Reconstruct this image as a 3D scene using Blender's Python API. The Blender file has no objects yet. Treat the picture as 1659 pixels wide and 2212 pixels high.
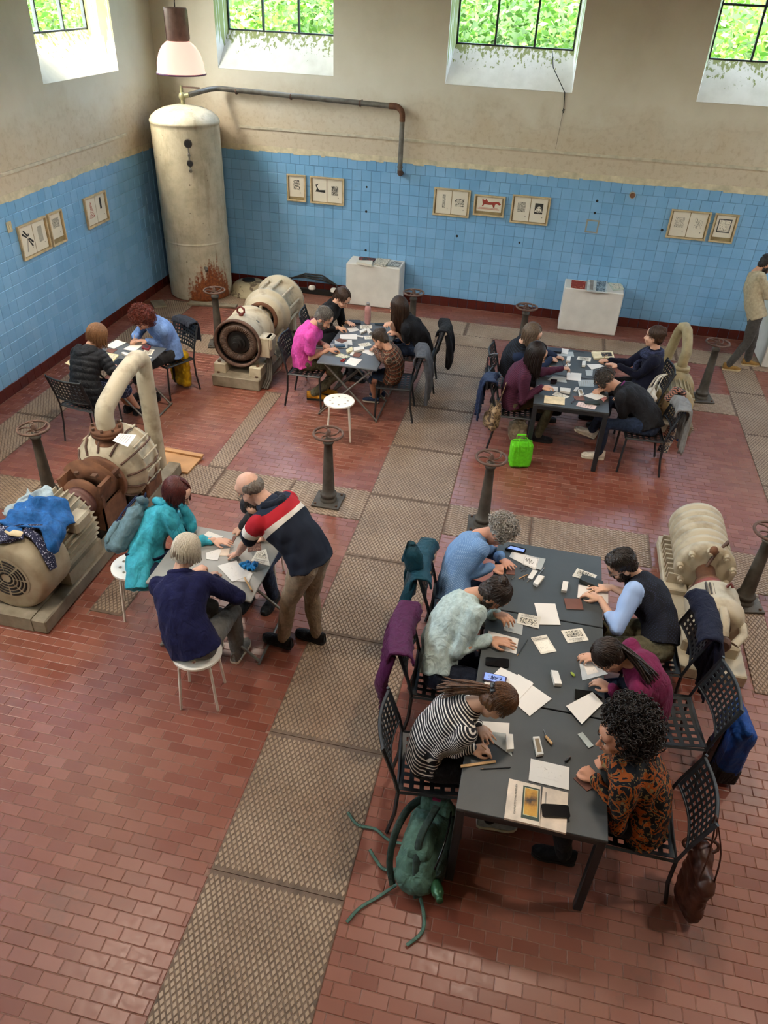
import bpy, bmesh, math, random
import numpy as np
from mathutils import Vector, Matrix, Quaternion, noise
random.seed(7); rng = np.random.default_rng(7)
SC = bpy.context.scene; COL = SC.collection
PI = math.pi
# ---------------------------------------------------------------- camera
IMW, IMH, FPX = 1659, 2212, 1627.17
CAM = np.array([6.1466, -12.1122, 4.4267]); YAW, PIT, ROL = -0.189253, 0.619051, 0.0482345
_f = np.array([math.sin(YAW)*math.cos(PIT), math.cos(YAW)*math.cos(PIT), -math.sin(PIT)])
_r0 = np.array([math.cos(YAW), -math.sin(YAW), 0]); _u0 = np.cross(_r0, _f)
_r = math.cos(ROL)*_r0+math.sin(ROL)*_u0; _u = -math.sin(ROL)*_r0+math.cos(ROL)*_u0
cd = bpy.data.cameras.new('camera'); cam = bpy.data.objects.new('camera', cd); COL.objects.link(cam)
cam.matrix_world = Matrix(((_r[0],_u[0],-_f[0],CAM[0]),(_r[1],_u[1],-_f[1],CAM[1]),(_r[2],_u[2],-_f[2],CAM[2]),(0,0,0,1)))
cd.sensor_fit = 'VERTICAL'; cd.sensor_height = 32; cd.lens = 32*FPX/IMH; cd.clip_start = .05; cd.clip_end = 200
SC.camera = cam
CY = SC.cycles; CY.adaptive_threshold = .1; CY.max_bounces = 4; CY.diffuse_bounces = 3; CY.glossy_bounces = 2; CY.transmission_bounces = 4; CY.transparent_max_bounces = 6; CY.caustics_reflective = False; CY.caustics_refractive = False
def at(x, y, z=0.0):
    d = (x-IMW/2)*_r-(y-IMH/2)*_u+FPX*_f; t = (z-CAM[2])/d[2]; return Vector(CAM+t*d)
def aty(x, y, Y):
    d = (x-IMW/2)*_r-(y-IMH/2)*_u+FPX*_f; t = (Y-CAM[1])/d[1]; return Vector(CAM+t*d)
def proj(P):
    d = np.array(P)-CAM; z = d@_f; return IMW/2+FPX*(d@_r)/z, IMH/2-FPX*(d@_u)/z
# ---------------------------------------------------------------- world, sun, exposure
w = bpy.data.worlds.new('sky'); SC.world = w; w.use_nodes = True
nt = w.node_tree; bg = nt.nodes['Background']
sky = nt.nodes.new('ShaderNodeTexSky'); sky.sky_type = 'NISHITA'; sky.sun_disc = False
sky.sun_elevation = math.radians(60); sky.sun_rotation = math.radians(195); sky.air_density = 1.6; sky.dust_density = 8
nt.links.new(sky.outputs[0], bg.inputs[0]); bg.inputs[1].default_value = 3.0
sd = bpy.data.lights.new('sun', 'SUN'); sd.energy = 2.2; sd.angle = math.radians(1.2); sd.color = (1, .94, .84)
so = bpy.data.objects.new('sun', sd); COL.objects.link(so)
so.rotation_euler = Vector((.12, .45, -.88)).to_track_quat('-Z', 'Y').to_euler()
vs = SC.view_settings; vs.view_transform = 'Standard'; vs.look = 'None'; vs.gamma = 1; vs.exposure = 1.1
try: vs.use_curve_mapping = False
except Exception: pass
LAMP_W = 36; LAMP_COL = (1, .86, .7)
# ---------------------------------------------------------------- materials
MATS = {}
def lin(c):
    if isinstance(c, str):
        c = [int(c[i:i+2], 16)/255 for i in (0, 2, 4)]
        c = [v/12.92 if v <= .04045 else ((v+.055)/1.055)**2.4 for v in c]
    return (c[0], c[1], c[2], 1)
class NT:
    def __init__(s, name):
        s.m = bpy.data.materials.new(name); s.m.use_nodes = True; s.t = s.m.node_tree; s.b = s.t.nodes['Principled BSDF']
    def n(s, ty, _o=None, **kw):
        nd = s.t.nodes.new('ShaderNode'+ty)
        for k, v in kw.items():
            k = k.replace('_', ' ') if not hasattr(nd, k) else k
            if hasattr(nd, k) and k not in ('Scale',): setattr(nd, k, v)
            else: s.i(nd, k, v)
        return nd
    def i(s, nd, k, v):
        sk = nd.inputs[k]
        if hasattr(v, 'is_output') or isinstance(v, bpy.types.NodeSocket): s.t.links.new(v, sk)
        else: sk.default_value = v
    def mix(s, fac, a, b, mode='MIX'):
        nd = s.t.nodes.new('ShaderNodeMix'); nd.data_type = 'RGBA'; nd.blend_type = mode
        for k, v in ((0, fac), (6, a), (7, b)):
            if isinstance(v, bpy.types.NodeSocket): s.t.links.new(v, nd.inputs[k])
            else: nd.inputs[k].default_value = v
        return nd.outputs[2]
    def math(s, op, a, b=0.0, c=None):
        nd = s.t.nodes.new('ShaderNodeMath'); nd.operation = op
        for k, v in ((0, a), (1, b), (2, c)):
            if v is None: continue
            if isinstance(v, bpy.types.NodeSocket): s.t.links.new(v, nd.inputs[k])
            else: nd.inputs[k].default_value = v
        return nd.outputs[0]
    def ramp(s, fac, stops):
        nd = s.t.nodes.new('ShaderNodeValToRGB'); s.t.links.new(fac, nd.inputs[0]); el = nd.color_ramp.elements
        while len(el) > 1: el.remove(el[0])
        for k, (p, c) in enumerate(stops):
            e = el[0] if k == 0 else el.new(p)
            e.position = p; e.color = c if len(c) == 4 else lin(c)
        return nd.outputs[0]
    def coord(s, kind='Object', scale=None, loc=None, rot=None):
        tc = s.t.nodes.new('ShaderNodeTexCoord'); o = tc.outputs[kind]
        if scale or loc or rot:
            mp = s.t.nodes.new('ShaderNodeMapping'); s.t.links.new(o, mp.inputs[0])
            if scale: mp.inputs['Scale'].default_value = scale
            if loc: mp.inputs['Location'].default_value = loc
            if rot: mp.inputs['Rotation'].default_value = rot
            o = mp.outputs[0]
        return o
    def noise(s, scale, detail=3, rough=.55, vec=None, out=0, dist=0):
        nd = s.t.nodes.new('ShaderNodeTexNoise'); nd.inputs['Scale'].default_value = scale; nd.inputs['Detail'].default_value = detail
        nd.inputs['Roughness'].default_value = rough; nd.inputs['Distortion'].default_value = dist
        s.t.links.new(vec if vec is not None else s.coord(), nd.inputs['Vector']); return nd.outputs[out]
    def attr(s, name, out='Fac'):
        nd = s.t.nodes.new('ShaderNodeAttribute'); nd.attribute_name = name; return nd.outputs[out]
    def sep(s, v):
        nd = s.t.nodes.new('ShaderNodeSeparateXYZ'); s.t.links.new(v, nd.inputs[0]); return nd.outputs
    def bump(s, h, strength=.3, dist=.01):
        nd = s.t.nodes.new('ShaderNodeBump'); nd.inputs['Strength'].default_value = strength; nd.inputs['Distance'].default_value = dist
        s.t.links.new(h, nd.inputs['Height']); s.t.links.new(nd.outputs[0], s.b.inputs['Normal'])
    def set(s, **kw):
        for k, v in kw.items(): s.i(s.b, k.replace('_', ' '), v)
        return s
def mat(name, c, rough=.6, metal=0., var=.12, ns=9., bump=0., bs=80., spec=.5, sheen=0., c2=None, thr=None):
    if name in MATS: return MATS[name]
    N = NT(name); c = lin(c); nz = N.noise(ns, 4)
    d = lin(c2) if c2 is not None else tuple(x*(1-2.2*var) for x in c[:3])+(1,)
    e = c if c2 is not None else tuple(min(1, x*(1+1.2*var)) for x in c[:3])+(1,)
    lo, hi = thr or (.3, .7)
    N.set(Base_Color=N.ramp(nz, [(lo, d), (hi, e)]), Roughness=rough, Metallic=metal)
    N.b.inputs['Specular IOR Level'].default_value = spec
    if sheen: N.b.inputs['Sheen Weight'].default_value = sheen
    if sheen: N.bump(N.math('ADD', N.math('MULTIPLY', N.noise(bs, 2), .12), N.noise(13, 2, .5, N.coord('Object', (1, 1, .55)), dist=1.8)), .55, .03)
    elif bump: N.bump(N.noise(bs, 3), bump, .004)
    MATS[name] = N.m; return N.m
def emis(name, c, s):
    N = NT(name); N.set(Base_Color=lin(c), Emission_Color=lin(c), Emission_Strength=s); MATS[name] = N.m; return N.m
# ---------------------------------------------------------------- mesh helpers
def basis(d):
    d = Vector(d).normalized(); a = Vector((0, 0, 1)) if abs(d.z) < .95 else Vector((1, 0, 0))
    x = d.cross(a).normalized(); y = x.cross(d).normalized(); return x, y, d
class MB:
    def __init__(s): s.v = []; s.f = []; s.m = []; s.sm = []; s.M = Matrix.Identity(4); s.k = 0; s.p = []; s.pid = 0
    def add(s, vs, fs, smooth=False):
        o = len(s.v); s.v += [tuple(s.M @ Vector(p)) for p in vs]
        for f in fs: s.f.append(tuple(i+o for i in f)); s.m.append(s.k); s.sm.append(smooth); s.p.append(s.pid)
        return s
    def box(s, c, sz, rot=None, ch=0.):
        s.pid += 1
        x, y, z = sz[0]/2, sz[1]/2, sz[2]/2; R = rot if rot is not None else Matrix.Identity(3)
        if not isinstance(R, Matrix): R = Matrix.Rotation(R, 3, 'Z')
        c = Vector(c)
        if ch <= 0:
            p = [(i*x, j*y, k*z) for k in (-1, 1) for j in (-1, 1) for i in (-1, 1)]
            fs = [(0, 2, 3, 1), (4, 5, 7, 6), (0, 1, 5, 4), (2, 6, 7, 3), (0, 4, 6, 2), (1, 3, 7, 5)]
        else:
            ch = min(ch, x*.9, y*.9, z*.9); p = []
            for k in (-1, 1):
                for (a, b, e) in ((x-ch, y-ch, z), (x, y-ch, z-ch), (x-ch, y, z-ch)):
                    p += [(i*a, j*b, k*e) for j in (-1, 1) for i in (-1, 1)]
            fs = []
            T = lambda k, g, j, i: k*12+g*4+j*2+i
            fs += [(T(0,0,0,0), T(0,0,1,0), T(0,0,1,1), T(0,0,0,1)), (T(1,0,0,0), T(1,0,0,1), T(1,0,1,1), T(1,0,1,0))]
            for i in (0, 1): fs.append((T(0,1,0,i), T(0,1,1,i), T(1,1,1,i), T(1,1,0,i))[::1 if i else -1])
            for j in (0, 1): fs.append((T(0,2,j,0), T(0,2,j,1), T(1,2,j,1), T(1,2,j,0))[::-1 if j else 1])
            for k in (0, 1):
                for i in (0, 1): fs.append((T(k,0,0,i), T(k,0,1,i), T(k,1,1,i), T(k,1,0,i)))
                for j in (0, 1): fs.append((T(k,0,j,0), T(k,0,j,1), T(k,2,j,1), T(k,2,j,0)))
                for i in (0, 1):
                    for j in (0, 1): fs.append((T(k,0,j,i), T(k,1,j,i), T(k,2,j,i)))
            for i in (0, 1):
                for j in (0, 1): fs.append((T(0,1,j,i), T(0,2,j,i), T(1,2,j,i), T(1,1,j,i)))
        return s.add([c+R @ Vector(q) for q in p], fs)
    def cyl(s, p0, p1, r0, r1=None, n=12, cap=True, smooth=True):
        s.pid += 1
        p0, p1 = Vector(p0), Vector(p1); r1 = r0 if r1 is None else r1; x, y, d = basis(p1-p0)
        vs = []
        for p, r in ((p0, r0), (p1, r1)):
            for k in range(n): a = 2*PI*k/n; vs.append(p+x*(r*math.cos(a))+y*(r*math.sin(a)))
        s.add(vs, [(k, (k+1) % n, n+(k+1) % n, n+k) for k in range(n)], smooth)
        if cap: s.add(vs, [tuple(range(n))[::-1], tuple(range(n, 2*n))])
        return s
    def lathe(s, o, d, prof, n=20, smooth=True, cap=True):
        s.pid += 1
        o = Vector(o); x, y, d = basis(d); vs = []
        for (h, r) in prof:
            for k in range(n): a = 2*PI*k/n; vs.append(o+d*h+x*(r*math.cos(a))+y*(r*math.sin(a)))
        fs = [(i*n+k, i*n+(k+1) % n, (i+1)*n+(k+1) % n, (i+1)*n+k) for i in range(len(prof)-1) for k in range(n)]
        s.add(vs, fs, smooth)
        if cap:
            m = (len(prof)-1)*n; s.add(vs, [tuple(range(n))[::-1], tuple(range(m, m+n))])
        return s
    def tube(s, path, r, n=8, cap=True, smooth=True, flat=None, closed=False, up=None):
        s.pid += 1
        P = [Vector(p) for p in path]; L = len(P); vs = []; X = None
        rr = r if hasattr(r, '__len__') else [r]*L
        for i in range(L):
            if closed: t = P[(i+1) % L]-P[i-1]
            else: t = P[min(i+1, L-1)]-P[max(i-1, 0)]
            if t.length < 1e-9: t = Vector((0, 0, 1))
            t.normalize()
            if up is not None: X = t.cross(Vector(up))
            elif X is None: X = basis(t)[0]
            X = (X-t*X.dot(t))
            if X.length < 1e-6: X = basis(t)[0]
            X.normalize(); Y = t.cross(X); fl = 1 if flat is None else flat
            for k in range(n):
                a = 2*PI*k/n; vs.append(P[i]+X*(rr[i]*math.cos(a))+Y*(rr[i]*fl*math.sin(a)))
        R = L if closed else L-1
        s.add(vs, [(i*n+k, i*n+(k+1) % n, ((i+1) % L)*n+(k+1) % n, ((i+1) % L)*n+k) for i in range(R) for k in range(n)], smooth)
        if cap and not closed: s.add(vs, [tuple(range(n))[::-1], tuple(range((L-1)*n, L*n))])
        return s
    def ell(s, c, r, rot=None, nu=12, nv=8):
        s.pid += 1
        c = Vector(c); r = r if hasattr(r, '__len__') else (r, r, r); R = rot if rot is not None else Matrix.Identity(3); vs = [c+R @ Vector((0, 0, -r[2]))]
        for j in range(1, nv):
            t = -PI/2+PI*j/nv
            for k in range(nu):
                a = 2*PI*k/nu; vs.append(c+R @ Vector((r[0]*math.cos(t)*math.cos(a), r[1]*math.cos(t)*math.sin(a), r[2]*math.sin(t))))
        vs.append(c+R @ Vector((0, 0, r[2]))); e = len(vs)-1; fs = []
        for k in range(nu):
            fs.append((0, 1+(k+1) % nu, 1+k)); fs.append((e, 1+(nv-2)*nu+k, 1+(nv-2)*nu+(k+1) % nu))
            for j in range(nv-2): fs.append((1+j*nu+k, 1+j*nu+(k+1) % nu, 1+(j+1)*nu+(k+1) % nu, 1+(j+1)*nu+k))
        return s.add(vs, fs, True)
    def prism(s, poly, z0, z1):
        s.pid += 1
        n = len(poly); vs = [(p[0], p[1], z0) for p in poly]+[(p[0], p[1], z1) for p in poly]
        return s.add(vs, [tuple(range(n))[::-1], tuple(range(n, 2*n))]+[(k, (k+1) % n, n+(k+1) % n, n+k) for k in range(n)])
    def quad(s, a, b, c, d): return s.add([a, b, c, d], [(0, 1, 2, 3)])
    def mesh(s, name, mats=None, face_attr=None):
        me = bpy.data.meshes.new(name); me.from_pydata(s.v, [], s.f)
        if mats is not None:
            for m in (mats if isinstance(mats, (list, tuple)) else [mats]): me.materials.append(m)
        me.polygons.foreach_set('material_index', s.m); me.polygons.foreach_set('use_smooth', s.sm)
        if face_attr is not None:
            a = me.attributes.new('tint', 'FLOAT', 'FACE'); a.data.foreach_set('value', face_attr)
        me.update(); return me
    def parts(s, name, mats=None, parent=None):
        for q in sorted(set(s.p)):
            fi = [i for i, x in enumerate(s.p) if x == q]; mp = {}; n = MB()
            for i in fi:
                n.f.append(tuple(mp.setdefault(j, len(mp)) for j in s.f[i])); n.m.append(s.m[i]); n.sm.append(s.sm[i])
            n.v = [s.v[j] for j in mp]; n.obj(name, mats, parent)
    def obj(s, name, mats=None, parent=None, **kw): return link(name, s.mesh(name, mats), parent, **kw)
def link(name, me, parent=None, loc=None, label=None, cat=None, group=None, kind=None, rz=None):
    o = bpy.data.objects.new(name, me); COL.objects.link(o)
    if parent is not None: o.parent = parent
    if loc is not None: o.location = loc
    if rz is not None: o.rotation_euler = (0, 0, rz)
    return tag(o, label, cat, group, kind)
def tag(o, label=None, cat=None, group=None, kind=None):
    for k, v in (('label', label), ('category', cat), ('group', group), ('kind', kind)):
        if v: o[k] = v
    return o
def thing(name, label, cat, loc=(0, 0, 0), rz=0, group=None): return link(name, None, None, loc, label, cat, group, None, rz)
def dup(root, loc=None, rz=None, label=None, group=None):
    def cp(o, par):
        c = o.copy(); COL.objects.link(c); c.parent = par
        for ch in list(o.children): cp(ch, c)
        return c
    r = cp(root, None)
    if loc is not None: r.location = loc
    if rz is not None: r.rotation_euler = (0, 0, rz)
    if label: r['label'] = label
    if group: r['group'] = group
    return r
def smooth_path(P, k=5):
    P = [Vector(p) for p in P]; out = []
    for i in range(len(P)-1):
        a, b, c, d = P[max(i-1, 0)], P[i], P[i+1], P[min(i+2, len(P)-1)]
        for j in range(k):
            t = j/k; out.append(.5*((2*b)+(c-a)*t+(2*a-5*b+4*c-d)*t*t+(3*b-a-3*c+d)*t**3))
    return out+[P[-1]]
def arc(c, r, a0, a1, n, X, Y):
    c, X, Y = Vector(c), Vector(X), Vector(Y)
    return [c+X*(r*math.cos(a0+(a1-a0)*k/n))+Y*(r*math.sin(a0+(a1-a0)*k/n)) for k in range(n+1)]
# ================================================================ SETTING
RX0, RX1, RY0, RY1, HZ = 0.0, 13.6, -14.0, 0.0, 6.2
TP = .152                                                     # wall tile pitch
WT = .40                                                      # wall thickness
# --- plaster with damp stains
def plaster(name, stain_axis):
    N = NT(name); co = N.coord('Object'); z = N.sep(co)[2]
    n1 = N.noise(1.1, 6, .6, co); n2 = N.noise(1.5, 5, .6, co, dist=.3); n3 = N.noise(14, 4, .6, co)
    base = N.ramp(n1, [(.25, 'CAC1B0'), (.5, 'D5CDBD'), (.8, 'DDD6C8')])
    h = N.math('ADD', z, N.math('MULTIPLY', N.math('SUBTRACT', n2, .5), 1.1))
    damp = N.ramp(h, [(0, (0,0,0,1)), (.1, (0,0,0,1)), (1, (0,0,0,1))])
    lo = N.t.nodes.new('ShaderNodeMapRange'); N.t.links.new(h, lo.inputs[0])
    lo.inputs[1].default_value = 3.05; lo.inputs[2].default_value = 2.55
    mid = N.math('MULTIPLY', lo.outputs[0], .7)
    col = N.mix(mid, base, lin('BCA98D'))
    sp = N.ramp(n3, [(.5, (0,0,0,1)), (.72, (1,1,1,1))])
    col = N.mix(N.math('MULTIPLY', N.math('MULTIPLY', sp, lo.outputs[0]), .35), col, lin('8C7150'))
    edge = N.ramp(N.math('ABSOLUTE', N.math('SUBTRACT', h, 2.78)), [(0, (1,1,1,1)), (.035, (0,0,0,1))])
    col = N.mix(N.math('MULTIPLY', edge, .1), col, lin('8E7A5C'))
    N.set(Base_Color=col, Roughness=.9); N.bump(n3, .15, .01); return N.m
M_plas = plaster('plaster', 0)
def sillmat():
    N = NT('white_limewash'); co = N.coord('Object'); z = N.sep(co)[2]
    st = N.noise(1, 4, .6, N.coord('Object', (22, 22, .35))); n2 = N.noise(3, 4, .6, co)
    g = N.t.nodes.new('ShaderNodeMapRange'); N.t.links.new(z, g.inputs[0]); g.inputs[1].default_value = 3.15; g.inputs[2].default_value = 3.68
    g.inputs[3].default_value = .0; g.inputs[4].default_value = .42
    v = N.math('ADD', N.math('ADD', st, g.outputs[0]), N.math('MULTIPLY', n2, .22))
    m = N.ramp(v, [(.955, (0,0,0,1)), (1.0, (1,1,1,1))])
    base = N.ramp(N.noise(5, 5, .6, co), [(.3, 'D5D2C6'), (.6, 'E3E0D6')])
    N.set(Base_Color=N.mix(N.math('MULTIPLY', m, .85), base, lin('7A8420')), Roughness=.85); return N.m
M_sill = sillmat()
M_white = mat('white_paint', 'DAD5CB', .8, var=.05, ns=4)
M_steel = mat('dark_window_steel', '3A4248', .5, .3, ns=20)
def glassmat():
    N = NT('window_glass'); tr = N.t.nodes.new('ShaderNodeBsdfTransparent'); gl = N.t.nodes.new('ShaderNodeBsdfGlossy'); gl.inputs['Roughness'].default_value = .05
    tr.inputs[0].default_value = (.93, .96, .94, 1); mx = N.t.nodes.new('ShaderNodeMixShader'); mx.inputs[0].default_value = .07
    N.t.links.new(tr.outputs[0], mx.inputs[1]); N.t.links.new(gl.outputs[0], mx.inputs[2])
    N.t.links.new(mx.outputs[0], N.t.nodes['Material Output'].inputs[0]); return N.m
M_glass = glassmat()
def glaze(name, c, c2, rough):
    N = NT(name); t = N.attr('tint'); n = N.noise(2.2, 4); n2 = N.noise(40, 3)
    col = N.ramp(N.math('ADD', N.math('MULTIPLY', t, .3), N.math('MULTIPLY', n, .7)), [(.2, c), (.8, c2)])
    dirt = N.ramp(N.noise(3.1, 5, .65), [(.62, (0,0,0,1)), (.8, (1,1,1,1))])
    col = N.mix(N.math('MULTIPLY', dirt, .22), col, lin('6E6656'))
    N.set(Base_Color=col, Roughness=rough); N.bump(N.noise(9, 2), .12, .01); return N.m
M_blue = glaze('blue_glazed_tile', '6C9EC5', '84B2D6', .3)
M_maroon = glaze('maroon_glazed_tile', '431713', '5A221B', .25)
M_grout = mat('wall_grout', '557E9E', .9, var=.15)
# --- walls with window openings (front face at 0, glass set back, splayed jambs, sloping sill)
SILL_Z, GLASS_Z, TOPZ, SPL, GD = 3.20, 3.67, 5.45, .065, .33
def wall(name, length, wins, frame, tiled=True):
    """local: u along wall 0..length, v outward (behind face), z. frame(u,v,z)->world"""
    mb = MB(); sb = MB()
    def bx(m, u0, u1, v0, v1, z0, z1):
        p = [frame(u, v, z) for z in (z0, z1) for v in (v0, v1) for u in (u0, u1)]
        m.add(p, [(0, 2, 3, 1), (4, 5, 7, 6), (0, 1, 5, 4), (2, 6, 7, 3), (0, 4, 6, 2), (1, 3, 7, 5)])
    bx(mb, 0, length, 0, WT, -.05, SILL_Z); bx(mb, 0, length, 0, WT, TOPZ, HZ)
    e = 0
    for (a, b) in sorted(wins):
        bx(mb, e, a, 0, WT, SILL_Z, TOPZ); e = b
    bx(mb, e, length, 0, WT, SILL_Z, TOPZ)
    for (a, b) in wins:
        zs = SILL_Z+.002
        p = [frame(a, .001, zs), frame(b, .001, zs), frame(b, GD, GLASS_Z), frame(a, GD, GLASS_Z), frame(a, GD, zs), frame(b, GD, zs)]
        sb.add(p, [(0, 1, 2, 3), (0, 3, 4), (1, 5, 2), (2, 5, 4, 3), (0, 4, 5, 1)])
        for (q, s) in ((a, 1), (b, -1)):
            p = [frame(q, .001, zs), frame(q+s*SPL, GD, zs), frame(q, GD, zs), frame(q, .001, TOPZ), frame(q+s*SPL, GD, TOPZ), frame(q, GD, TOPZ)]
            sb.add(p, [(0, 1, 2), (3, 5, 4), (0, 3, 4, 1), (1, 4, 5, 2), (0, 2, 5, 3)])
    o = mb.obj(name, M_plas, kind='structure'); sb.obj('window_reveal', M_sill, o)
    return o
FB = lambda u, v, z: (u, v, z)                                # back wall y=0
FL = lambda u, v, z: (-v, -u, z)                              # left wall x=0, u = -y
FR = lambda u, v, z: (RX1+v, -u, z)
FF = lambda u, v, z: (u, RY0-v, z)
WB = [(1.0, 2.77), (4.41, 6.18), (7.83, 9.60), (11.25, 13.02)]
WL = [(1.13, 2.93), (4.55, 6.35), (7.97, 9.77), (11.39, 13.19)]
wall_back = wall('wall_back', RX1, WB, FB); wall_left = wall('wall_left', 14.0, WL, FL)
WR = WL[:2]; wall_right = wall('wall_right', 14.0, WR, FR); wall_front = wall('wall_front', RX1, [], FF)
MB().box((RX1/2, -7, HZ+.1), (RX1+.8, 14.8, .2)).obj('ceiling', M_white, kind='structure')
wn = 0
for frame, wins in ((FB, WB), (FL, WL), (FR, WR)):
    for (a, b) in wins:
        wn += 1; a2, b2 = a+SPL, b-SPL; fm = MB(); zz = [GLASS_Z, GLASS_Z+.62, GLASS_Z+1.24, TOPZ]; uu = [a2+(b2-a2)*k/3 for k in range(4)]
        def bar(u0, u1, z0, z1, v0=GD, v1=GD+.045):
            p = [frame(u, v, z) for z in (z0, z1) for v in (v0, v1) for u in (u0, u1)]
            fm.add(p, [(0, 2, 3, 1), (4, 5, 7, 6), (0, 1, 5, 4), (2, 6, 7, 3), (0, 4, 6, 2), (1, 3, 7, 5)])
        for k, u in enumerate(uu): t = .022 if k in (0, 3) else .014; bar(u-t, u+t, zz[0], zz[-1])
        for k, z in enumerate(zz): t = .022 if k in (0, 3) else .014; bar(a2, b2, z-t, z+t, GD+.004, GD+.041)
        wo = fm.obj('window_%d' % wn, M_steel, kind='structure')
        for i in range(3):
            for j in range(3):
                g = MB(); p = [frame(u, v, z) for z in (zz[j]+.012, zz[j+1]-.012) for v in (GD+.02, GD+.024) for u in (uu[i]+.012, uu[i+1]-.012)]
                g.add(p, [(0, 2, 3, 1), (4, 5, 7, 6), (0, 1, 5, 4), (2, 6, 7, 3), (0, 4, 6, 2), (1, 3, 7, 5)]); g.obj('pane', M_glass, wo)
# --- wall tiles
def tile_geo(mb, frame, u, z, w, h, th=.007, ch=.004, tilt=(0, 0)):
    f = lambda du, dz: th+tilt[0]*du+tilt[1]*dz
    o = [(u, 0.0005, z), (u+w, .0005, z), (u+w, .0005, z+h), (u, .0005, z+h)]
    q = []
    for (pu, pz) in ((u+ch, z+ch), (u+w-ch, z+ch), (u+w-ch, z+h-ch), (u+ch, z+h-ch)): q.append((pu, -f(pu-u-w/2, pz-z-h/2), pz))
    e = [(a, -th*.45, b) for (a, _, b) in o]
    vs = [frame(*p) for p in o+e+q]; fs = []
    for k in range(4):
        l = (k+1) % 4; fs += [(k, l, 4+l, 4+k), (4+k, 4+l, 8+l, 8+k)]
    fs.append((8, 9, 10, 11)); mb.add(vs, fs)
def tile_wall(par, frame, length, phase, flip):
    cand = []
    for r in range(14):
        off = phase+(TP/2 if r == 13 else 0)
        k0 = int(math.floor(-off/TP))
        for k in range(k0, int(length/TP)+2):
            u = k*TP+off; u0, u1 = max(u, 0)+.0015, min(u+TP, length)-.0015
            if u1-u0 < .02: continue
            px, py = proj(frame((u0+u1)/2, 0, (r+.5)*TP)); d = Vector(frame(u, 0, r*TP))-Vector(CAM)
            cand.append((r, u0, u1, -20 < px < IMW+20 and -20 < py < IMH+20 and d.dot(Vector(_f)) > 0, d.length))
    blue = sorted([c for c in cand if c[0] > 0 and c[3]], key=lambda c: c[4]); ind = set(map(id, blue[:300]))
    rest = MB(); tints = []
    for c in cand:
        r, u0, u1, vis, d = c; t = random.random(); tilt = (random.uniform(-.012, .012), random.uniform(-.012, .012))
        if r == 0:
            m = MB(); tile_geo(m, frame, u0, r*TP+.0015, u1-u0, TP-.003, tilt=tilt)
            if vis: link('skirting_tile', m.mesh('skirting_tile', M_maroon, [t]*len(m.f)), par)
            else:
                tile_geo(rest, frame, u0, r*TP+.0015, u1-u0, TP-.003, tilt=tilt); n = len(rest.f)-len(tints); tints += [t]*n
                for q in range(1, n+1): rest.m[-q] = 1
            continue
        if id(c) in ind:
            m = MB(); tile_geo(m, frame, u0, r*TP+.0015, u1-u0, TP-.003, tilt=tilt); link('wall_tile', m.mesh('wall_tile', M_blue, [t]*len(m.f)), par)
        else:
            tile_geo(rest, frame, u0, r*TP+.0015, u1-u0, TP-.003, tilt=tilt); tints += [t]*(len(rest.f)-len(tints))
    link('wall_tiling', rest.mesh('wall_tiling', [M_blue, M_maroon], tints), par, kind='stuff')
    g = MB(); p = [frame(u, v, z) for z in (0, 14*TP+.004) for v in (-.0012, .001) for u in (0, length)]
    g.add(p, [(0, 2, 3, 1), (4, 5, 7, 6), (0, 1, 5, 4), (2, 6, 7, 3), (0, 4, 6, 2), (1, 3, 7, 5)]); g.obj('grout', M_grout, par)
    lip = MB(); u = 0                                            # ragged plaster edge over the tiles
    while u < length:
        w_ = random.uniform(.05, .2); h_ = random.uniform(.0, .022); p = [frame(a, v, z) for z in (14*TP-h_, 14*TP+.07) for v in (-.012 if z < 14*TP+.05 else -.002, .001) for a in (u, min(u+w_, length))]
        lip.add(p, [(0, 2, 3, 1), (4, 5, 7, 6), (0, 1, 5, 4), (2, 6, 7, 3), (0, 4, 6, 2), (1, 3, 7, 5)]); u += w_
    lip.obj('plaster_edge', mat('plaster_lip', 'C9BC9E', .9), par)
tile_wall(wall_back, FB, RX1, 3.224 % TP, 0); tile_wall(wall_left, FL, 14.0, 4.19 % TP, 1)
# --- floor: terracotta tiles and chequer plates
PLATES = []                                                   # x0,x1,y0,y1
y = -14.09
while y < -1.3: PLATES.append((4.77, 5.60, y, min(y+1.045, -1.15))); y += 1.045
for k in range(9): PLATES.append((.98+k*1.045, min(.98+(k+1)*1.045, 10.3), -1.15, -.62))
y = -14.0
while y < -1.2: PLATES.append((.30, .80, y, min(y+1.1, -1.15))); y += 1.1
PLATES += [(3.15, 3.95, -6.22, -5.69), (3.95, 4.77, -6.22, -5.69), (2.94, 3.15, -5.69, -3.80), (5.60, 6.45, -6.22, -5.69), (6.45, 7.6, -6.22, -5.69),
  (.80, 1.45, -6.98, -6.43), (1.45, 2.1, -6.98, -6.43), (2.90, 3.19, -8.06, -7.25), (.85, 1.42, -2.95, -2.30), (1.42, 2.1, -2.95, -2.30), (2.74, 3.15, -6.22, -5.69),
  (8.1, 8.9, -2.72, -2.12), (8.02, 8.3, -3.30, -2.72), (8.28, 8.52, -7.6, -6.35), (8.1, 8.9, -6.9+.55, -5.75), (3.02, 3.62, -1.75, -1.15), (4.1, 4.77, -1.75, -1.15)]
y = -14.0
while y < -1.2: PLATES.append((8.90, 9.36, y, min(y+1.2, -1.15))); y += 1.2
PIT_R = (2.20, 2.72, -7.35, -5.95)                            # open pit under the pump
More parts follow.
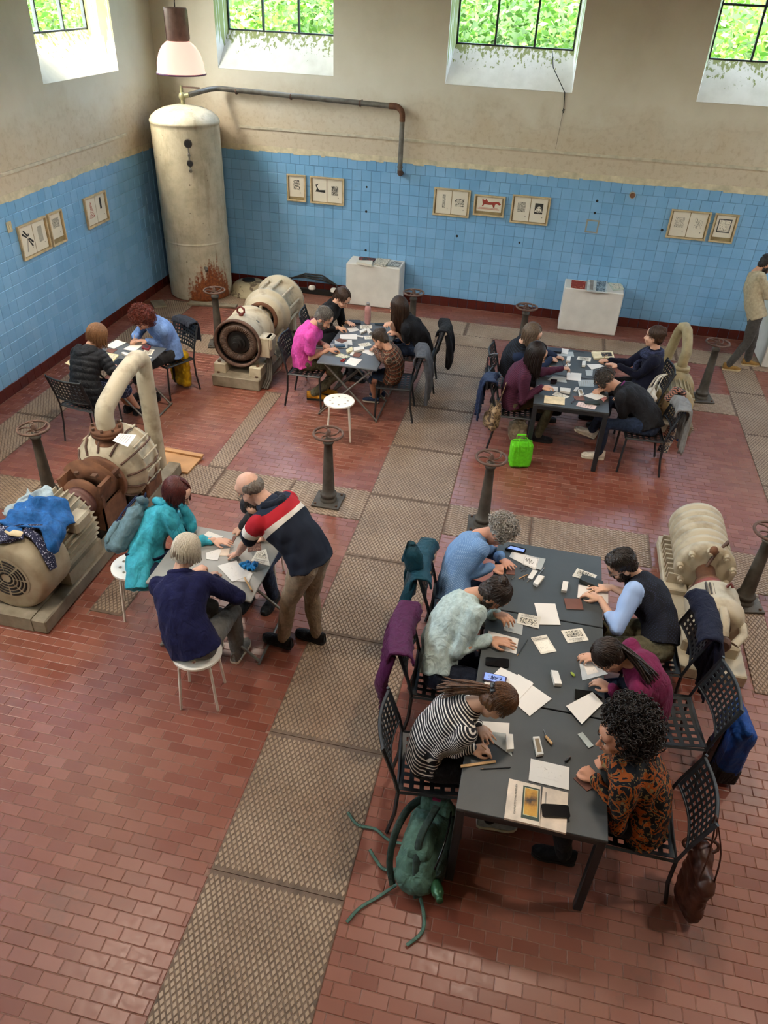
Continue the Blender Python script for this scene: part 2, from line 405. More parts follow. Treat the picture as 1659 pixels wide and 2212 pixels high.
def tilemat():
    N = NT('terracotta_tile'); t = N.attr('tint'); geo = N.coord('Object'); pos = N.t.nodes.new('ShaderNodeNewGeometry').outputs['Position']
    n = N.noise(1.3, 5, .6, pos); n2 = N.noise(25, 4, .6, pos); n3 = N.noise(.55, 4, .55, pos)
    col = N.ramp(t, [(0, '703A2B'), (.35, '774132'), (.7, '7D4838'), (1, '855243')])
    grey = N.ramp(n3, [(.48, (0,0,0,1)), (.72, (1,1,1,1))])
    col = N.mix(N.math('MULTIPLY', grey, .4), col, lin('82624F'))
    st = N.ramp(N.math('ADD', n, N.math('MULTIPLY', n2, .18)), [(.68, (0,0,0,1)), (.82, (1,1,1,1))])
    col = N.mix(N.math('MULTIPLY', st, .45), col, lin('54433B'))
    N.set(Base_Color=col, Roughness=N.ramp(n2, [(.3, (.3,.3,.3,1)), (.8, (.46,.46,.46,1))])); N.bump(n2, .08, .004); return N.m
M_tile = tilemat(); M_mort = mat('tile_mortar', '856657', .9, var=.2, ns=30)
floor = MB()
FX0, FX1, FY0, FY1 = PIT_R
for (a, b, c, d) in ((0, FX0, -14, 0), (FX1, RX1, -14, 0), (FX0, FX1, -14, FY0), (FX0, FX1, FY1, 0)): floor.box(((a+b)/2, (c+d)/2, -.0515), (b-a, d-c, .098))
floor = floor.obj('floor', M_mort, kind='structure')
TW, TD = .153, .0768
def cut(r, rects):
    x0, x1, y0, y1 = r
    for (a, b, c, d) in rects:
        if x1 <= a or x0 >= b or y1 <= c or y0 >= d: continue
        opt = [(x0, min(x1, a), y0, y1), (max(x0, b), x1, y0, y1), (x0, x1, y0, min(y1, c)), (x0, x1, max(y0, d), y1)]
        x0, x1, y0, y1 = max(opt, key=lambda o: max(0, o[1]-o[0])*max(0, o[3]-o[2]))
        if x1-x0 < .012 or y1-y0 < .012: return None
    return (x0, x1, y0, y1)
RECTS = PLATES+[PIT_R]
def tile_top(mb, cx, cy, w, d, zt, tl):
    w, d = w/2-.0018, d/2-.0018; c = .003
    vs = [(cx+i*w, cy+j*d, -.006) for i, j in ((-1,-1),(1,-1),(1,1),(-1,1))]+[(cx+i*w, cy+j*d, zt-.002) for i, j in ((-1,-1),(1,-1),(1,1),(-1,1))]
    vs += [(cx+i*(w-c), cy+j*(d-c), zt+tl[0]*i+tl[1]*j) for i, j in ((-1,-1),(1,-1),(1,1),(-1,1))]
    fs = []
    for k in range(4): l = (k+1) % 4; fs += [(k, l, 4+l, 4+k), (4+k, 4+l, 8+l, 8+k)]
    mb.add(vs, fs+[(8, 9, 10, 11)])
cand = []; j = 0; y = -13.95
while y < -.01:
    x = .002-(TW/2 if j % 2 else 0)+random.uniform(-.006, .006)
    while x < RX1-.02:
        r = cut((max(x, .008), min(x+TW, RX1-.008), y, min(y+TD, -.009)), RECTS)
        if r:
            px, py = proj(((r[0]+r[1])/2, (r[2]+r[3])/2, 0)); vis = -10 < px < IMW+10 and -10 < py < IMH+10
            dd = (Vector(((r[0]+r[1])/2, (r[2]+r[3])/2, 0))-Vector(CAM)).length
            full = abs(r[1]-r[0]-TW) < 1e-6 and abs(r[3]-r[2]-TD) < 1e-6
            if y > -12.2 and x < 11.5: cand.append((r, dd if vis and full else 99))
            elif random.random() < 2: cand.append((r, 100))
        x += TW
    y += TD; j += 1
cand.sort(key=lambda c: c[1])
var = []
for k in range(24):
    m = MB(); tile_top(m, 0, 0, TW, TD, random.uniform(-.001, .001), (random.uniform(-.0006, .0006), random.uniform(-.0006, .0006)))
    var.append(m.mesh('floor_tile', M_tile, [random.random()]*len(m.f)))
rest = MB(); tt = []
for k, (r, d) in enumerate(cand):
    cx, cy = (r[0]+r[1])/2, (r[2]+r[3])/2
    if k < 300: link('floor_tile', random.choice(var), floor, (cx, cy, 0))
    else:
        tile_top(rest, cx, cy, r[1]-r[0], r[3]-r[2], random.uniform(-.001, .001), (random.uniform(-.0006, .0006), random.uniform(-.0006, .0006))); tt += [random.random()]*(len(rest.f)-len(tt))
link('floor_tiling', rest.mesh('floor_tiling', M_tile, tt), floor, kind='stuff')
def platemat():
    N = NT('chequer_plate'); pos = N.t.nodes.new('ShaderNodeNewGeometry').outputs['Position']
    n = N.noise(2.1, 5, .6, pos); n2 = N.noise(40, 3, .6, pos)
    col = N.ramp(n, [(.25, '826C58'), (.5, '95806B'), (.75, 'A4917C')])
    col = N.mix(N.math('MULTIPLY', N.ramp(N.noise(.9, 4, .6, pos), [(.55, (0,0,0,1)), (.75, (1,1,1,1))]), .4), col, lin('8A5E42'))
    N.set(Base_Color=col, Roughness=.5, Metallic=.15); N.bump(n2, .1, .003); return N.m
M_plate = platemat(); M_groove = mat('plate_groove_dirt', '6A5849', .85, var=.2, ns=12)
PM = {}
def plate_mesh(w, d):
    key = (round(w, 3), round(d, 3))
    if key in PM: return PM[key]
    m = MB(); g = .003; x, y = w/2-g, d/2-g; m.k = 1; m.box((0, 0, -.001), (2*x, 2*y, .009)); m.k = 0
    px, py = (.036, .060) if d >= w else (.060, .036); hx, hy = px/2*.79, py/2*.79
    nx, ny = int(2*x/px)+2, int(2*y/py)+2
    for i in range(-nx, nx+1):
        for j in range(-ny, ny+1):
            if (i+j) % 2: continue
            cx, cy = i*px/2, j*py/2
            if abs(cx) > x-hx*.6 or abs(cy) > y-hy*.6: continue
            vs = [(cx+a*hx, cy+b*hy, .0034) for a, b in ((-1,0),(0,-1),(1,0),(0,1))]+[(cx+a*hx*.8, cy+b*hy*.84, .0062) for a, b in ((-1,0),(0,-1),(1,0),(0,1))]
            m.add(vs, [(0,1,5,4), (1,2,6,5), (2,3,7,6), (3,0,4,7), (4,5,6,7)])
    PM[key] = m.mesh('chequer_plate', [M_plate, M_groove]); return PM[key]
for (a, b, c, d) in PLATES:
    if c < -12.2 or (a < 4 and d < -9.5) or (a > 8 and d < -9): continue
    link('chequer_plate', plate_mesh(b-a, d-c), floor, ((a+b)/2, (c+d)/2, 0))
# pit
m = MB(); cx, cy = (FX0+FX1)/2, (FY0+FY1)/2
m.box((cx, cy, -.62), (FX1-FX0+.1, FY1-FY0+.1, .04))
for (a, b, c, d) in ((FX0-.05, FX0, FY0, FY1), (FX1, FX1+.05, FY0, FY1), (FX0, FX1, FY0-.05, FY0), (FX0, FX1, FY1, FY1+.05)): m.box(((a+b)/2, (c+d)/2, -.36), (b-a, d-c, .5))
m.obj('pit_lining', mat('pit_concrete', '4A3D33', .9, var=.25), floor)
# --- hillside outside
def leafmat():
    N = NT('sunlit_foliage'); t = N.attr('tint'); col = N.ramp(t, [(0, '1F3D12'), (.4, '37601D'), (.75, '5F8A2C'), (1, '93A048')])
    N.set(Base_Color=col, Roughness=.6); tr = N.t.nodes.new('ShaderNodeBsdfTranslucent'); N.t.links.new(col, tr.inputs[0])
    mx = N.t.nodes.new('ShaderNodeMixShader'); mx.inputs[0].default_value = .4; out = N.t.nodes['Material Output']
    N.t.links.new(N.b.outputs[0], mx.inputs[1]); N.t.links.new(tr.outputs[0], mx.inputs[2]); N.t.links.new(mx.outputs[0], out.inputs[0]); return N.m
M_leaf = leafmat()
def hillside(name, label, n, frame, ulen, u0):
    m = MB(); tt = []; g = [frame(u, v, 1.2+v*.62) for v in (1.0, 9) for u in (u0, ulen)]+[frame(u, v, -1) for v in (1.0, 9) for u in (u0, ulen)]
    m.add(g, [(0, 1, 3, 2), (4, 6, 7, 5), (0, 4, 5, 1), (2, 3, 7, 6), (0, 2, 6, 4), (1, 5, 7, 3)]); tt += [.1]*6
    for k in range(n):
        u, v = random.uniform(u0, ulen), 1.6+abs(random.gauss(0, 1))*2.2
        z = 1.2+v*.62+random.uniform(-.05, .75)*(.6+.8*noise.noise((u*.6, v*.6, 3))); c = Vector(frame(u, v-.3, z)); s = random.uniform(.04, .1)
        a = Vector((random.gauss(0, 1), random.gauss(0, 1), random.gauss(0, .6))).normalized(); b = a.cross(Vector((random.gauss(0, 1), random.gauss(0, 1), random.gauss(0, 1)))).normalized()
        m.add([c-a*s, c-b*s*.45, c+a*s, c+b*s*.45], [(0, 1, 2, 3)]); tt.append(min(1, max(0, .45+.45*noise.noise((u*.5, v*.5, 0))+random.gauss(0, .18))))
    link(name, m.mesh(name, M_leaf, tt), None, label=label, cat='foliage', kind='stuff')
hillside('hillside_foliage', 'sunlit leafy green hillside seen through the windows', 46000, lambda u, v, z: (u, v+.4, z), 15, -9)
# ================================================================ FIXTURES
M_rust = mat('rusty_iron', '6B5246', .75, .25, c2='4A352B', ns=14, bump=.35, bs=90)
M_post = mat('grimy_grey_iron', '5A544B', .62, .35, c2='3E3A34', ns=11, bump=.25, bs=70)
M_cream = mat('cream_machine_paint', 'B3A890', .55, c2='897C66', ns=7, thr=(.25, .5), bump=.15, bs=40)
M_cream2 = mat('grey_cream_paint', 'A1967F', .6, c2='857760', ns=6, thr=(.25, .55), bump=.2, bs=50)
M_brownrust = mat('brown_rust', '7A5238', .8, .1, c2='523323', ns=9, bump=.35, bs=60)
M_black = mat('black_iron', '1B1816', .55, .3, ns=15)
M_coil = mat('varnished_coil', '5C4535', .6, c2='33261E', ns=60)
M_conc = mat('worn_concrete', '8C8270', .9, c2='6E6350', ns=7, bump=.3, bs=50)
M_woodp = mat('pale_pine', 'B98D5F', .7, c2='A3764A', ns=5)
M_frame = mat('pale_ash_wood', 'C2AC85', .55, var=.12, ns=12)
M_paper = mat('cream_paper', 'D6CDB9', .85, var=.03, ns=3)
M_wpaper = mat('white_paper', 'D8D3CB', .8, var=.02, ns=3)
M_galv = mat('galvanised_pipe', '7E7B74', .5, .5, c2='5E5850', ns=9)
M_bolt = mat('rusty_bolt', '5E4433', .7, .3)
def lino(name, c, bgc, sc, thr, dist=1.5, stretch=(1, 1, 1)):
    if name in MATS: return MATS[name]
    N = NT(name); n = N.noise(sc, 3, .5, N.coord('Object', stretch), dist=dist)
    N.set(Base_Color=N.ramp(n, [(thr-.02, lin(c)), (thr+.02, lin(bgc))]), Roughness=.85); MATS[name] = N.m; return N.m
# --- pendant lamps
M_shade = emis('glowing_lamp_shade', 'FFC2B2', .56)
M_house = mat('mauve_lamp_housing', '8A7068', .45, .2, ns=20)
def lamp(loc, label):
    t = thing('pendant_lamp', label, 'lamp', loc, 0, 'bell-shaped pendant lamps')
    MB().lathe((0, 0, 0), (0, 0, 1), [(0, .208), (.004, .212), (.02, .205), (.08, .2), (.15, .178), (.2, .147), (.235, .105), (.245, .085), (.238, .08), (.2, .135), (.15, .168), (.08, .19), (.004, .2), (0, .208)], 32, cap=False).obj('lamp_shade', M_shade, t)
    MB().lathe((0, 0, -.008), (0, 0, 1), [(0, .205), (0, .217), (.012, .217), (.012, .205)], 32, cap=False).obj('shade_rim', mat('rim', '7B4A78', .4), t)
    h = MB().lathe((0, 0, .235), (0, 0, 1), [(0, .088), (.02, .096), (.235, .098), (.25, .094), (.25, .0001)], 24).obj('housing', M_house, t)
    m = MB()
    for k in range(4): a = k*PI/2+.6; m.box((.097*math.cos(a), .097*math.sin(a), .36), (.008, .012, .21), a)
    m.parts('rib', M_house, h)
    MB().tube([(0, 0, .48), (0, 0, .53), (.012, 0, .545), (0, 0, .56), (-.008, 0, .545)], .004, 6).obj('hook', M_black, t)
    MB().cyl((0, 0, .55), (0, 0, HZ-loc[2]-.005), .004, n=6).obj('cord', M_black, t)
    l = bpy.data.lights.new('bulb_light', 'AREA'); l.shape = 'DISK'; l.size = .36; l.energy = LAMP_W; l.color = LAMP_COL
    o = bpy.data.objects.new('bulb_light', l); COL.objects.link(o); o.parent = t; o.location = (0, 0, .02)
LP = aty(392, 158, -5.0); lamp((LP.x, -5.0, LP.z), 'glowing bell-shaped pendant lamp hanging before the tall tank')
for k, (x, y_) in enumerate(((3.1, -8.9), (6.5, -7.6), (9.6, -8.9), (10.6, -4.6))):  # out-of-view pendants added to light the hall; long-table one inferred from its shadow
    lamp((x, y_, 4.62), ['pendant lamp over the white stools', 'pendant lamp over the long grey table', 'pendant lamp near the right wall', 'pendant lamp in the far right bay'][k])
# --- valve posts
def valve():
    t = thing('valve_post', 'x', 'valve'); p = MB()
    p.lathe((0, 0, .022), (0, 0, 1), [(0, .088), (.02, .088), (.03, .078), (.05, .074), (.058, .084), (.075, .086), (.09, .078), (.1, .064), (.16, .061), (.5, .047), (.66, .042), (.665, .052), (.69, .054), (.7, .03), (.74, .024), (.745, .001)], 20); p.obj('pillar', M_post, t)
    b = MB().box((0, 0, .011), (.29, .29, .022), ch=.004).obj('base_plate', M_post, t); q = MB()
    for i in (-1, 1):
        for j in (-1, 1): q.cyl((i*.11, j*.11, .022), (i*.11, j*.11, .034), .013, n=6, smooth=False)
    q.parts('bolt', M_bolt, b)
    Z = .79; R = .142
    r = MB().tube([(R*math.cos(2*PI*k/28), R*math.sin(2*PI*k/28), Z) for k in range(28)], .013, 8, closed=True).obj('hand_wheel', M_rust, t)
    s = MB(); s.lathe((0, 0, Z-.035), (0, 0, 1), [(0, .022), (.05, .026), (.06, .012), (.072, .012), (.072, .001)], 12)
    for k in range(5):
        a = 2*PI*k/5; pts = []
        for i in range(7):
            f = i/6; rr = .018+(R-.02)*f; aa = a+.95*f**1.3; pts.append((rr*math.cos(aa), rr*math.sin(aa), Z-.018*(1-f)))
        s.tube(pts, [.009, .008, .0075, .0075, .008, .009, .01], 6)
    s.parts('spoke', M_rust, r); return t
V0 = valve(); VG = 'rusty handwheel valve posts'
VS = [((709, 938), 'handwheel valve post in front of the empty white stool'), ((1062, 990), 'handwheel valve post behind the grey curly-haired person'), ((1551, 741), 'handwheel valve post beside the man in tan shoes'),
      ((72, 926), 'handwheel valve post left of the arched pump pipe'), ((463, 628), 'handwheel valve post beside the cream motor with open coil'), ((894, 633), 'handwheel valve post beside the plinth, behind long-haired woman'),
      ((1138, 664), 'handwheel valve post between the two white plinths'), ((1668, 1150), 'handwheel valve post cut by the right edge beside the ribbed pump')]
for k, (p, l) in enumerate(VS):
    P = at(*p, .79); o = V0 if k == 0 else dup(V0); o.location = (P.x, P.y, .006); o.rotation_euler = (0, 0, (k*.37) % .3); tag(o, l, 'valve', VG)
# --- tank
def tankmat():
    N = NT('rusted_cream_tank'); co = N.coord('Object'); xyz = N.sep(co)
    n = N.noise(5, 6, .65, co); n2 = N.noise(30, 4, .6, co); st = N.noise(1, 5, .65, N.coord('Object', (9, 9, 1.6)))
    base = N.ramp(n, [(.3, 'A39A84'), (.55, 'BDB49D'), (.8, 'C7BFAB')])
    base = N.mix(N.ramp(N.math('ADD', st, N.math('MULTIPLY', n2, .15)), [(.6, (0,0,0,1)), (.75, (.5,.5,.5,1))]), base, lin('8F7E62'))
    chip = N.ramp(N.math('ADD', N.noise(16, 3, .6, co), N.math('MULTIPLY', n, .2)), [(.8, (0,0,0,1)), (.82, (1,1,1,1))])
    base = N.mix(N.math('MULTIPLY', chip, .8), base, lin('4A3A2C'))
    g = N.t.nodes.new('ShaderNodeMapRange'); N.t.links.new(xyz[2], g.inputs[0]); g.inputs[1].default_value = 1.1; g.inputs[2].default_value = .0
    side = N.t.nodes.new('ShaderNodeMapRange'); N.t.links.new(N.math('SUBTRACT', xyz[0], xyz[1]), side.inputs[0]); side.inputs[1].default_value = .25; side.inputs[2].default_value = .75
    v = N.math('ADD', N.math('MULTIPLY', N.math('MULTIPLY', g.outputs[0], side.outputs[0]), .62), N.math('MULTIPLY', st, .62))
    r = N.ramp(N.math('ADD', v, N.math('MULTIPLY', N.math('SUBTRACT', N.noise(22, 5, .65, co), .5), .3)), [(.56, (0,0,0,1)), (.64, (1,1,1,1))]); rc = N.ramp(n2, [(.3, '5A2A14'), (.5, '7E3F1C'), (.75, 'A0622C')])
    N.set(Base_Color=N.mix(r, base, rc), Roughness=.55); N.bump(n2, .2, .004); return N.m
TX, TY = .68, -.64
tank = thing('pressure_tank', 'tall cream steel tank with a rust-streaked foot in the corner', 'tank', (TX, TY, 0))
M_tank = tankmat(); R = .5
MB().lathe((0, 0, .002), (0, 0, 1), [(0, R-.02), (.02, R), (.03, R), (.87, R), (.88, R), (.885, R+.004), (.9, R+.004), (.905, R), (.92, R), (2.5, R), (2.54, R), (2.55, R+.008), (2.575, R+.008), (2.585, R), (2.62, R-.015), (2.68, R-.09), (2.73, R-.2), (2.76, .16), (2.775, .04), (2.775, .001)], 56).obj('shell', M_tank, tank)
v = MB(); v.cyl((0, 0, 2.76), (0, 0, 2.84), .03, n=10); v.ell((0, 0, 2.88), (.05, .05, .06)); v.cyl((0, 0, 2.92), (0, 0, 3.02), .022, n=10); v.cyl((.0, 0, 2.88), (.1, .02, 2.9), .032, n=10); v.obj('valve_body', mat('green_brass', '8B8766', .5, .3), tank)
MB().box((.14, 0, 3.0), (.28, .02, .02)).obj('valve_lever', M_rust, tank)
for (du, z, r, nm) in ((.17, 2.36, .058, 'gauge'), (.17, 2.1, .045, 'dial')):
    a = math.atan2(-.4, .4)+.0-.32; d = Vector((math.cos(a), math.sin(a), 0)); p = d*R; e = p+d*.09
    g = MB().cyl((p.x, p.y, z), (e.x, e.y, z), r*.35, n=8).cyl((e.x, e.y, z), (e.x+d.x*.05, e.y+d.y*.05, z), r, n=20).obj(nm, mat('gauge_case', '5A5148', .4, .4), tank)
    f = e+d*.052; MB().cyl((f.x, f.y, z), (f.x+d.x*.004, f.y+d.y*.004, z), r*.82, n=20).obj('face', mat('gauge_face', 'C9C2B0' if nm == 'dial' else '2A2A2C', .3), g)
MB().cyl((p.x+d.x*.05, p.y+d.y*.05, 2.02), (p.x+d.x*.05, p.y+d.y*.05, 2.32), .012, n=8).cyl((p.x, p.y, 2.2), (p.x+d.x*.1, p.y+d.y*.1, 2.2), .02, n=8).cyl((p.x, p.y, 1.99), (p.x+d.x*.1, p.y+d.y*.1, 1.99), .024, n=8).obj('gauge_pipe', M_galv, tank)
a = -.95; MB().tube([(R*math.cos(a), R*math.sin(a), .55), (.57*math.cos(a), .57*math.sin(a), .56), (.6*math.cos(a), .6*math.sin(a), .53)], .025, 8).obj('drain_spout', M_galv, tank)
# --- supply pipe
pp = thing('supply_pipe', 'grey steel pipe running from tank top along the back wall', 'pipe')
Z = 2.92
pts = [(TX+.1, TY+.02, 2.9), (TX+.28, TY+.12, Z+.02)]+[(.98, -.34, Z+.03), (1.05, -.12, Z+.03)]
MB().tube([(TX+.1, TY+.02, 2.9), (TX+.2, TY+.1, 2.93), (.95, -.34, Z+.03), (.99, -.16, Z+.03), (1.08, -.12, Z+.03), (3.66, -.12, Z-.03)], .036, 12).obj('pipe_run', M_galv, pp)
MB().tube([(3.64, -.12, Z-.03)]+arc((3.72, -.12, Z-.15), .12, PI/2, 0, 8, (1, 0, 0), (0, 0, 1))+[(3.84, -.12, Z-.22)], .042, 12).obj('elbow', M_brownrust, pp)
MB().cyl((3.84, -.12, Z-.2), (3.84, -.12, 2.04), .036, n=12).cyl((3.84, -.12, 2.1), (3.84, -.12, 2.08), .042, n=12).obj('down_pipe', M_galv, pp)
MB().tube([(3.84, -.12, 2.05), (3.84, -.11, 2.0), (3.84, -.07, 1.985), (3.84, -.01, 1.985)], .038, 10).obj('wall_elbow', M_rust, pp)
q = MB()
for x in (1.3, 2.15, 3.2): q.lathe((x, -.12, Z+.018-.02*(x-1)), (1, 0, 0), [(0, .044), (.02, .044)], 14); q.box((x+.01, -.06, Z), (.016, .12, .02))
q.parts('clamp', M_rust, pp)
# --- conduits, cable, small wall things
MB().box(((1.27+9.8)/2, -.009, 2.445), (9.8-1.27, .018, .035)).obj('trim_1', mat('conduit_plastic', 'C5BBA4', .6), kind='structure')
MB().box((.009, -(1.18+8)/2, 2.41), (.018, 8-1.18, .035)).obj('trim_2', MATS['conduit_plastic'], kind='structure')
wc = thing('hanging_cable', 'thin dark cable dangling from the middle back window', 'cable')
A = aty(1193, 110, .3); B = aty(1220, 200, -.01); C_ = aty(1218, 232, -.012); D = aty(1200, 322, -.008)
MB().tube([A, (A.x+.05, .1, A.z-.18), B, C_], .006, 6).obj('wire', M_black, wc); MB().tube([C_, D], .003, 5).obj('thin_wire', mat('grey_wire', '7A705E', .7), wc)
MB().tube([C_, (C_.x-.01, -.02, C_.z-.05), (C_.x+.015, -.02, C_.z-.02), (C_.x, -.02, C_.z-.07)], .006, 6).obj('knot', M_black, wc)
sw = thing('light_switch', 'small beige switch plate on left tiled wall', 'switch', (.008, -4.16, 1.86)); MB().box((.006, 0, 0), (.012, .09, .12), ch=.003).obj('plate', mat('switch_beige', 'B9AE90', .5), sw); MB().box((.014, 0, 0), (.008, .03, .05)).obj('rocker', mat('switch_rocker', 'CFC39A', .4), sw)
P = aty(1366, 421, -.02); pc = thing('wall_pipe_stub', 'round rusty pipe stub on blue tiles above plinth', 'pipe', (P.x, -.008, P.z)); MB().cyl((0, 0, 0), (0, -.05, 0), .045, n=18).obj('collar', mat('stub_white', 'B9AFA0', .6), pc); MB().cyl((0, -.04, 0), (0, -.058, 0), .037, n=16).obj('end_cap', M_brownrust, pc)
P = aty(1279, 489, -.008); m = MB(); m.box((P.x, -.0085, P.z), (.19, .004, .19)); bp = m.obj('tile_patch', mat('patch_mortar', '9A9486', .9, bump=.5, bs=60), label='square patch of broken tile with rough mortar edges', cat='patch')
MB().box((P.x, -.0115, P.z), (.145, .004, .145)).obj('tile', M_blue, bp)
hm = MB()
for (px, py) in ((792, 404), (791, 457), (790, 541), (987, 510), (1122, 524), (1290, 434), (1285, 460), (1430, 497)):
    P = aty(px, py, -.008); hm.cyl((P.x, -.0078, P.z), (P.x, -.0088, P.z), random.uniform(.012, .022), n=7)
hm.parts('drill_hole', mat('hole_black', '14181C', .9), wall_back)
# --- picture frames
def picture(wall_, a, b, z0, z1, sheets, label, cat='picture'):
    """wall_: 'b' spans x a..b ; 'l' spans y a..b. sheets: list of (u0,u1,v0,v1, motif)"""
    w_, h_ = b-a, z1-z0
    t = thing('framed_print', label, cat, (a, -.009, z0) if wall_ == 'b' else (.009, a, z0), 0 if wall_ == 'b' else PI/2, 'framed prints on the tiled walls')
    T, D = .022, .032
    for (c, s) in (((w_/2, -D/2, T/2), (w_, D, T)), ((w_/2, -D/2, h_-T/2), (w_, D, T)), ((T/2, -D/2, h_/2), (T, D, h_-2*T)), ((w_-T/2, -D/2, h_/2), (T, D, h_-2*T))): MB().box(c, s, ch=.002).obj('frame_rail', M_frame, t)
    MB().box((w_/2, -.004, h_/2), (w_-2*T, .006, h_-2*T)).obj('backing', mat('frame_backing', '8C7A55', .8), t)
    for (u0, u1, v0, v1, motif) in sheets:
        s = MB().box(((u0+u1)/2*w_, -.009, (v0+v1)/2*h_), ((u1-u0)*w_, .003, (v1-v0)*h_)).obj('print_sheet', M_paper, t)
        for mi_, (mm, polys) in enumerate(motif):
            m = MB(); dy = -.0012*mi_
            for pl in polys:
                v = [((u0+(u1-u0)*x)*w_, -.0108+dy, (v0+(v1-v0)*y)*h_) for x, y in pl]; n = len(v)
                m.add(v+[(p[0], -.0118+dy, p[2]) for p in v], [tuple(range(n)), tuple(range(n, 2*n))[::-1]]+[(k, (k+1) % n, n+(k+1) % n, n+k) for k in range(n)])
            m.obj('printed_motif', mm, s)
R_ = lambda x0, y0, x1, y1: [(x0, y0), (x1, y0), (x1, y1), (x0, y1)]
K = lambda k, sc=60, thr=.5: lino('linocut_black_%d' % k, '1C1B1A', 'DCD3BE', sc, thr, 1.5+.4*k)
INK = mat('printing_ink', '262420', .7); RED = mat('red_ink', '9C3A2C', .7); SIG = (INK, [R_(.75, .2, .79, .23)])
blk = lambda k, r, sc=60, thr=.5: [(K(k, sc, thr), [R_(*r)]), SIG]
S1 = lambda m, lo=.2: [(.12, .88, lo, .93, m)]
S2 = lambda m, n: [(.07, .485, .08, .93, m), (.505, .93, .08, .93, n)]
picture('b', 2.02, 2.33, 1.43, 1.83, S1(blk(1, (.28, .35, .72, .82)), .17), 'single framed abstract print nearest the tank on back wall')
picture('b', 2.40, 2.95, 1.43, 1.83, S2([(INK, [[(.2, .72), (.45, .78), (.5, .82), (.3, .66), (.45, .5), (.9, .52), (.9, .4), (.2, .42), (.3, .55)]])], blk(2, (.3, .32, .75, .72), 70, .55)), 'double frame with bird print beside the single abstract print')
picture('b', 4.37, 4.93, 1.43, 1.83, S2(blk(3, (.42, .25, .62, .82), 90, .5), blk(4, (.2, .35, .8, .68), 45, .48)), 'double frame with tall narrow print left of red fox')
fox = [[(.2, .35), (.26, .36), (.3, .5), (.5, .48), (.62, .5), (.66, .32), (.72, .3), (.73, .5), (.78, .6), (.9, .5), (.97, .56), (.88, .72), (.76, .74), (.62, .68), (.45, .68), (.4, .8), (.36, .9), (.33, .8), (.26, .8), (.22, .92), (.2, .8), (.22, .62), (.24, .5)]]
picture('b', 4.99, 5.46, 1.485, 1.785, [(.1, .9, .22, .9, [(RED, fox), (mat('pink_ink', 'C89A86', .8), [R_(.05, .14, .92, .22), R_(.1, .24, .85, .28)])])], 'small framed red fox print on back wall')
picture('b', 5.56, 6.13, 1.43, 1.83, S2(blk(5, (.22, .38, .72, .8), 75, .5), [(INK, [R_(.25, .36, .75, .8)]), (lino('lino_hill', 'DCD3BE', '1C1B1A', 55, .52), [[(.25, .46), (.4, .62), (.5, .7), (.62, .64), (.75, .5), (.75, .44), (.5, .4)]]), SIG]), 'double frame with white hill print right of red fox')
picture('b', 7.86, 8.42, 1.43, 1.83, S2(blk(6, (.2, .35, .75, .78), 50, .46), [(K(7, 40, .44), [[(.3, .4), (.5, .35), (.62, .5), (.75, .35), (.8, .7), (.6, .75), (.55, .6), (.45, .8), (.3, .82), (.35, .6)]]), SIG]), 'double frame with two dark outline prints at far right')
picture('b', 8.47, 8.80, 1.43, 1.83, S1([(mat('grey_ink', '4B4A48', .8), [R_(.12, .22, .85, .85)]), (K(8, 22, .42), [R_(.18, .28, .8, .8)])], .18), 'single framed grey figure print, rightmost on back wall')
drag = [[(.52, .62), (.57, .66), (.35, .86), (.26, .9), (.24, .84)], [(.5, .58), (.46, .64), (.18, .8), (.1, .78), (.14, .72)], [(.55, .56), (.6, .6), (.9, .45), (.94, .38), (.86, .36)], [(.5, .54), (.55, .55), (.85, .3), (.84, .24), (.76, .26)], [(.55, .68), (.62, .74), (.66, .7), (.6, .62)], [(.5, .58), (.53, .57), (.33, .14), (.3, .14)]]
picture('l', -4.05, -3.47, 1.43, 1.83, S2([(INK, drag), SIG], [(K(9, 120, .5), [R_(.35, .28, .7, .82)]), SIG]), 'double frame with dragonfly print on left wall')
picture('l', -3.43, -3.12, 1.43, 1.83, S1(blk(10, (.2, .42, .8, .82), 55, .5), .2), 'single frame with wave print beside the dragonfly frame')
picture('l', -2.58, -2.02, 1.43, 1.83, S2([(lino('lino_redfig', '9C4A3A', 'DCD3BE', 70, .5), [[(.2, .25), (.8, .25), (.72, .5), (.62, .6), (.58, .8), (.48, .88), (.42, .78), (.4, .55)]])], [(INK, [R_(.42, .45, .6, .88)]), SIG]), 'double frame with reddish figure print nearest the tank on left wall')
# --- plinths
M_plin = mat('white_plinth_paint', 'D3CFC6', .75, var=.05, ns=4, bump=.06, bs=30)
def plinth(x0, x1, y0, h, label, dx=0):
    t = thing('plinth', label, 'plinth', ((x0+x1)/2, (y0-.012)/2, 0), 0, 'white display plinths'); w_, d_ = x1-x0, -.012-y0
    MB().box((0, 0, .004+h/2), (w_, d_, h), ch=.012).obj('body', M_plin, t)
    MB().box((0, 0, .002), (w_-.02, d_-.02, .004)).obj('foot', mat('plinth_foot', '6F6A60', .8), t)
plinth(3.10, 3.98, -.43, .665, 'white plinth stacked with books, nearer the tank'); plinth(6.54, 7.42, -.46, .665, 'white plinth with red booklet, right of the middle window'); plinth(9.48, 10.3, -1.0, .8, 'white block cut by the right edge of the photo')
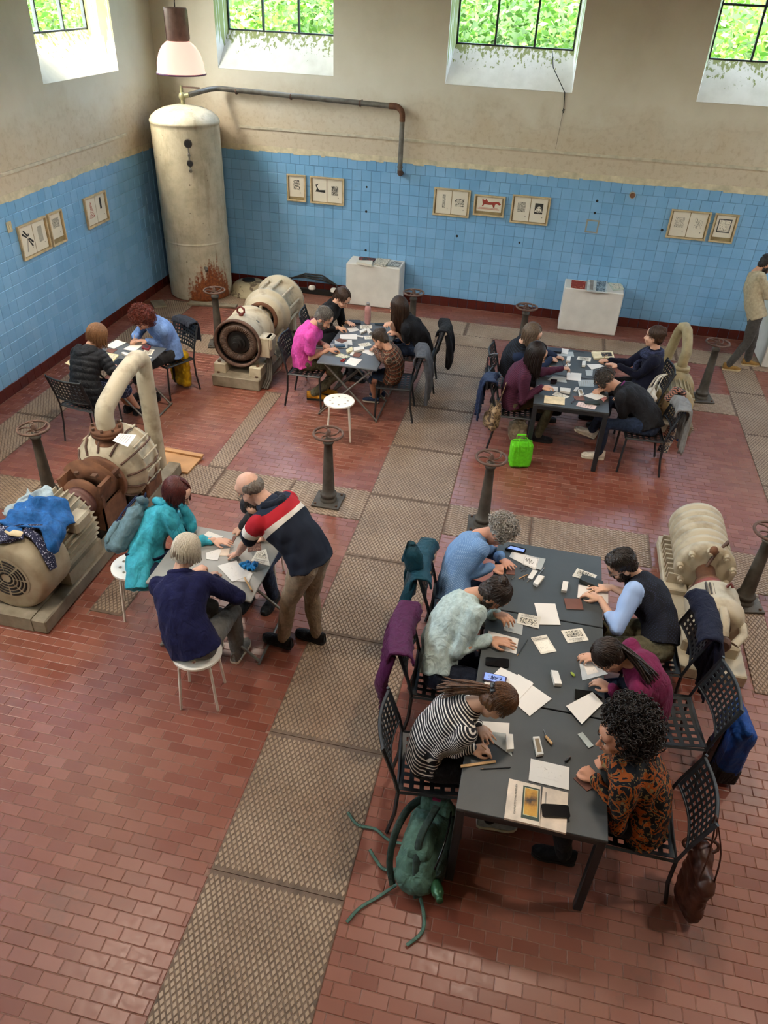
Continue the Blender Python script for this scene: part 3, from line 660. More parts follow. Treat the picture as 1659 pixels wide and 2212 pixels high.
# --- dome lid, cable rail, boards near tank
dl = thing('dome_lid', 'low round cream metal lid on floor behind the motor', 'lid', (1.45, -.42, .006)); M_dome = mat('flaking_cream', '9A8F74', .6, c2='5A4B38', ns=9, thr=(.42, .48))
MB().lathe((0, 0, 0), (0, 0, 1), [(0, .34), (.03, .34), (.04, .3), (.12, .285), (.17, .24), (.19, .15), (.19, .001)], 32).obj('dome', M_dome, dl); MB().lathe((-.03, .03, .19), (0, 0, 1), [(0, .11), (.015, .11), (.02, .09), (.01, .06), (.012, .001)], 20).obj('hatch', M_black, dl)
for k in (0, 1): MB().tube(arc((.22+.13*k, -.12, .02), .1, 0, PI, 10, (1, 0, .0), (0, 0, 1)), .007, 6).obj('loop_wire', mat('blue_wire' if k == 0 else 'dark_wire', '4A6A9A' if k == 0 else '40342C', .5), dl)
cb = thing('cable_bundle', 'black cables arching along the skirting behind the motor', 'cable')
for k in range(3): MB().tube([(1.65, -.2-.03*k, .06), (1.95, -.1, .16+.02*k), (2.3, -.06, .3-.03*k), (2.6, -.06, .3-.04*k), (2.85, -.1, .18), (3.02, -.2-.03*k, .03)], .013, 8).obj('cable', M_black, cb)
rl = thing('cable_rail', 'low dark rail with two white domes by the skirting', 'rail', (2.5, -.14, .006)); MB().box((0, 0, .04), (1.1, .06, .08)).obj('rail', M_black, rl)
for x in (-.06, .32): MB().lathe((x, -.01, .08), (0, 0, 1), [(0, .06), (.03, .06), (.05, .045), (.06, .001)], 14).obj('dome_cap', mat('ceramic_white', 'D8D4CC', .35), rl)
for (c, s, a, l) in (((1.1, -1.19), (.78, .13, .03), .12, 'pale plank lying before the tank foot'), ((.28, -1.42), (.3, .2, .02), -.9, 'broken board leaning in the corner beside the tank')):
    t = thing('plank', l, 'plank', (c[0], c[1], .0065), a); MB().box((0, 0, s[2]/2), s, ch=.003).obj('board', M_conc, t)
MB().box((1.3, -.32, .045), (.35, .3, .078), ch=.006).obj('concrete_kerb', M_conc, label='low concrete kerb beside the tank', cat='kerb')
# ================================================================ MACHINES
YA = (0, 1, 0)
# 1: motor generator with open coil + bell pump
m1 = thing('motor_generator', 'cream motor with open coil end coupled to a bell-shaped pump', 'machine', (2.54, -3.7, 0))
MB().box((0, .78, .075+.003), (.64, 1.86, .15), ch=.01).obj('base_block', M_conc, m1)
f = MB()
for x in (-.24, .24):
    for y in (.04, .45): f.box((x, y, .215), (.16, .2, .13), ch=.008)
    f.box((x*.8, .29, .33), (.06, .42, .2), Matrix.Rotation(-.5*(1 if x > 0 else -1), 3, 'Y'))
f.parts('foot', M_cream, m1); q = MB()
for x in (-.26, .26):
    for y in (-.06, .0, .45, 1.0, 1.5): q.cyl((x, y, .15), (x, y, .17 if y < 0 else .3 if y < .9 else .18), .022, n=6, smooth=False)
q.parts('bolt', M_bolt, m1); AX = .555
d = MB().lathe((0, 0, AX), YA, [(.02, .285), (0, .295), (0, .312), (.04, .312), (.05, .3), (.5, .3), (.505, .31), (.55, .31), (.56, .27), (.6, .15), (.6, .001)], 48, cap=False).obj('drum', M_cream, m1)
MB().lathe((0, 0, AX), YA, [(.025, .28), (-.006, .288), (-.008, .314), (.03, .316)], 48, cap=False).obj('front_ring', M_rust, d)
MB().lathe((0, 0, AX), YA, [(.03, .29), (.12, .26), (.12, .001)], 40, cap=False).obj('well', M_black, d)
c = MB(); c.tube([(.205*math.cos(2*PI*k/48), .06, AX+.205*math.sin(2*PI*k/48)) for k in range(48)], .052, 10, closed=True)
for k in range(60):
    a = 2*PI*k/60; c.tube([(r*math.cos(a+o), y, AX+r*math.sin(a+o)) for r, y, o in ((.255, .05, 0), (.21, .004, .04), (.16, .03, .09))], .006, 5)
c.obj('coil', M_coil, d)
MB().lathe((0, 0, AX), YA, [(.1, .15), (.05, .145), (.05, .1), (.02, .1), (.015, .075), (-.03, .07), (-.035, .045), (-.06, .04), (-.06, .001)], 28, smooth=False).obj('rotor_hub', M_black, d)
MB().tube([(0, .2, .86), (-.045, .2, .9), (-.045, .2, .94), (0, .2, .975), (.045, .2, .94), (.045, .2, .9), (0, .2, .86)], .014, 8).cyl((0, .2, .84), (0, .2, .88), .03, n=12).obj('lifting_eye', mat('red_oxide', '5E241C', .5), d)
MB().box((.34, .13, .53), (.16, .2, .26), ch=.01).box((.40, .13, .58), (.1, .19, .16), ch=.02).obj('terminal_box', M_cream, m1)
MB().box((0, 0, 0), (.05, .002, .03), ch=0).obj('name_plate', mat('name_plate', '5D5B52', .5), d).matrix_local = Matrix.Translation((.2, .25, AX+.226)) @ Matrix.Rotation(.72, 4, 'Y') @ Matrix.Rotation(PI/2, 4, 'X')
m = MB()
for k in range(3): m.tube([(.36+.02*k, .1, .42), (.37+.025*k, .08, .25), (.36+.03*k, .04, .1), (.33+.03*k, -.06, .012)], .017, 8)
m.tube([(.4, .2, .4), (.5, .2, .35), (.52, .18, .2), (.42, .1, .14)], .006, 6); m.parts('supply_hose', M_post, m1)
MB().cyl((0, .58, AX), (0, 1.0, AX), .07, n=20).lathe((0, .66, AX), YA, [(0, .07), (0, .1), (.05, .1), (.05, .07)], 20).obj('coupling', M_brownrust, m1)
b = MB().lathe((0, .92, AX), YA, [(.04, .16), (0, .165), (0, .215), (.02, .225), (.03, .27), (.1, .29), (.18, .295), (.19, .335), (.24, .335), (.25, .27), (.72, .27), (.73, .35), (.79, .35), (.8, .3), (.84, .12), (.84, .001)], 48, cap=False).obj('pump_bell', M_cream, m1)
MB().lathe((0, .92, AX), YA, [(.0, .165), (-.006, .17), (-.006, .22), (.004, .222)], 40, cap=False).obj('bell_ring', M_brownrust, b)
MB().lathe((0, .92, AX), YA, [(.03, .165), (.16, .15), (.16, .001)], 30, cap=False).obj('bell_mouth', M_black, b)
MB().lathe((0, .86, AX), YA, [(0, .06), (.05, .1), (.2, .1)], 20).box((0, .9, AX+.13), (.03, .04, .1)).obj('shaft_hub', M_cream, b)
r = MB()
for k in range(10):
    a = 2*PI*k/10+.2; r.cyl((.3*math.cos(a), 1.14, AX+.3*math.sin(a)), (.3*math.cos(a), 1.68, AX+.3*math.sin(a)), .018, n=8)
r.parts('tie_bar', M_cream, b)
MB().box((0, 1.05, .26), (.5, .12, .24), ch=.02).box((0, 1.6, .26), (.5, .12, .24), ch=.02).parts('pump_foot', M_cream, m1)
# 2: finned motor, coupling bracket, volute pump with arched pipe
X2 = 2.42; A2 = .45
m2 = thing('arched_pipe_pump', 'finned grey motor driving a ribbed pump under a tall arched pipe', 'machine', (X2, -8.3, 0))
for x in (-.235, .255): MB().box((x, 1.15, .072), (.13, 2.5, .13), ch=.01).obj('base_beam', M_conc, m2)
MB().box((.01, .25, .072), (.36, .7, .13)).obj('base_beam', M_conc, m2)
mo = MB().lathe((0, 0, A2), YA, [(.35, .25), (.38, .27), (.86, .27), (.88, .25), (.92, .2), (.93, .001)], 40).obj('motor_body', M_cream2, m2)
f = MB()
for k in range(34):
    a = 2*PI*k/34; f.box((.285*math.cos(a), .62, A2+.285*math.sin(a)), (.06, .46, .011), Matrix.Rotation(-a, 3, 'Y'))
f.parts('cooling_fin', M_cream2, mo)
cw = MB().lathe((0, 0, A2), YA, [(.0, .2), (-.005, .29), (.01, .315), (.05, .33), (.35, .335), (.36, .33), (.36, .27)], 44, cap=False).obj('fan_cowl', M_cream2, mo)
g = MB(); g.lathe((0, -.002, A2), YA, [(.02, .2), (.0, .2)], 44, cap=False); g.cyl((0, -.004, A2), (0, .02, A2), .2, n=44); g.obj('grille_back', M_cream2, cw)
g = MB()
for rr in (.05, .08, .11, .14, .17):
    for k in range(8):
        a0 = 2*PI*k/8+.06; pts = arc((0, -.0065, A2), rr, a0, a0+2*PI/8-.12, 6, (1, 0, 0), (0, 0, 1)); g.tube(pts, .0095, 4, flat=.25, up=(0, 1, 0))
g.parts('grille_slot', M_black, cw)
MB().box((.28, .62, .62), (.14, .22, .12), ch=.02).obj('terminal_box', M_cream2, mo)
MB().box((-.24, .6, .2), (.1, .5, .14)).box((.24, .6, .2), (.1, .5, .14)).parts('motor_foot', M_cream2, m2)
MB().cyl((0, .93, A2), (0, 1.02, A2), .11, n=24).lathe((0, 1.0, A2), YA, [(0, .14), (.04, .15), (.045, .14), (.05, .15), (.1, .15), (.1, .06)], 30).obj('coupling', mat('maroon_coupling', '5C3A32', .6, ns=14), m2)
br = MB()
br.prism([(-.2, 1.12), (.2, 1.12), (.2, 1.16), (-.2, 1.16)], .13, .5); br.lathe((0, 1.1, A2), YA, [(0, .12), (.02, .2), (.06, .2), (.06, .1)], 30)
for s in (-1, 1): br.box((s*.17, 1.28, A2+.06), (.03, .34, .26), Matrix.Rotation(s*.25, 3, 'Y')); br.box((s*.19, 1.3, .26), (.025, .36, .26))
br.lathe((0, 1.44, A2), YA, [(0, .13), (0, .24), (.04, .25), (.05, .13)], 34); br.obj('bearing_bracket', M_brownrust, m2)
MB().tube(arc((0, 1.3, A2), .165, .5, PI-.5, 12, (1, 0, 0), (0, 0, 1)), .15, 4, flat=.06, up=(0, 1, 0)).obj('bracket_hood', M_brownrust, m2)
MB().cyl((0, 1.1, A2), (0, 1.5, A2), .05, n=16).cyl((0, 1.3, A2), (0, 1.48, A2), .11, n=20).obj('shaft', M_black, m2)
MB().box((.1, 1.22, .66), (.05, .05, .03)).cyl((-.06, 1.2, .66), (-.06, 1.2, .69), .022, n=6).cyl((.2, 1.4, .56), (.24, 1.4, .58), .022, n=6).parts('bolt', M_bolt, m2)
PY = 1.83
vo = MB().lathe((0, PY-.33, A2+.02), YA, [(0, .12), (.02, .22), (.08, .29), (.16, .335), (.17, .355), (.2, .355), (.21, .335), (.3, .36), (.39, .335), (.4, .355), (.43, .355), (.44, .335), (.52, .29), (.56, .2), (.57, .001)], 44).obj('volute', M_cream, m2)
r = MB()
for k in range(12):
    a = 2*PI*k/12+.13; ca, sa = math.cos(a), math.sin(a); P = [(y, rr) for y, rr in ((.02, .235), (.08, .305), (.16, .35), (.3, .385), (.42, .35), (.5, .31), (.55, .24))]
    r.tube([(rr*ca, PY-.33+y, A2+.02+rr*sa) for y, rr in P], .010, 6)
r.parts('rib', M_rust, vo); q = MB()
for k in range(16):
    a = 2*PI*k/16; q.cyl((.362*math.cos(a), PY-.16, A2+.02+.362*math.sin(a)), (.362*math.cos(a), PY+.12, A2+.02+.362*math.sin(a)), .010, n=6)
q.parts('tie_bolt', M_cream, vo)
fl = MB(); fl.lathe((0, PY-.14, A2+.3), (0, 0, 1), [(0, .13), (.06, .1), (.08, .1), (.08, .145), (.11, .15), (.115, .145), (.12, .15), (.15, .15), (.15, .09)], 28); fl.obj('pump_flange', M_brownrust, m2)
q = MB()
for k in range(8): a = 2*PI*k/8+.2; q.cyl((.127*math.cos(a), PY-.14+.127*math.sin(a), A2+.44), (.127*math.cos(a), PY-.14+.127*math.sin(a), A2+.475), .014, n=6, smooth=False)
q.parts('flange_bolt', M_bolt, m2)
Y0, Y1 = PY-.14, PY+.60; zt = 1.02
path = [(0, Y0, A2+.42), (0, Y0, .95)]+[(.0, Y0+.13*(1-math.cos(t)), .98+.13*math.sin(t)) for t in (.3, .6, .85, 1.0)]+[(.02, Y0+.36, 1.24)]
path += [(.03, Y1-.11+.13*math.sin(t), 1.2+.1*math.cos(t)) for t in (-.4, .1, .6, 1.1, 1.5)]+[(.03, Y1+.02, 1.05), (.03, Y1+.02, .0)]
MB().tube(path, .085, 20).obj('arched_pipe', M_cream, m2)
MB().box((-.28, PY, .3), (.1, .3, .3), ch=.02).box((.28, PY, .3), (.1, .3, .3), ch=.02).parts('pump_foot', M_brownrust, m2)
wb = thing('wooden_board', 'new pine board covering the floor pit beside the arched pipe', 'board', (2.60, -5.72, .006), -.05); MB().box((0, 0, .012), (.44, .36, .024), ch=.003).obj('board', M_woodp, wb); MB().box((0, .16, .035), (.46, .06, .022), ch=.003).obj('batten', M_woodp, wb)
# 3: small pump with bent pipe
m3 = thing('bent_pipe_pump', 'small ochre pump with bent pipe behind the seated woman in navy', 'machine', (8.0, -3.0, 0)); M_och = mat('ochre_cream', 'A6966F', .6, c2='7F7050', ns=8, bump=.2)
MB().box((.0, .0, .07), (.46, .95, .125), ch=.01).obj('base_block', M_conc, m3)
MB().lathe((0, -.45, .36), YA, [(0, .12), (.02, .17), (.06, .18), (.38, .18), (.4, .16), (.42, .001)], 30).obj('motor_body', M_och, m3); f = MB()
for k in range(24): a = 2*PI*k/24; f.box((.185*math.cos(a), -.2, .36+.185*math.sin(a)), (.035, .26, .012), Matrix.Rotation(-a, 3, 'Y'))
f.parts('cooling_fin', M_och, m3); MB().box((-.2, -.2, .38), (.1, .2, .2), ch=.02).obj('terminal_box', M_och, m3)
MB().lathe((0, -.03, .37), YA, [(0, .14), (.03, .22), (.06, .23), (.16, .23), (.2, .2), (.24, .1), (.24, .001)], 32).obj('pump_case', M_och, m3); MB().box((0, 0, .2), (.3, .6, .16)).parts('foot', M_och, m3)
MB().lathe((.03, .14, .54), (0, 0, 1), [(0, .07), (.03, .06), (.04, .105), (.06, .105), (.065, .1), (.07, .105), (.09, .105), (.1, .06)], 20).obj('pump_flange', M_och, m3)
MB().tube([(.03, .14, .6), (.03, .14, .74), (.045, .16, .8), (.04, .25, .9), (.025, .37, 1.0), (.0, .45, 1.02), (-.02, .52, .99), (-.04, .56, .9), (-.1, .62, .4), (-.14, .66, .0)], .062, 16).obj('bent_pipe', M_och, m3)
# 4: ribbed multistage pump
m4 = thing('ribbed_pump', 'cream ribbed multistage pump and motor beside the bearded man', 'machine', (7.93, -6.6, 0)); A4 = .36
MB().box((.0, -.1, .06), (.54, 1.75, .112), ch=.01).box((-.2, .25, .14), (.2, .7, .06), ch=.01).obj('base_block', M_cream, m4)
prof = [(.86, .05), (.84, .09), (.78, .1), (.74, .17), (.70, .2)]
for k in range(6): y = .70-.1*k; prof += [(y-.008, .24), (y-.06, .24), (y-.07, .212), (y-.098, .212)]
prof += [(.08, .25), (.0, .25), (-.01, .2), (-.02, .001)]
MB().lathe((0, 0, A4), YA, prof[::-1], 40).obj('pump_stage', M_cream, m4); q = MB()
for k in range(9):
    a = 2*PI*k/9+.25; q.cyl((.215*math.cos(a), -.05, A4+.215*math.sin(a)), (.215*math.cos(a), .06, A4+.215*math.sin(a)), .03, n=8); q.cyl((.215*math.cos(a), -.07, A4+.215*math.sin(a)), (.215*math.cos(a), -.03, A4+.215*math.sin(a)), .016, n=6)
q.parts('stage_bolt', M_cream, m4); MB().lathe((0, .78, A4), YA, [(0, .1), (.02, .075), (.12, .075), (.12, .001)], 20).obj('nose_cap', M_black, m4)
f = MB()
for k in range(9): f.box((-.2, .0+k*.07, .2), (.16, .02, .14))
f.parts('side_fin', M_cream, m4)
MB().tube([(-.12, -.12, .12), (.03, -.02, .56), (.13, .1, .62), (.13, .1, .58)], .014, 8).obj('drain_pipe', M_rust, m4); MB().ell((0, -.04, .6), (.035, .035, .045)).cyl((0, -.04, .56), (0, -.04, .6), .02).obj('oiler', M_brownrust, m4)
MB().lathe((0, -.28, A4), YA, [(0, .06), (0, .11), (.06, .115), (.065, .1), (.1, .1), (.1, .075), (.26, .08), (.28, .05)], 26).obj('coupling', M_brownrust, m4); MB().lathe((0, -.3, A4), YA, [(0, .06), (0, .12), (.05, .12), (.05, .06)], 26).obj('coupling_ring', mat('dull_red_ring', '7D4038', .6), m4)
MB().lathe((0, -.86, A4), YA, [(.12, .1), (.1, .17), (.15, .2), (.2, .215), (.22, .222), (.26, .222), (.27, .21), (.46, .21), (.5, .16), (.52, .001)], 36).obj('motor_body', M_cream, m4); f = MB()
for s in (-1, 0, 1): a = PI/2+s*1.25; f.tube([(.19*math.cos(a), -.7, A4+.19*math.sin(a)), (.18*math.cos(a), -.83, A4+.18*math.sin(a)), (.1*math.cos(a), -.93, A4+.1*math.sin(a))], .035, 6, flat=.4)
f.parts('end_arm', M_cream, m4); MB().lathe((0, -.95, A4), YA, [(0, .06), (.02, .08), (.05, .08), (.06, .05), (.1, .07), (.14, .07), (.16, .05), (.2, .1), (.24, .1), (.24, .001)], 22).obj('slip_ring', M_rust, m4)
v = MB()
for k in range(5): v.box((-.1+.03*k, -.5, A4+.185), (.012, .14, .04))
v.parts('vent_slot', M_post, m4); MB().tube([(.0+.06, -.45, .56), (.08, -.45, .6), (.1, -.46, .57)], .014, 8).obj('lifting_eye', mat('red_oxide', '5E241C', .5), m4)
MB().box((0, -.62, .16), (.44, .34, .14), ch=.02).parts('motor_foot', M_cream, m4)
# ================================================================ FURNITURE
M_anth = mat('anthracite_metal', '25282B', .45, .25, var=.08, ns=15)
M_top = mat('grey_table_top', '383C3D', .5, var=.05, ns=6, bump=.04, bs=200)
M_ftop = mat('light_grey_folding_top', '85837D', .45, var=.05, ns=5); M_ftop2 = mat('slate_folding_top', '52565A', .45, var=.05, ns=5)
M_sw = mat('white_stool_plastic', 'E6E1D6', .4, var=.03, ns=4); M_swm = mat('white_stool_leg', 'CFC8BA', .4, .1, var=.04)
def perforated(nx, ny, fx, fy, th, name, margin=.03, hole=.55):
    """fx(u,v) maps 0..1 -> point ; holes nx x ny"""
    us = [0.]; vs = [0.]
    for k in range(nx): us += [margin+(1-2*margin)*(k+.5-hole/2)/nx, margin+(1-2*margin)*(k+.5+hole/2)/nx]
    for k in range(ny): vs += [margin+(1-2*margin)*(k+.5-hole/2)/ny, margin+(1-2*margin)*(k+.5+hole/2)/ny]
    us.append(1.); vs.append(1.); m = MB(); A = len(us); B = len(vs)
    top = [Vector(fx(u, v)) for v in vs for u in us]; nrm = []
    for j, v in enumerate(vs):
        for i, u in enumerate(us):
            e = .02; a = Vector(fx(min(u+e, 1), v))-Vector(fx(max(u-e, 0), v)); b = Vector(fx(u, min(v+e, 1)))-Vector(fx(u, max(v-e, 0))); nrm.append(a.cross(b).normalized())
    bot = [p-n*th for p, n in zip(top, nrm)]; I = lambda i, j: j*A+i; N_ = A*B; fs = []
    hole_ = lambda i, j: i % 2 == 1 and j % 2 == 1
    for j in range(B-1):
        for i in range(A-1):
            a, b, c, d = I(i, j), I(i+1, j), I(i+1, j+1), I(i, j+1)
            if hole_(i, j): fs += [(a, b, N_+b, N_+a)[::-1], (b, c, N_+c, N_+b)[::-1], (c, d, N_+d, N_+c)[::-1], (d, a, N_+a, N_+d)[::-1]]
            else: fs += [(a, b, c, d), (N_+a, N_+d, N_+c, N_+b)]
    for i in range(A-1): fs += [(I(i, 0), N_+I(i, 0), N_+I(i+1, 0), I(i+1, 0)), (I(i, B-1), I(i+1, B-1), N_+I(i+1, B-1), N_+I(i, B-1))]
    for j in range(B-1): fs += [(I(0, j), I(0, j+1), N_+I(0, j+1), N_+I(0, j)), (I(A-1, j), N_+I(A-1, j), N_+I(A-1, j+1), I(A-1, j+1))]
    m.add(top+bot, fs); return m
def chair_proto():
    t = thing('metal_chair', 'x', 'chair'); W2 = .225
    perforated(7, 6, lambda u, v: ((u-.5)*.42, -.2+.4*v, .445-.018*math.sin(PI*u)-.012*math.sin(PI*v)), None, .004, 'seat').obj('seat', M_anth, t)
    def bk(u, v): x = (u-.5)*.43; return (x, -.235-.075*v-.035*math.sin(PI*u), .55+.27*v)
    perforated(9, 6, bk, None, .004, 'back').obj('backrest', M_anth, t)
    for s in (-1, 1):
        MB().tube([(s*W2, .205, .003), (s*W2, .2, .22), (s*W2, .19, .44)], .0125, 4, smooth=False).obj('leg', M_anth, t)
        MB().tube([(s*W2, -.255, .003), (s*W2, -.215, .22), (s*W2, -.205, .44), (s*W2, -.235, .58), (s*W2, -.315, .84)], .0125, 4, smooth=False).obj('leg', M_anth, t)
        MB().tube([(s*W2, .2, .435), (s*W2, -.21, .435)], .011, 4, smooth=False).obj('seat_rail', M_anth, t)
    MB().tube([(-W2, .2, .435), (0, .2, .428), (W2, .2, .435)], .011, 4, smooth=False).obj('seat_rail', M_anth, t)
    MB().tube([(-W2, -.205, .435), (0, -.205, .428), (W2, -.205, .435)], .011, 4, smooth=False).obj('seat_rail', M_anth, t)
    MB().tube([bk(u/8, 1.01) for u in range(9)], .011, 6).obj('top_rail', M_anth, t)
    MB().tube([bk(u/8, -.01) for u in range(9)], .009, 6).obj('lower_rail', M_anth, t)
    return t
CH0 = chair_proto(); CHN = 0; DEG = PI/180; SEATS = {}
def chair(key, x, y, deg, label):
    global CHN
    o = CH0 if CHN == 0 else dup(CH0); CHN += 1; o.location = (x, y, .003); o.rotation_euler = (0, 0, deg*DEG); tag(o, label, 'chair', 'anthracite perforated metal chairs'); SEATS[key] = (x, y, deg)
chair('puffer', 1.47, -5.42, -9, 'perforated metal chair under the person in black puffer jacket')
chair('red', 1.80, -4.12, 152, 'metal chair under the red-haired person, with yellow bag hanging')
chair('pink', 3.54, -3.88, -88, 'metal chair under the man in pink shirt')
chair('blackw', 3.52, -3.02, -80, 'metal chair under the ponytailed woman in black')
chair('longh', 4.76, -3.05, 95, 'metal chair under the long-haired woman, black jacket on back')
chair('boy', 4.63, -3.92, 97, 'metal chair under the boy, grey fleece on back')
chair('vest', 6.03, -3.5, -90, 'metal chair under the person in dark vest, black bag on back')
chair('mar4', 6.10, -4.22, -88, 'metal chair under the woman in plum jumper, backpack on back')
chair('navy', 7.50, -3.42, 96, 'metal chair under the woman with navy scarf')
chair('blackj', 7.52, -4.33, 92, 'metal chair under the black jacket wearer, draped with scarf')
chair('grey', 5.93, -7.68, -86, 'metal chair under the grey curly-haired person, teal jacket on back')
chair('denim', 5.93, -8.44, -86, 'metal chair under the person in pale denim, purple jacket on back')
chair('stripe', 5.97, -9.17, -82, 'metal chair under the person in striped top')
chair('beard', 7.36, -7.80, 92, 'metal chair under the bearded man, coat on back')
chair('mag', 7.44, -8.44, 97, 'metal chair with half its seat bare behind magenta sweater')
chair('curly', 7.20, -9.25, 90, 'metal chair under the person in orange paisley shirt')
def square_table(x, y, label, w=.80, d=.80):
    t = thing('square_table', label, 'table', (x, y, .003), 0, 'grey square metal tables')
    MB().box((0, 0, .727), (w, d, .022), ch=.003).obj('table_top', M_top, t)
    for (c, s) in (((0, -d/2+.022, .695), (w-.01, .03, .042)), ((0, d/2-.022, .695), (w-.01, .03, .042)), ((-w/2+.022, 0, .695), (.03, d-.08, .042)), ((w/2-.022, 0, .695), (.03, d-.08, .042))): MB().box(c, s).obj('apron', M_anth, t)
    for i in (-1, 1):
        for j in (-1, 1): MB().box((i*(w/2-.027), j*(d/2-.027), .357), (.05, .05, .714), ch=.004).obj('leg', M_anth, t)
BX = 6.56
square_table(BX, -9.235, 'grey table with the open art books, nearest the camera', .815, .82); square_table(BX, -8.405, 'middle grey table of the long row of three', .815, .82); square_table(BX, -7.575, 'far grey table of the long row, snake drawing on it', .815, .82)
square_table(6.69, -4.23, 'dark grey table nearer camera, under the group of four', .8, .8); square_table(6.69, -3.42, 'dark grey table farther from camera, book on it', .8, .8)
def folding_table(x, y, label, w, d, m_, rz=0):
    t = thing('folding_table', label, 'table', (x, y, .003), rz, 'grey folding tables')
    MB().box((0, 0, .705), (w, d, .018), ch=.004).obj('table_top', m_, t)
    for s in (-1, 1):
        MB().tube([(s*(w/2-.05), -d/2+.05, .695), (s*(w/2-.05), d/2+.0, .01)], .012, 6).obj('leg', M_galv, t); MB().tube([(s*(w/2-.08), d/2-.05, .695), (s*(w/2-.08), -d/2-.0, .01)], .012, 6).obj('leg', M_galv, t)
    for (y_, z) in ((-d/2, .012), (d/2, .012)): MB().cyl((-w/2+.05, y_, z), (w/2-.05, y_, z), .011, n=8).obj('stretcher', M_galv, t)
folding_table(1.60, -4.77, 'slate folding table between puffer jacket and red-haired person', .70, .70, M_ftop2, PI/2)
folding_table(4.12, -3.22, 'slate folding table with pink bottle, farther of the pair', .70, .72, M_ftop2, PI/2); folding_table(4.12, -3.92, 'slate folding table before the boy, nearer of the pair', .70, .72, M_ftop2, PI/2)
folding_table(4.07, -7.97, 'light grey folding table beside the bending man', .74, .82, M_ftop, PI/2)
def stool_proto():
    t = thing('round_stool', 'x', 'stool'); m = MB(); R = .175; n = 40; h = [(.1*math.cos(2*PI*k/8), .1*math.sin(2*PI*k/8)) for k in range(8)]
    bm = bmesh.new(); outer = [bm.verts.new((R*math.cos(2*PI*k/n), R*math.sin(2*PI*k/n), .45)) for k in range(n)]
    edges = [bm.edges.new((outer[k], outer[(k+1) % n])) for k in range(n)]
    for (a, b) in h:
        q = [bm.verts.new((a+.014*math.cos(2*PI*k/10), b+.014*math.sin(2*PI*k/10), .45)) for k in range(10)]; edges += [bm.edges.new((q[k], q[(k+1) % 10])) for k in range(10)]
    bmesh.ops.triangle_fill(bm, edges=edges, use_beauty=True, use_dissolve=False)
    dead = [f for f in bm.faces if any((f.calc_center_median().xy-Vector(c)).length < .0125 for c in h)]
    bmesh.ops.delete(bm, geom=dead, context='FACES_ONLY')
    g = bmesh.ops.extrude_face_region(bm, geom=bm.faces[:]); bmesh.ops.translate(bm, verts=[v for v in g['geom'] if isinstance(v, bmesh.types.BMVert)], vec=(0, 0, .018))
    bmesh.ops.recalc_face_normals(bm, faces=bm.faces[:]); me = bpy.data.meshes.new('seat'); bm.to_mesh(me); bm.free(); me.materials.append(M_sw); link('seat', me, t)
    for k in range(4):
        a = PI/4+k*PI/2; c, s = math.cos(a), math.sin(a); MB().tube([(.03*c, .03*s, .44), (.11*c, .11*s, .443), (.145*c, .145*s, .43), (.155*c, .155*s, .4), (.19*c, .19*s, .004)], .0105, 8).obj('leg', M_swm, t)
    return t
ST0 = stool_proto()
for k, (x, y, r, l) in enumerate(((4.19, -8.68, .2, 'white round stool under the person in navy sweatshirt'), (3.31, -7.93, .5, 'white round stool under the person in turquoise jacket'), (4.14, -4.67, .25, 'empty white round stool with holes, behind a valve post'), (4.18, -7.30, .1, 'white round stool behind the bending man'))):
    o = ST0 if k == 0 else dup(ST0); o.location = (x, y, .004); o.rotation_euler = (0, 0, r); tag(o, l, 'stool', 'white round stools')
# ================================================================ PEOPLE
def np3(v): return np.array(v, dtype=float)
def unit(v): v = np3(v); return v/max(1e-9, np.linalg.norm(v))
_tmp = bpy.data.objects.new('tmp', bpy.data.meshes.new('tmp')); TS = bpy.data.scenes.new('workbench'); TS.collection.objects.link(_tmp)
_rm = _tmp.modifiers.new('r', 'REMESH'); _rm.mode = 'VOXEL'
def remesh(mb, voxel, smooth=2, lam=.5):
    me = bpy.data.meshes.new('tmp2'); me.from_pydata(mb.v, [], mb.f); old = _tmp.data; _tmp.data = me; _rm.voxel_size = voxel
    TS.view_layers[0].update(); dg = TS.view_layers[0].depsgraph; ev = _tmp.evaluated_get(dg); em = ev.to_mesh()
    n = len(em.vertices); V = np.empty(n*3); em.vertices.foreach_get('co', V); V = V.reshape(-1, 3); nl = len(em.loops)
    L = np.empty(nl, dtype=np.int32); em.loops.foreach_get('vertex_index', L); F = L.reshape(-1, 4) if nl == 4*len(em.polygons) else None
    if F is None: F = np.array([list(p.vertices)+[p.vertices[-1]]*(4-len(p.vertices)) for p in em.polygons])
    ev.to_mesh_clear(); bpy.data.meshes.remove(old)
    E = np.concatenate([F[:, [0, 1]], F[:, [1, 2]], F[:, [2, 3]], F[:, [3, 0]]])
    for _ in range(smooth):
        S = np.zeros_like(V); C = np.bincount(np.concatenate([E[:, 0], E[:, 1]]), minlength=n)[:, None]
        for k in range(3): S[:, k] = np.bincount(E[:, 0], V[E[:, 1], k], n)+np.bincount(E[:, 1], V[E[:, 0], k], n)
        V = V+lam*(S/np.maximum(C, 1)-V)
    return V, F
def normals(V, F):
    a = np.cross(V[F[:, 2]]-V[F[:, 0]], V[F[:, 3]]-V[F[:, 1]]); N = np.zeros_like(V)
    for k in range(4):
        for c in range(3): N[:, c] += np.bincount(F[:, k], a[:, c], len(V))
    return N/np.maximum(1e-12, np.linalg.norm(N, axis=1))[:, None]
_wr = np.random.default_rng(3); _WK = _wr.normal(size=(24, 3)); _WK /= np.linalg.norm(_WK, axis=1)[:, None]; _WP = _wr.uniform(0, 6.28, 24)
def wnoise(P, freq, n=8, o=0):
    s = 0
    for k in range(n): s = s+np.sin((P@_WK[(k+o) % 24])*freq*(1+.37*k/n*2)+_WP[(k+o) % 24])
    return s/math.sqrt(n)
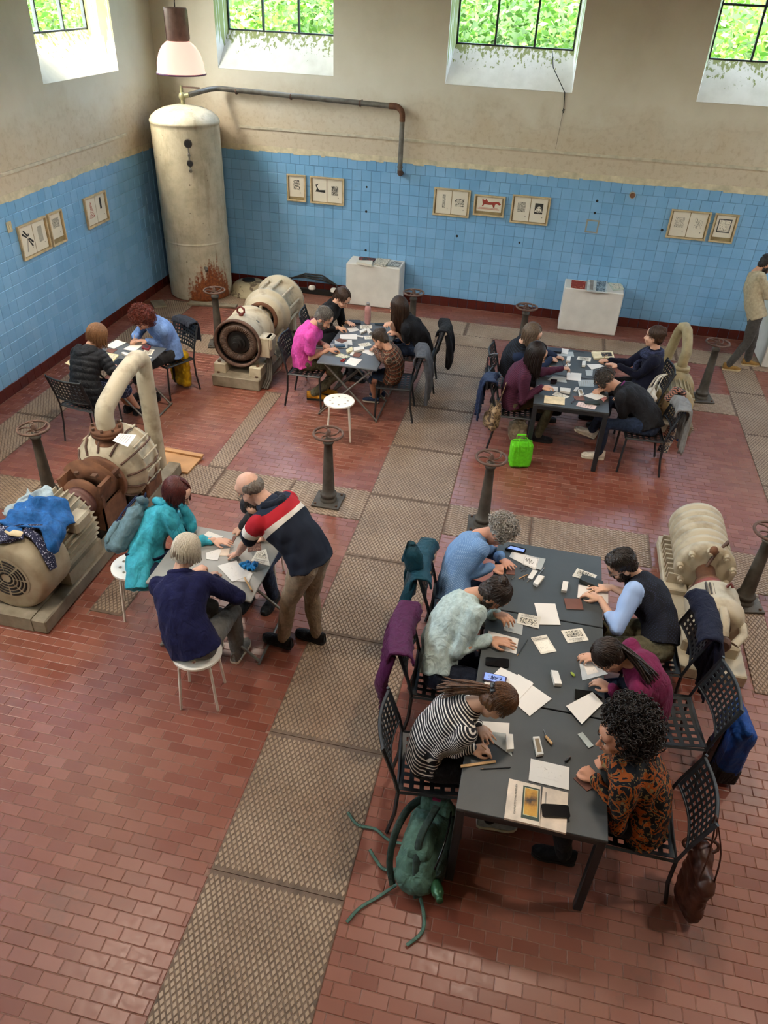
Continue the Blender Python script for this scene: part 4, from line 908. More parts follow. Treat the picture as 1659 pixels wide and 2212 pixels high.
def arrays_obj(name, V, F, mats, parent, loc, attr=None, smooth=True, mi=None):
    me = bpy.data.meshes.new(name); n = len(V); V = V-np3(loc); q = len(F)
    me.vertices.add(n); me.vertices.foreach_set('co', V.astype(np.float32).ravel()); me.loops.add(4*q); me.loops.foreach_set('vertex_index', F.astype(np.int32).ravel())
    me.polygons.add(q); me.polygons.foreach_set('loop_start', np.arange(0, 4*q, 4, dtype=np.int32)); me.polygons.foreach_set('use_smooth', np.full(q, smooth))
    for m in (mats if isinstance(mats, (list, tuple)) else [mats]): me.materials.append(m)
    if mi is not None: me.polygons.foreach_set('material_index', mi.astype(np.int32))
    if attr is not None: a = me.attributes.new('cloth', 'FLOAT_VECTOR', 'CORNER'); a.data.foreach_set('vector', attr.astype(np.float32).ravel())
    me.update(); return link(name, me, parent)
def mbobj(mb, name, m, parent, loc):
    mb.v = [(v[0]-loc[0], v[1]-loc[1], v[2]-loc[2]) for v in mb.v]; return mb.obj(name, m, parent)
# ---- materials for people
def cloth(name, c, rough=.85, var=.1, ns=30., bump=.25, bs=350., c2=None): return mat(name, c, rough, 0, var, ns, bump, bs, .18, .04, c2)
def uvcloth(name, fn, rough=.85, bump=.2):
    if name in MATS: return MATS[name]
    N = NT(name); a = N.attr('cloth', 'Vector'); u, v, w_ = N.sep(a); N.set(Base_Color=fn(N, u, v, w_, a), Roughness=rough); N.b.inputs['Specular IOR Level'].default_value = .25
    if bump: N.bump(N.noise(300, 2), bump, .002)
    MATS[name] = N.m; return N.m
SKIN = {}
def skin(tone):
    if tone not in SKIN:
        N = NT('skin_'+tone); n = N.noise(14, 3); c = lin(tone); N.set(Base_Color=N.ramp(n, [(.3, tuple(x*.86 for x in c[:3])+(1,)), (.7, c)]), Roughness=.5)
        N.b.inputs['Subsurface Weight'].default_value = 0; N.b.inputs['Specular IOR Level'].default_value = .35; SKIN[tone] = N.m
    return SKIN[tone]
def hairmat(c, c2=None): 
    nm = 'hair_'+c
    if nm in MATS: return MATS[nm]
    N = NT(nm); n = N.noise(1, 3, .6, N.coord('Object', (160, 160, 25))); a = lin(c); b = lin(c2) if c2 else tuple(min(1, x*1.9+.004) for x in a[:3])+(1,)
    N.set(Base_Color=N.ramp(n, [(.35, a), (.7, b)]), Roughness=.42); N.b.inputs['Specular IOR Level'].default_value = .4; N.bump(n, .5, .004); MATS[nm] = N.m; return N.m
M_eye = mat('eye_dark', '1E1612', .2); M_eyew = mat('eye_white', 'D8CFC6', .3)
def face_dir(deg): a = deg*DEG; return np.array([-math.sin(a), math.cos(a), 0.])
def ray_at_dist(px, py, base, dist, zlo=.3, zhi=2.2):
    """point on the pixel's ray, nearest to camera side, at given distance from base"""
    best = None
    for z in np.linspace(zhi, zlo, 400):
        p = np3(at(px, py, z)); e = abs(np.linalg.norm(p-base)-dist)
        if best is None or e < best[0]-1e-4: best = (e, p)
    return best[1]
def ik(S, W, l1, l2, hint=None, pix=None):
    S, W = np3(S), np3(W); d = W-S; D = np.linalg.norm(d)
    if D > (l1+l2)*.995: W = S+d/D*(l1+l2)*.995; d = W-S; D = np.linalg.norm(d)
    D = max(D, abs(l1-l2)*1.05+.01); u = d/np.linalg.norm(d); a = (l1*l1-l2*l2+D*D)/(2*D); h = math.sqrt(max(0, l1*l1-a*a))
    x = np.cross(u, [0, 0, 1.]); x = x/max(1e-6, np.linalg.norm(x)); y = np.cross(u, x); c = S+u*a
    if pix is not None:
        best = None
        for k in range(72):
            t = 2*PI*k/72; e = c+h*(math.cos(t)*x+math.sin(t)*y); q = proj(e); err = (q[0]-pix[0])**2+(q[1]-pix[1])**2
            if hint is not None: err -= 600*np.dot(unit(e-c), unit(hint))
            if best is None or err < best[0]: best = (err, e)
        return best[1], W
    hv = np3(hint)-u*np.dot(hint, u); return c+h*unit(hv), W
def loft(mb, pts, X, Y, a, b, n=16):
    vs = []
    for p, x, y, ra, rb in zip(pts, X, Y, a, b):
        for k in range(n): t = 2*PI*k/n; vs.append(p+x*(ra*math.cos(t))+y*(rb*math.sin(t)))
    L = len(pts); fs = [(i*n+k, i*n+(k+1) % n, (i+1)*n+(k+1) % n, (i+1)*n+k) for i in range(L-1) for k in range(n)]
    mb.pid += 1; mb.add(vs, fs+[tuple(range(n))[::-1], tuple(range((L-1)*n, L*n))])
def limb(mb, P, R, n=12):
    mb.tube([Vector(p) for p in P], R, n)
    for p, r in zip(P[1:-1], R[1:-1]): mb.ell(Vector(p), r*1.0, nu=10, nv=7)
    mb.ell(Vector(P[0]), R[0], nu=10, nv=7); mb.ell(Vector(P[-1]), R[-1], nu=10, nv=7)
def hand(mb, wrist, d, up, side, pose, s=1.):
    """d: forearm/hand direction, up: back-of-hand normal, side: +1 if thumb is on +lat"""
    d = unit(d); up = unit(np3(up)-d*np.dot(up, d)); lat = np.cross(d, up)*side; W = np3(wrist)
    P = lambda a, b, c: Vector(W+s*(d*a+lat*b+up*c))
    R3 = Matrix((Vector(lat), Vector(d), Vector(up))).transposed()
    mb.ell(P(.048, 0, 0), (.039*s, .052*s, .016*s), R3, 12, 8); mb.ell(P(.07, .004, .001), (.038*s, .024*s, .014*s), R3, 12, 8); mb.ell(P(.03, .022, -.004), (.018*s, .03*s, .015*s), R3, 10, 7)
    curl = {'flat': (.12, .12, .1), 'rest': (.45, .5, .4), 'pen': (.75, .95, .5), 'fist': (1.2, 1.5, .9)}[pose]
    for k, (b, ln, off) in enumerate(((.031, .072, .084), (.0105, .08, .09), (-.010, .075, .087), (-.030, .058, .078))):
        fan = (b/.031)*(.16 if pose in ('flat', 'rest') else .05); p = np.array([off, b, .003]); a = 0.; pts = [p.copy()]; cu = [c*(1+.12*k) for c in curl]
        if pose == 'pen' and k == 0: cu = [.55, .6, .3]
        for c, seg in zip(cu, (.42, .32, .26)):
            a += c; p = p+ln*seg*np.array([math.cos(a)*math.cos(fan), math.sin(fan)*math.cos(a), -math.sin(a)]); pts.append(p.copy())
        mb.tube([P(*q) for q in pts], [.0095*s, .009*s, .0083*s, .0072*s], 8)
        for q, r in zip(pts, (.0095, .009, .0083, .0072)): mb.ell(P(*q), r*s, nu=8, nv=5)
    tp = [(.018, .028, -.004), (.045, .05, -.012), (.07, .056, -.02), (.09, .05, -.026)] if pose != 'pen' else [(.018, .028, -.006), (.05, .044, -.022), (.078, .04, -.036), (.098, .03, -.044)]
    mb.tube([P(*q) for q in tp], [.014*s, .0115*s, .0105*s, .008*s], 8); mb.ell(P(*tp[1]), .0118*s, nu=8, nv=5); mb.ell(P(*tp[3]), .008*s, nu=8, nv=5)
    return P(.1, .0, -.02)
PEOPLE = {}
def person(key, label, hip, face, head_px, look, hands, feet=None, elbows=(None, None), s=1., female=True, tone='C08A6E', top=None, bottom=None, shoes=None, hair=None,
           sleeve=1.0, hem=0.0, bulk=1., top_name='sweater', bottom_name='trousers', legs=None, voxel=.0062, hpose=('rest', 'pen'), torso=.50, seat=.462, twist=0., round_back=.05, standing=False, quilt=0., fold=1., beard=None,
           knee_hint=None, extra=None, headz=None, elbow_hint=None, neck=None, bellyr=1., head_s=None):
    f = face_dir(face); r = np.array([f[1], -f[0], 0.]); up = np.array([0, 0, 1.]); hip = np3(hip); loc = (hip[0], hip[1], 0.)
    # head orientation
    az, pit, rol = look; hf0 = face_dir(az); hfwd = unit(hf0*math.cos(pit*DEG)-up*math.sin(pit*DEG)); hr = unit(np.array([hf0[1], -hf0[0], 0])); hup = np.cross(hr, hfwd)
    if rol: c_, s_ = math.cos(rol*DEG), math.sin(rol*DEG); hr, hup = c_*hr+s_*hup, c_*hup-s_*hr
    hs = (head_s or 1.05)*s
    noff = (hup*-.125+hfwd*-.03)*hs                          # head centre -> neck base (skull bottom side)
    T = torso*s
    if headz is not None: HC = np3(at(*head_px, headz))
    else:
        HC = None; best = None
        prev = None
        for z in np.linspace(2.1, .6, 600):
            p = np3(at(*head_px, z)); g = np.linalg.norm(p+noff-hip)-T*.985
            if best is None or abs(g) < best[0]-1e-5: best = (abs(g), p)
            if prev is not None and prev > 0 >= g: best = (0, p); break
            prev = g
        HC = best[1]
    NB = HC+noff-(hup*.02)*hs                                  # base of neck (C7 area)
    # spine curve hip -> NB bulging backwards
    dirv = NB-hip; bl = np.linalg.norm(dirv); sd = dirv/bl; back = unit(-f-sd*np.dot(-f, sd)); pts = []
    for k in range(9): t = k/8; pts.append(hip+dirv*t+back*(math.sin(PI*t)*round_back*s+.012*math.sin(2*PI*t)))
    pts = np.array(pts); tang = np.gradient(pts, axis=0); tang /= np.linalg.norm(tang, axis=1)[:, None]
    tw = math.radians(twist); X = []; Y = []
    for k in range(9):
        a = tw*k/8; x = r*math.cos(a)+f*math.sin(a); x = unit(x-tang[k]*np.dot(x, tang[k])); X.append(x); Y.append(np.cross(tang[k], x))
    sw = (.165 if female else .188)*s; wa = [.168, .165, .15, .142, .15, .16, .168, .15, .075] if female else [.165, .165, .158, .158, .168, .18, .188, .172, .08]
    wb = [.112, .115, .108, .105, .11, .118, .112, .09, .062] if female else [.112, .118, .116, .116, .122, .125, .12, .1, .068]
    wa = [q*s*bulk for q in wa]; wb = [q*s*bulk for q in wb]
    for k in (1, 2, 3): wb[k] *= bellyr
    SL = pts[7]-X[7]*sw*1.0-tang[7]*.012*s; SR = pts[7]+X[7]*sw*1.0-tang[7]*.012*s
    # shoulders swing forward a little when arms reach
    SL = SL+Y[7]*.02*s; SR = SR+Y[7]*.02*s
    if np.dot(Y[7], f) < 0: pass
    l1, l2 = .285*s, .245*s; arms = []
    for i, (S, tgt) in enumerate(((SL, hands[0]), (SR, hands[1]))):
        tgt = np3(tgt); dd = unit(tgt-S); flat = unit(np.array([dd[0], dd[1], 0])) if abs(dd[2]) < .98 else f
        W = tgt-flat*.075*s+up*.012
        sgn = -1 if i == 0 else 1; hint = np3(elbow_hint[i]) if elbow_hint and elbow_hint[i] is not None else (r*sgn*.7-up*.8-f*.3)
        E_, W = ik(S, W, l1, l2, hint, elbows[i]); arms.append((S, E_, W, tgt))
    HL = hip-r*.088*s; HR = hip+r*.088*s; legsP = []
    for i, (Hh, sg) in enumerate(((HL, -1), (HR, 1))):
        if feet and feet[i] is not None: A = np3(feet[i])
        elif standing: A = hip+r*sg*.1*s; A[2] = 0
        else: A = hip+f*(.40+.04*sg)*s+r*sg*.1*s; A[2] = 0
        ank = A+np.array([0, 0, .075*s]) if A[2] < .02 else A
        kh = np3(knee_hint[i]) if knee_hint and knee_hint[i] is not None else (f+up*.9 if not standing else f)
        Kn, ank = ik(Hh+f*(.03 if not standing else 0)+up*(-.0), ank, .43*s, .41*s, kh); legsP.append((Hh, Kn, ank))
    # ---------------- body (skin)
    b = MB(); V3 = lambda a: Vector(a)
    loft(b, [V3(p) for p in pts], [V3(x) for x in X], [V3(y) for y in Y], [q*.82 for q in wa], [q*.8 for q in wb])
    nk = (.05 if female else .058)*s
    b.tube([V3(pts[7]), V3(NB), V3(HC+hup*-.06*hs+hfwd*-.02*hs), V3(HC)], [nk*1.5, nk*1.12, nk, nk], 14)
    for (S, E_, W, tgt) in arms:
        limb(b, [S, S+(E_-S)*.5, E_, E_+(W-E_)*.35, W], [.044*s, .039*s, .032*s, .034*s, .0235*s], 10)
    Hm = Matrix((V3(hr), V3(hfwd), V3(hup))).transposed(); HM = Hm.to_4x4(); HM.translation = V3(HC)
    hb = MB(); hb.M = HM @ Matrix.Scale(hs*.96, 4)
    E3 = lambda c, r_, nu=18, nv=12: hb.ell(c, r_, nu=nu, nv=nv)
    E3((0, -.016, .032), (.076, .096, .09)); E3((0, .012, -.03), (.064, .074, .075)); E3((0, .045, -.075), (.043, .04, .042)); E3((0, .066, -.098), (.022, .02, .02)); E3((0, .06, .05), (.055, .03, .045))
    hb.tube([(0, .087, .012), (0, .1, -.012), (0, .112, -.03), (0, .096, -.04)], [.007, .0095, .0125, .009], 8); E3((0, .106, -.029), (.012, .011, .01), 8, 6); E3((.011, .096, -.032), (.008, .009, .007), 8, 6); E3((-.011, .096, -.032), (.008, .009, .007), 8, 6)
    for q in (-1, 1): E3((q*.074, -.008, -.012), (.009, .021, .031), 10, 8); E3((q*.032, .062, -.032), (.026, .026, .026), 10, 8); E3((q*.03, .08, .022), (.022, .01, .007), 8, 6)
    E3((0, .092, -.06), (.022, .01, .007), 10, 6); E3((0, .089, -.07), (.018, .011, .007), 10, 6)
    b.v += []; o0 = len(b.v); b.v += hb.v; b.f += [tuple(i+o0 for i in q) for q in hb.f]
    tips = []
    for i, (S, E_, W, tgt) in enumerate(arms):
        hd = unit(unit(tgt-W)*.8+unit(W-E_)*.5) if hpose[i] != 'cheek' else unit(HC-W)
        upv = up if hpose[i] != 'cheek' else np.cross(hd, f)
        if abs(hd[2]) > .85: upv = -f if hd[2] > 0 else f
        tips.append(hand(b, W, hd, upv, -1 if i == 0 else 1, 'rest' if hpose[i] == 'cheek' else hpose[i], s*(.96 if female else 1.05)))
    for (Hh, Kn, An) in legsP: limb(b, [Hh, Hh+(Kn-Hh)*.5, Kn, Kn+(An-Kn)*.3, An], [.07*s, .062*s, .047*s, .047*s, .031*s], 10); b.ell(V3(An+f*.03-up*.03), .028*s)
    Vb, Fb = remesh(b, voxel, 2, .45)
    body = arrays_obj('person', Vb, Fb, skin(tone), None, loc); body.location = loc; tag(body, label, 'person', 'people at the printmaking workshop')
    # ---------------- bones for cloth coordinates
    bones = []; u = 0.
    for k in range(8): L = np.linalg.norm(pts[k+1]-pts[k]); bones.append((pts[k], pts[k+1], u, 0, .15*s, X[k], Y[k])); u += L
    for i, (S, E_, W, tgt) in enumerate(arms):
        for (p, q, u0) in ((S, E_, 0.), (E_, W, l1)): bones.append((p, q, u0, 1+i, .06*s, r, up))
    for i, (Hh, Kn, An) in enumerate(legsP):
        for (p, q, u0) in ((Hh, Kn, 0.), (Kn, An, .43*s)): bones.append((p, q, u0, 3+i, .08*s, r, f))
    def cattr(V, allow, F):
        chains = {}
        for bn in bones: chains.setdefault(bn[3], []).append(bn)
        R = []; D = []; U = []; W_ = []
        for rg, bs in chains.items():
            if rg not in allow: continue
            ws = 0; us = 0; vs_ = 0; dm = np.full(len(V), 1e9)
            for j, (p, q, u0, _, rad, bx, by) in enumerate(bs):
                d = q-p; L = np.linalg.norm(d); t = ((V-p)@d)/(L*L); tc = np.clip(t, 0, 1); te = np.clip(t, -2 if j == 0 else -.25, 3 if j == len(bs)-1 else 1.25)
                c = p+tc[:, None]*d; dist = np.linalg.norm(V-c, axis=1); dm = np.minimum(dm, dist/rad); w_ = 1/(dist**6+1e-9); us = us+w_*(u0+te*L); ws = ws+w_; o = V-c; vs_ = vs_+w_*np.arctan2(o@by, o@bx)
            R.append(rg); D.append(dm); U.append(us/ws); W_.append(vs_/ws)
        D = np.array(D); U = np.array(U); W_ = np.array(W_); R = np.array(R); sel = np.argmin(D[:, F].sum(axis=2), axis=0); k = np.repeat(sel, 4); vi = F.ravel()
        return np.stack([U[k, vi], W_[k, vi], R[k].astype(float)], 1), U[np.argmin(D, axis=0), np.arange(len(V))]
    def seatclamp(V, z0):
        if not standing:
            m = (V[:, 2] < z0) & (V[:, 2] > z0-.14) & ((V-hip)@f < .27); V[m, 2] = z0+(V[m, 2]-z0)*.05
        return V
    # ---------------- top garment
    if top:
        g = MB(); inf = .012*s
        P2 = list(pts); X2 = list(X); Y2 = list(Y); a2 = [q+inf for q in wa]; b2 = [q+inf for q in wb]
        a2[-1] = nk*1.4+inf; b2[-1] = nk*1.35+inf; a2[-2] *= .96; a2[0] *= 1.04; b2[0] *= 1.05
        P2.append(NB+unit(HC-hup*.06*hs-NB)*.028*s); X2.append(X[-1]); Y2.append(Y[-1]); a2.append(nk*1.12+inf); b2.append(nk*1.08+inf)
        if hem > 0: P2 = [pts[0]-tang[0]*hem*s]+P2; X2 = [X[0]]+X2; Y2 = [Y[0]]+Y2; a2 = [a2[0]*1.05]+a2; b2 = [b2[0]*1.06]+b2
        else:
            kk = 1 if hem > -.05 else 2; P2, X2, Y2, a2, b2 = P2[kk:], X2[kk:], Y2[kk:], a2[kk:], b2[kk:]
        loft(g, [V3(p) for p in P2], [V3(x) for x in X2], [V3(y) for y in Y2], a2, b2, 20)
        for (S, E_, W, tgt) in arms:
            up1 = [S-(E_-S)*.02, S+(E_-S)*.5, E_]; ra = [.066*s*bulk, .06*s*bulk, .055*s*bulk]
            if sleeve <= .5: k = sleeve/.5; limb(g, [up1[0], S+(E_-S)*.3*k, S+(E_-S)*.62*k], [ra[0], ra[1]*1.05, ra[1]*1.1])
            else: k = (sleeve-.5)/.5*.97; limb(g, up1+[E_+(W-E_)*.5*k, E_+(W-E_)*k], ra+[.046*s*bulk, .0385*s*bulk])
            g.ell(V3(S-np3(up)*.004), .07*s*bulk, nu=12, nv=9); g.tube([V3(S), V3(pts[6]*.5+pts[7]*.5)], [.07*s*bulk, .085*s*bulk], 10)
        if not female: pass
        V, F = remesh(g, max(.0085, voxel*1.35), 3, .5); A, UU = cattr(V, (0, 1, 2), F); N = normals(V, F)
        fq = fold*.0046*s; st = np.stack([V[:, 0], V[:, 1], V[:, 2]*.55], 1)
        disp = fq*wnoise(st, 42)+fq*.8*np.abs(wnoise(V, 24, 6, 5))-fq*.5
        if quilt: disp = disp*.4+.011*np.abs(np.sin(UU*PI/quilt))**.6-.006
        V = seatclamp(V+N*disp[:, None], seat-.004); go = arrays_obj(top_name, V, F, top, body, loc, A)
        if extra and 'collar' in extra: pass
    # ---------------- bottom garment
    if bottom:
        g = MB(); k = 2
        loft(g, [V3(pts[0]-tang[0]*.03*s)]+[V3(p) for p in pts[:k]], [V3(X[0])]+[V3(x) for x in X[:k]], [V3(Y[0])]+[V3(y) for y in Y[:k]], [wa[0]*.9]+[wa[0]*.93, wa[1]*.84], [wb[0]*.9]+[wb[0]*.93, wb[1]*.84], 18)
        lg = {'long': 1., 'short': .0, 'crop': .55, 'skirt': -1}[legs or 'long']
        for (Hh, Kn, An) in legsP:
            if lg >= .5: E2 = Kn+(An-Kn)*(.96 if lg == 1 else .6); limb(g, [Hh, Hh+(Kn-Hh)*.5, Kn, Kn+(E2-Kn)*.5, E2], [.096*s*bulk, .084*s, .064*s, .058*s, .05*s])
            elif lg == 0: limb(g, [Hh, Hh+(Kn-Hh)*.5, Hh+(Kn-Hh)*.95], [.096*s, .088*s, .074*s])
            else: limb(g, [Hh, Hh+(Kn-Hh)*.55, Kn+(An-Kn)*.12], [.1*s, .095*s, .085*s])
        if lg == -1: (a_, b_) = (legsP[0], legsP[1]); limb(g, [(a_[0]+b_[0])/2, (a_[0]+a_[1]+b_[0]+b_[1])/4, (a_[1]+b_[1])/2], [.1*s, .09*s, .075*s])
        V, F = remesh(g, max(.009, voxel*1.45), 3, .5); A, UU = cattr(V, (0, 3, 4), F); N = normals(V, F); fq = .0032*s*fold
        V = seatclamp(V+N*(fq*wnoise(V, 38)+fq*np.abs(wnoise(V, 22, 6, 9)))[:, None], seat-.008); arrays_obj(bottom_name, V, F, bottom, body, loc, A)
    # ---------------- shoes
    if shoes:
        sm, sole = shoes
        for i, (Hh, Kn, An) in enumerate(legsP):
            sh = unit(An-Kn); fd = f-sh*np.dot(f, sh)*(.0 if An[2] < .1*s+.02 else 1.); fd = unit(fd); 
            if An[2] < .12: fd = unit(np.array([fd[0], fd[1], 0]))
            u_ = -unit(sh) if An[2] > .12 else up; u_ = unit(u_-fd*np.dot(u_, fd)); x_ = np.cross(fd, u_); base = An-u_*.072*s; 
            P = lambda a, c, e: Vector(base+s*(fd*a+x_*c+u_*e)); sg = -1 if i == 0 else 1
            prof = [(-.075, .02, .085), (-.06, .033, .09), (-.02, .036, .085), (.03, .036, .066), (.08, .044, .05), (.13, .046, .04), (.165, .036, .032), (.185, .018, .024)]
            m = MB(); n = 10; vs = []
            for (a, w_, h_) in prof:
                for k in range(n): t = PI*k/(n-1); vs.append(P(a, w_*math.cos(t), .018+h_*math.sin(t)**.7))
            fs = [(q*n+k, q*n+k+1, (q+1)*n+k+1, (q+1)*n+k) for q in range(len(prof)-1) for k in range(n-1)]+[tuple(range(n)), tuple(range((len(prof)-1)*n, len(prof)*n))[::-1]]+[(q*n+n-1, q*n, (q+1)*n, (q+1)*n+n-1) for q in range(len(prof)-1)]
            m.add(vs, fs, True); so_ = mbobj(m, 'shoe', sm, body, loc)
            m = MB(); vs = []; q = [(a, w_+.004) for a, w_, _ in prof]; out = [(a, w_) for a, w_ in q]+[(a, -w_) for a, w_ in q[::-1]]
            for e in (.0, .022): vs += [P(a, c, e) for a, c in out]
            k = len(out); m.add(vs, [tuple(range(k)), tuple(range(k, 2*k))[::-1]]+[(j, j+k, (j+1) % k+k, (j+1) % k) for j in range(k)]); mbobj(m, 'sole', sole, so_, loc)
    # ---------------- face details
    fm = MB(); fm.M = hb.M
    for q in (-1, 1): fm.ell((q*.03, .0835, .004), (.011, .005, .0038), nu=10, nv=6)
    mbobj(fm, 'eye', M_eyew, body, loc)
    fm = MB(); fm.M = hb.M
    for q in (-1, 1): fm.ell((q*.03, .0868, .0042), (.0058, .0028, .0042), nu=8, nv=5)
    mbobj(fm, 'iris', M_eye, body, loc)
    hm = hairmat(*hair[1:3]) if hair else M_eye
    fm = MB(); fm.M = hb.M
    for q in (-1, 1): fm.tube([(q*.014, .094, .026), (q*.03, .093, .031), (q*.047, .08, .026)], [.0035, .0045, .002], 6)
    mbobj(fm, 'eyebrow', hm, body, loc)
    fm = MB(); fm.M = hb.M; fm.ell((0, .0975, -.0605), (.02, .006, .0045), nu=10, nv=5); fm.ell((0, .0955, -.069), (.016, .006, .0045), nu=10, nv=5); mbobj(fm, 'lips', mat('lips', '9C5A4E', .5), body, loc)
    if beard:
        fm = MB(); fm.M = hb.M; fm.ell((0, .03, -.075), (.062, .062, .05)); fm.ell((0, .066, -.095), (.032, .03, .03)); fm.ell((0, .095, -.05), (.026, .01, .008)); fm.ell((.055, .015, -.045), (.022, .04, .045)); fm.ell((-.055, .015, -.045), (.022, .04, .045))
        V, F = remesh(fm, .005, 2); V = V+normals(V, F)*(.0022*wnoise(V, 300))[:, None]; arrays_obj('beard', V, F, hairmat(beard), body, loc)
    if hair: hair[0](hb.M, hm, body, loc, HM)
    PEOPLE[key] = dict(body=body, loc=loc, HC=HC, HM=hb.M, pts=pts, X=X, Y=Y, tang=tang, arms=arms, legs=legsP, f=f, r=r, tips=tips, s=s, NB=NB, wa=wa, wb=wb, nk=nk, hfwd=hfwd, hup=hup, hr=hr)
    return PEOPLE[key]
# ---------------------------------------------------------------- hair
def down_local(M): return (M.to_3x3().inverted() @ Vector((0, 0, -1))).normalized()
def strands(mb, M, n, length, start=(.0, -.0, .13), spread=(0, 2*PI), r=.0045, lift=.006, grav=1., jit=.01, ell=((0, -.02, .034), (.082, .103, .097)), curl=0., bias=None, stop=-.2):
    c, R = Vector(ell[0]), Vector(ell[1]); dn = down_local(M); rr = random.Random(n*7+int(length*1000))
    for k in range(n):
        a = spread[0]+(spread[1]-spread[0])*(k+rr.random())/n; pts = []; th = rr.uniform(.02, .35); Lr = length*rr.uniform(.85, 1.08)
        d = Vector((math.sin(a), math.cos(a), 0)); el = PI/2-th; prev = None; run = 0.
        while el > stop and run < Lr:
            p = c+Vector((R.x*math.cos(el)*d.x, R.y*math.cos(el)*d.y, R.z*math.sin(el)))*(1+lift*rr.uniform(.2, 1.6)/.09); pts.append(p)
            if prev is not None: run += (p-prev).length
            prev = p; el -= .22
        if prev is None: continue
        v = (pts[-1]-pts[-2]).normalized() if len(pts) > 1 else dn
        while run < Lr:
            v = (v*(1-.45*grav)+dn*.45*grav+Vector((rr.gauss(0, 1), rr.gauss(0, 1), rr.gauss(0, 1)))*(jit*4)).normalized(); prev = prev+v*.03
            q = (prev-c); e = math.sqrt((q.x/R.x)**2+(q.y/R.y)**2+(q.z/R.z)**2)
            if e < 1.03: prev = c+q*(1.03/e)
            pts.append(prev+Vector((math.sin(run*60+k), math.cos(run*55+k), 0))*curl); run += .03
        if len(pts) > 2: mb.tube(pts, [r*(.9 if i < len(pts)-2 else .5) for i in range(len(pts))], 4)
def cap_mesh(M, extra=(), back=.028, low=True, vox=.006, amp=.0025, fr=220, big=1.0):
    m = MB(); m.M = M; m.ell((0, -back, .04), (.083*big, .1*big, .094*big), nu=18, nv=12)
    if low: m.ell((0, -.058, -.012), (.07, .05, .07), nu=14, nv=10)
    for e in extra: m.ell(*e)
    V, F = remesh(m, vox, 3); return V+normals(V, F)*(amp*wnoise(V, fr))[:, None], F
def h_short(M, hm, par, loc, HM, extra=(), amp=.003, back=.024):
    V, F = cap_mesh(M, list(extra)+[((.0, -.02, .075), (.07, .085, .06)), ((.066, -.02, .01), (.014, .035, .04)), ((-.066, -.02, .01), (.014, .035, .04))], back, True, .006, amp, 260); arrays_obj('hair', V, F, hm, par, loc)
    m = MB(); m.M = M; strands(m, M, 150, .1, r=.004, lift=.008, grav=.2, jit=.03, spread=(.5, 2*PI-.5)); mbobj(m, 'hair_strands', hm, par, loc)
def h_quiff(M, hm, par, loc, HM): h_short(M, hm, par, loc, HM, [((0, .03, .1), (.062, .055, .036)), ((0, -.01, .105), (.07, .075, .035))])
def h_bald(M, hm, par, loc, HM):
    m = MB(); m.M = M; m.ell((0, -.06, .0), (.077, .055, .065)); m.ell((.06, -.03, .012), (.024, .05, .045)); m.ell((-.06, -.03, .012), (.024, .05, .045)); V, F = remesh(m, .006, 2); V += normals(V, F)*(.002*wnoise(V, 300))[:, None]; arrays_obj('hair', V, F, hm, par, loc)
def h_long(M, hm, par, loc, HM, L=.42, n=230, back=.026, front=.75, low=True, r=.007):
    V, F = cap_mesh(M, [((.06, -.02, .0), (.025, .05, .06)), ((-.06, -.02, .0), (.025, .05, .06))], back, low); arrays_obj('hair', V, F, hm, par, loc)
    m = MB(); m.M = M; strands(m, M, n, L, spread=(front, 2*PI-front), r=r, jit=.006); mbobj(m, 'hair_strands', hm, par, loc)
def h_bob(M, hm, par, loc, HM): h_long(M, hm, par, loc, HM, .235, 420, .022, .5, True, .0048)
def h_bob2(M, hm, par, loc, HM): h_long(M, hm, par, loc, HM, .205, 460, .022, .45, True, .0046)
def tail(m, M, p0, d0, L, r0, n=40, grav=.5, jit=.01, fan=.02):
    dn = down_local(M); d0 = M.to_3x3().inverted() @ Vector(d0); rr = random.Random(5)
    for k in range(n):
        o = Vector((rr.gauss(0, 1), rr.gauss(0, 1), rr.gauss(0, 1)))*r0*.5; p = Vector(p0)+o; v = Vector(d0).normalized(); pts = [p.copy()]; l = 0; Lk = L*rr.uniform(.75, 1.05)
        while l < Lk: v = (v*(1-grav*.3)+dn*grav*.3+Vector((rr.gauss(0, 1), rr.gauss(0, 1), rr.gauss(0, 1)))*jit*4).normalized(); p = p+v*.03+o*fan; pts.append(p.copy()); l += .03
        m.tube(pts, [.0055]*(len(pts)-1)+[.002], 4)
def h_pony(M, hm, par, loc, HM, p0=(0, -.11, .03), d0=(0, -1, -.1), L=.25, grav=.5):
    V, F = cap_mesh(M, [((.06, -.03, .0), (.022, .05, .05)), ((-.06, -.03, .0), (.022, .05, .05))], .024, True, .006, .002); arrays_obj('hair', V, F, hm, par, loc)
    m = MB(); m.M = M; strands(m, M, 130, .14, r=.0045, lift=.004, jit=.004, spread=(.4, 2*PI-.4), stop=-.1); tail(m, M, p0, d0, L, .024, 60, grav); mbobj(m, 'hair_strands', hm, par, loc)
    m = MB(); m.M = M; m.ell(Vector(p0), (.021, .018, .021)); mbobj(m, 'hair_tie', mat('hair_tie', '15141A', .6), par, loc)
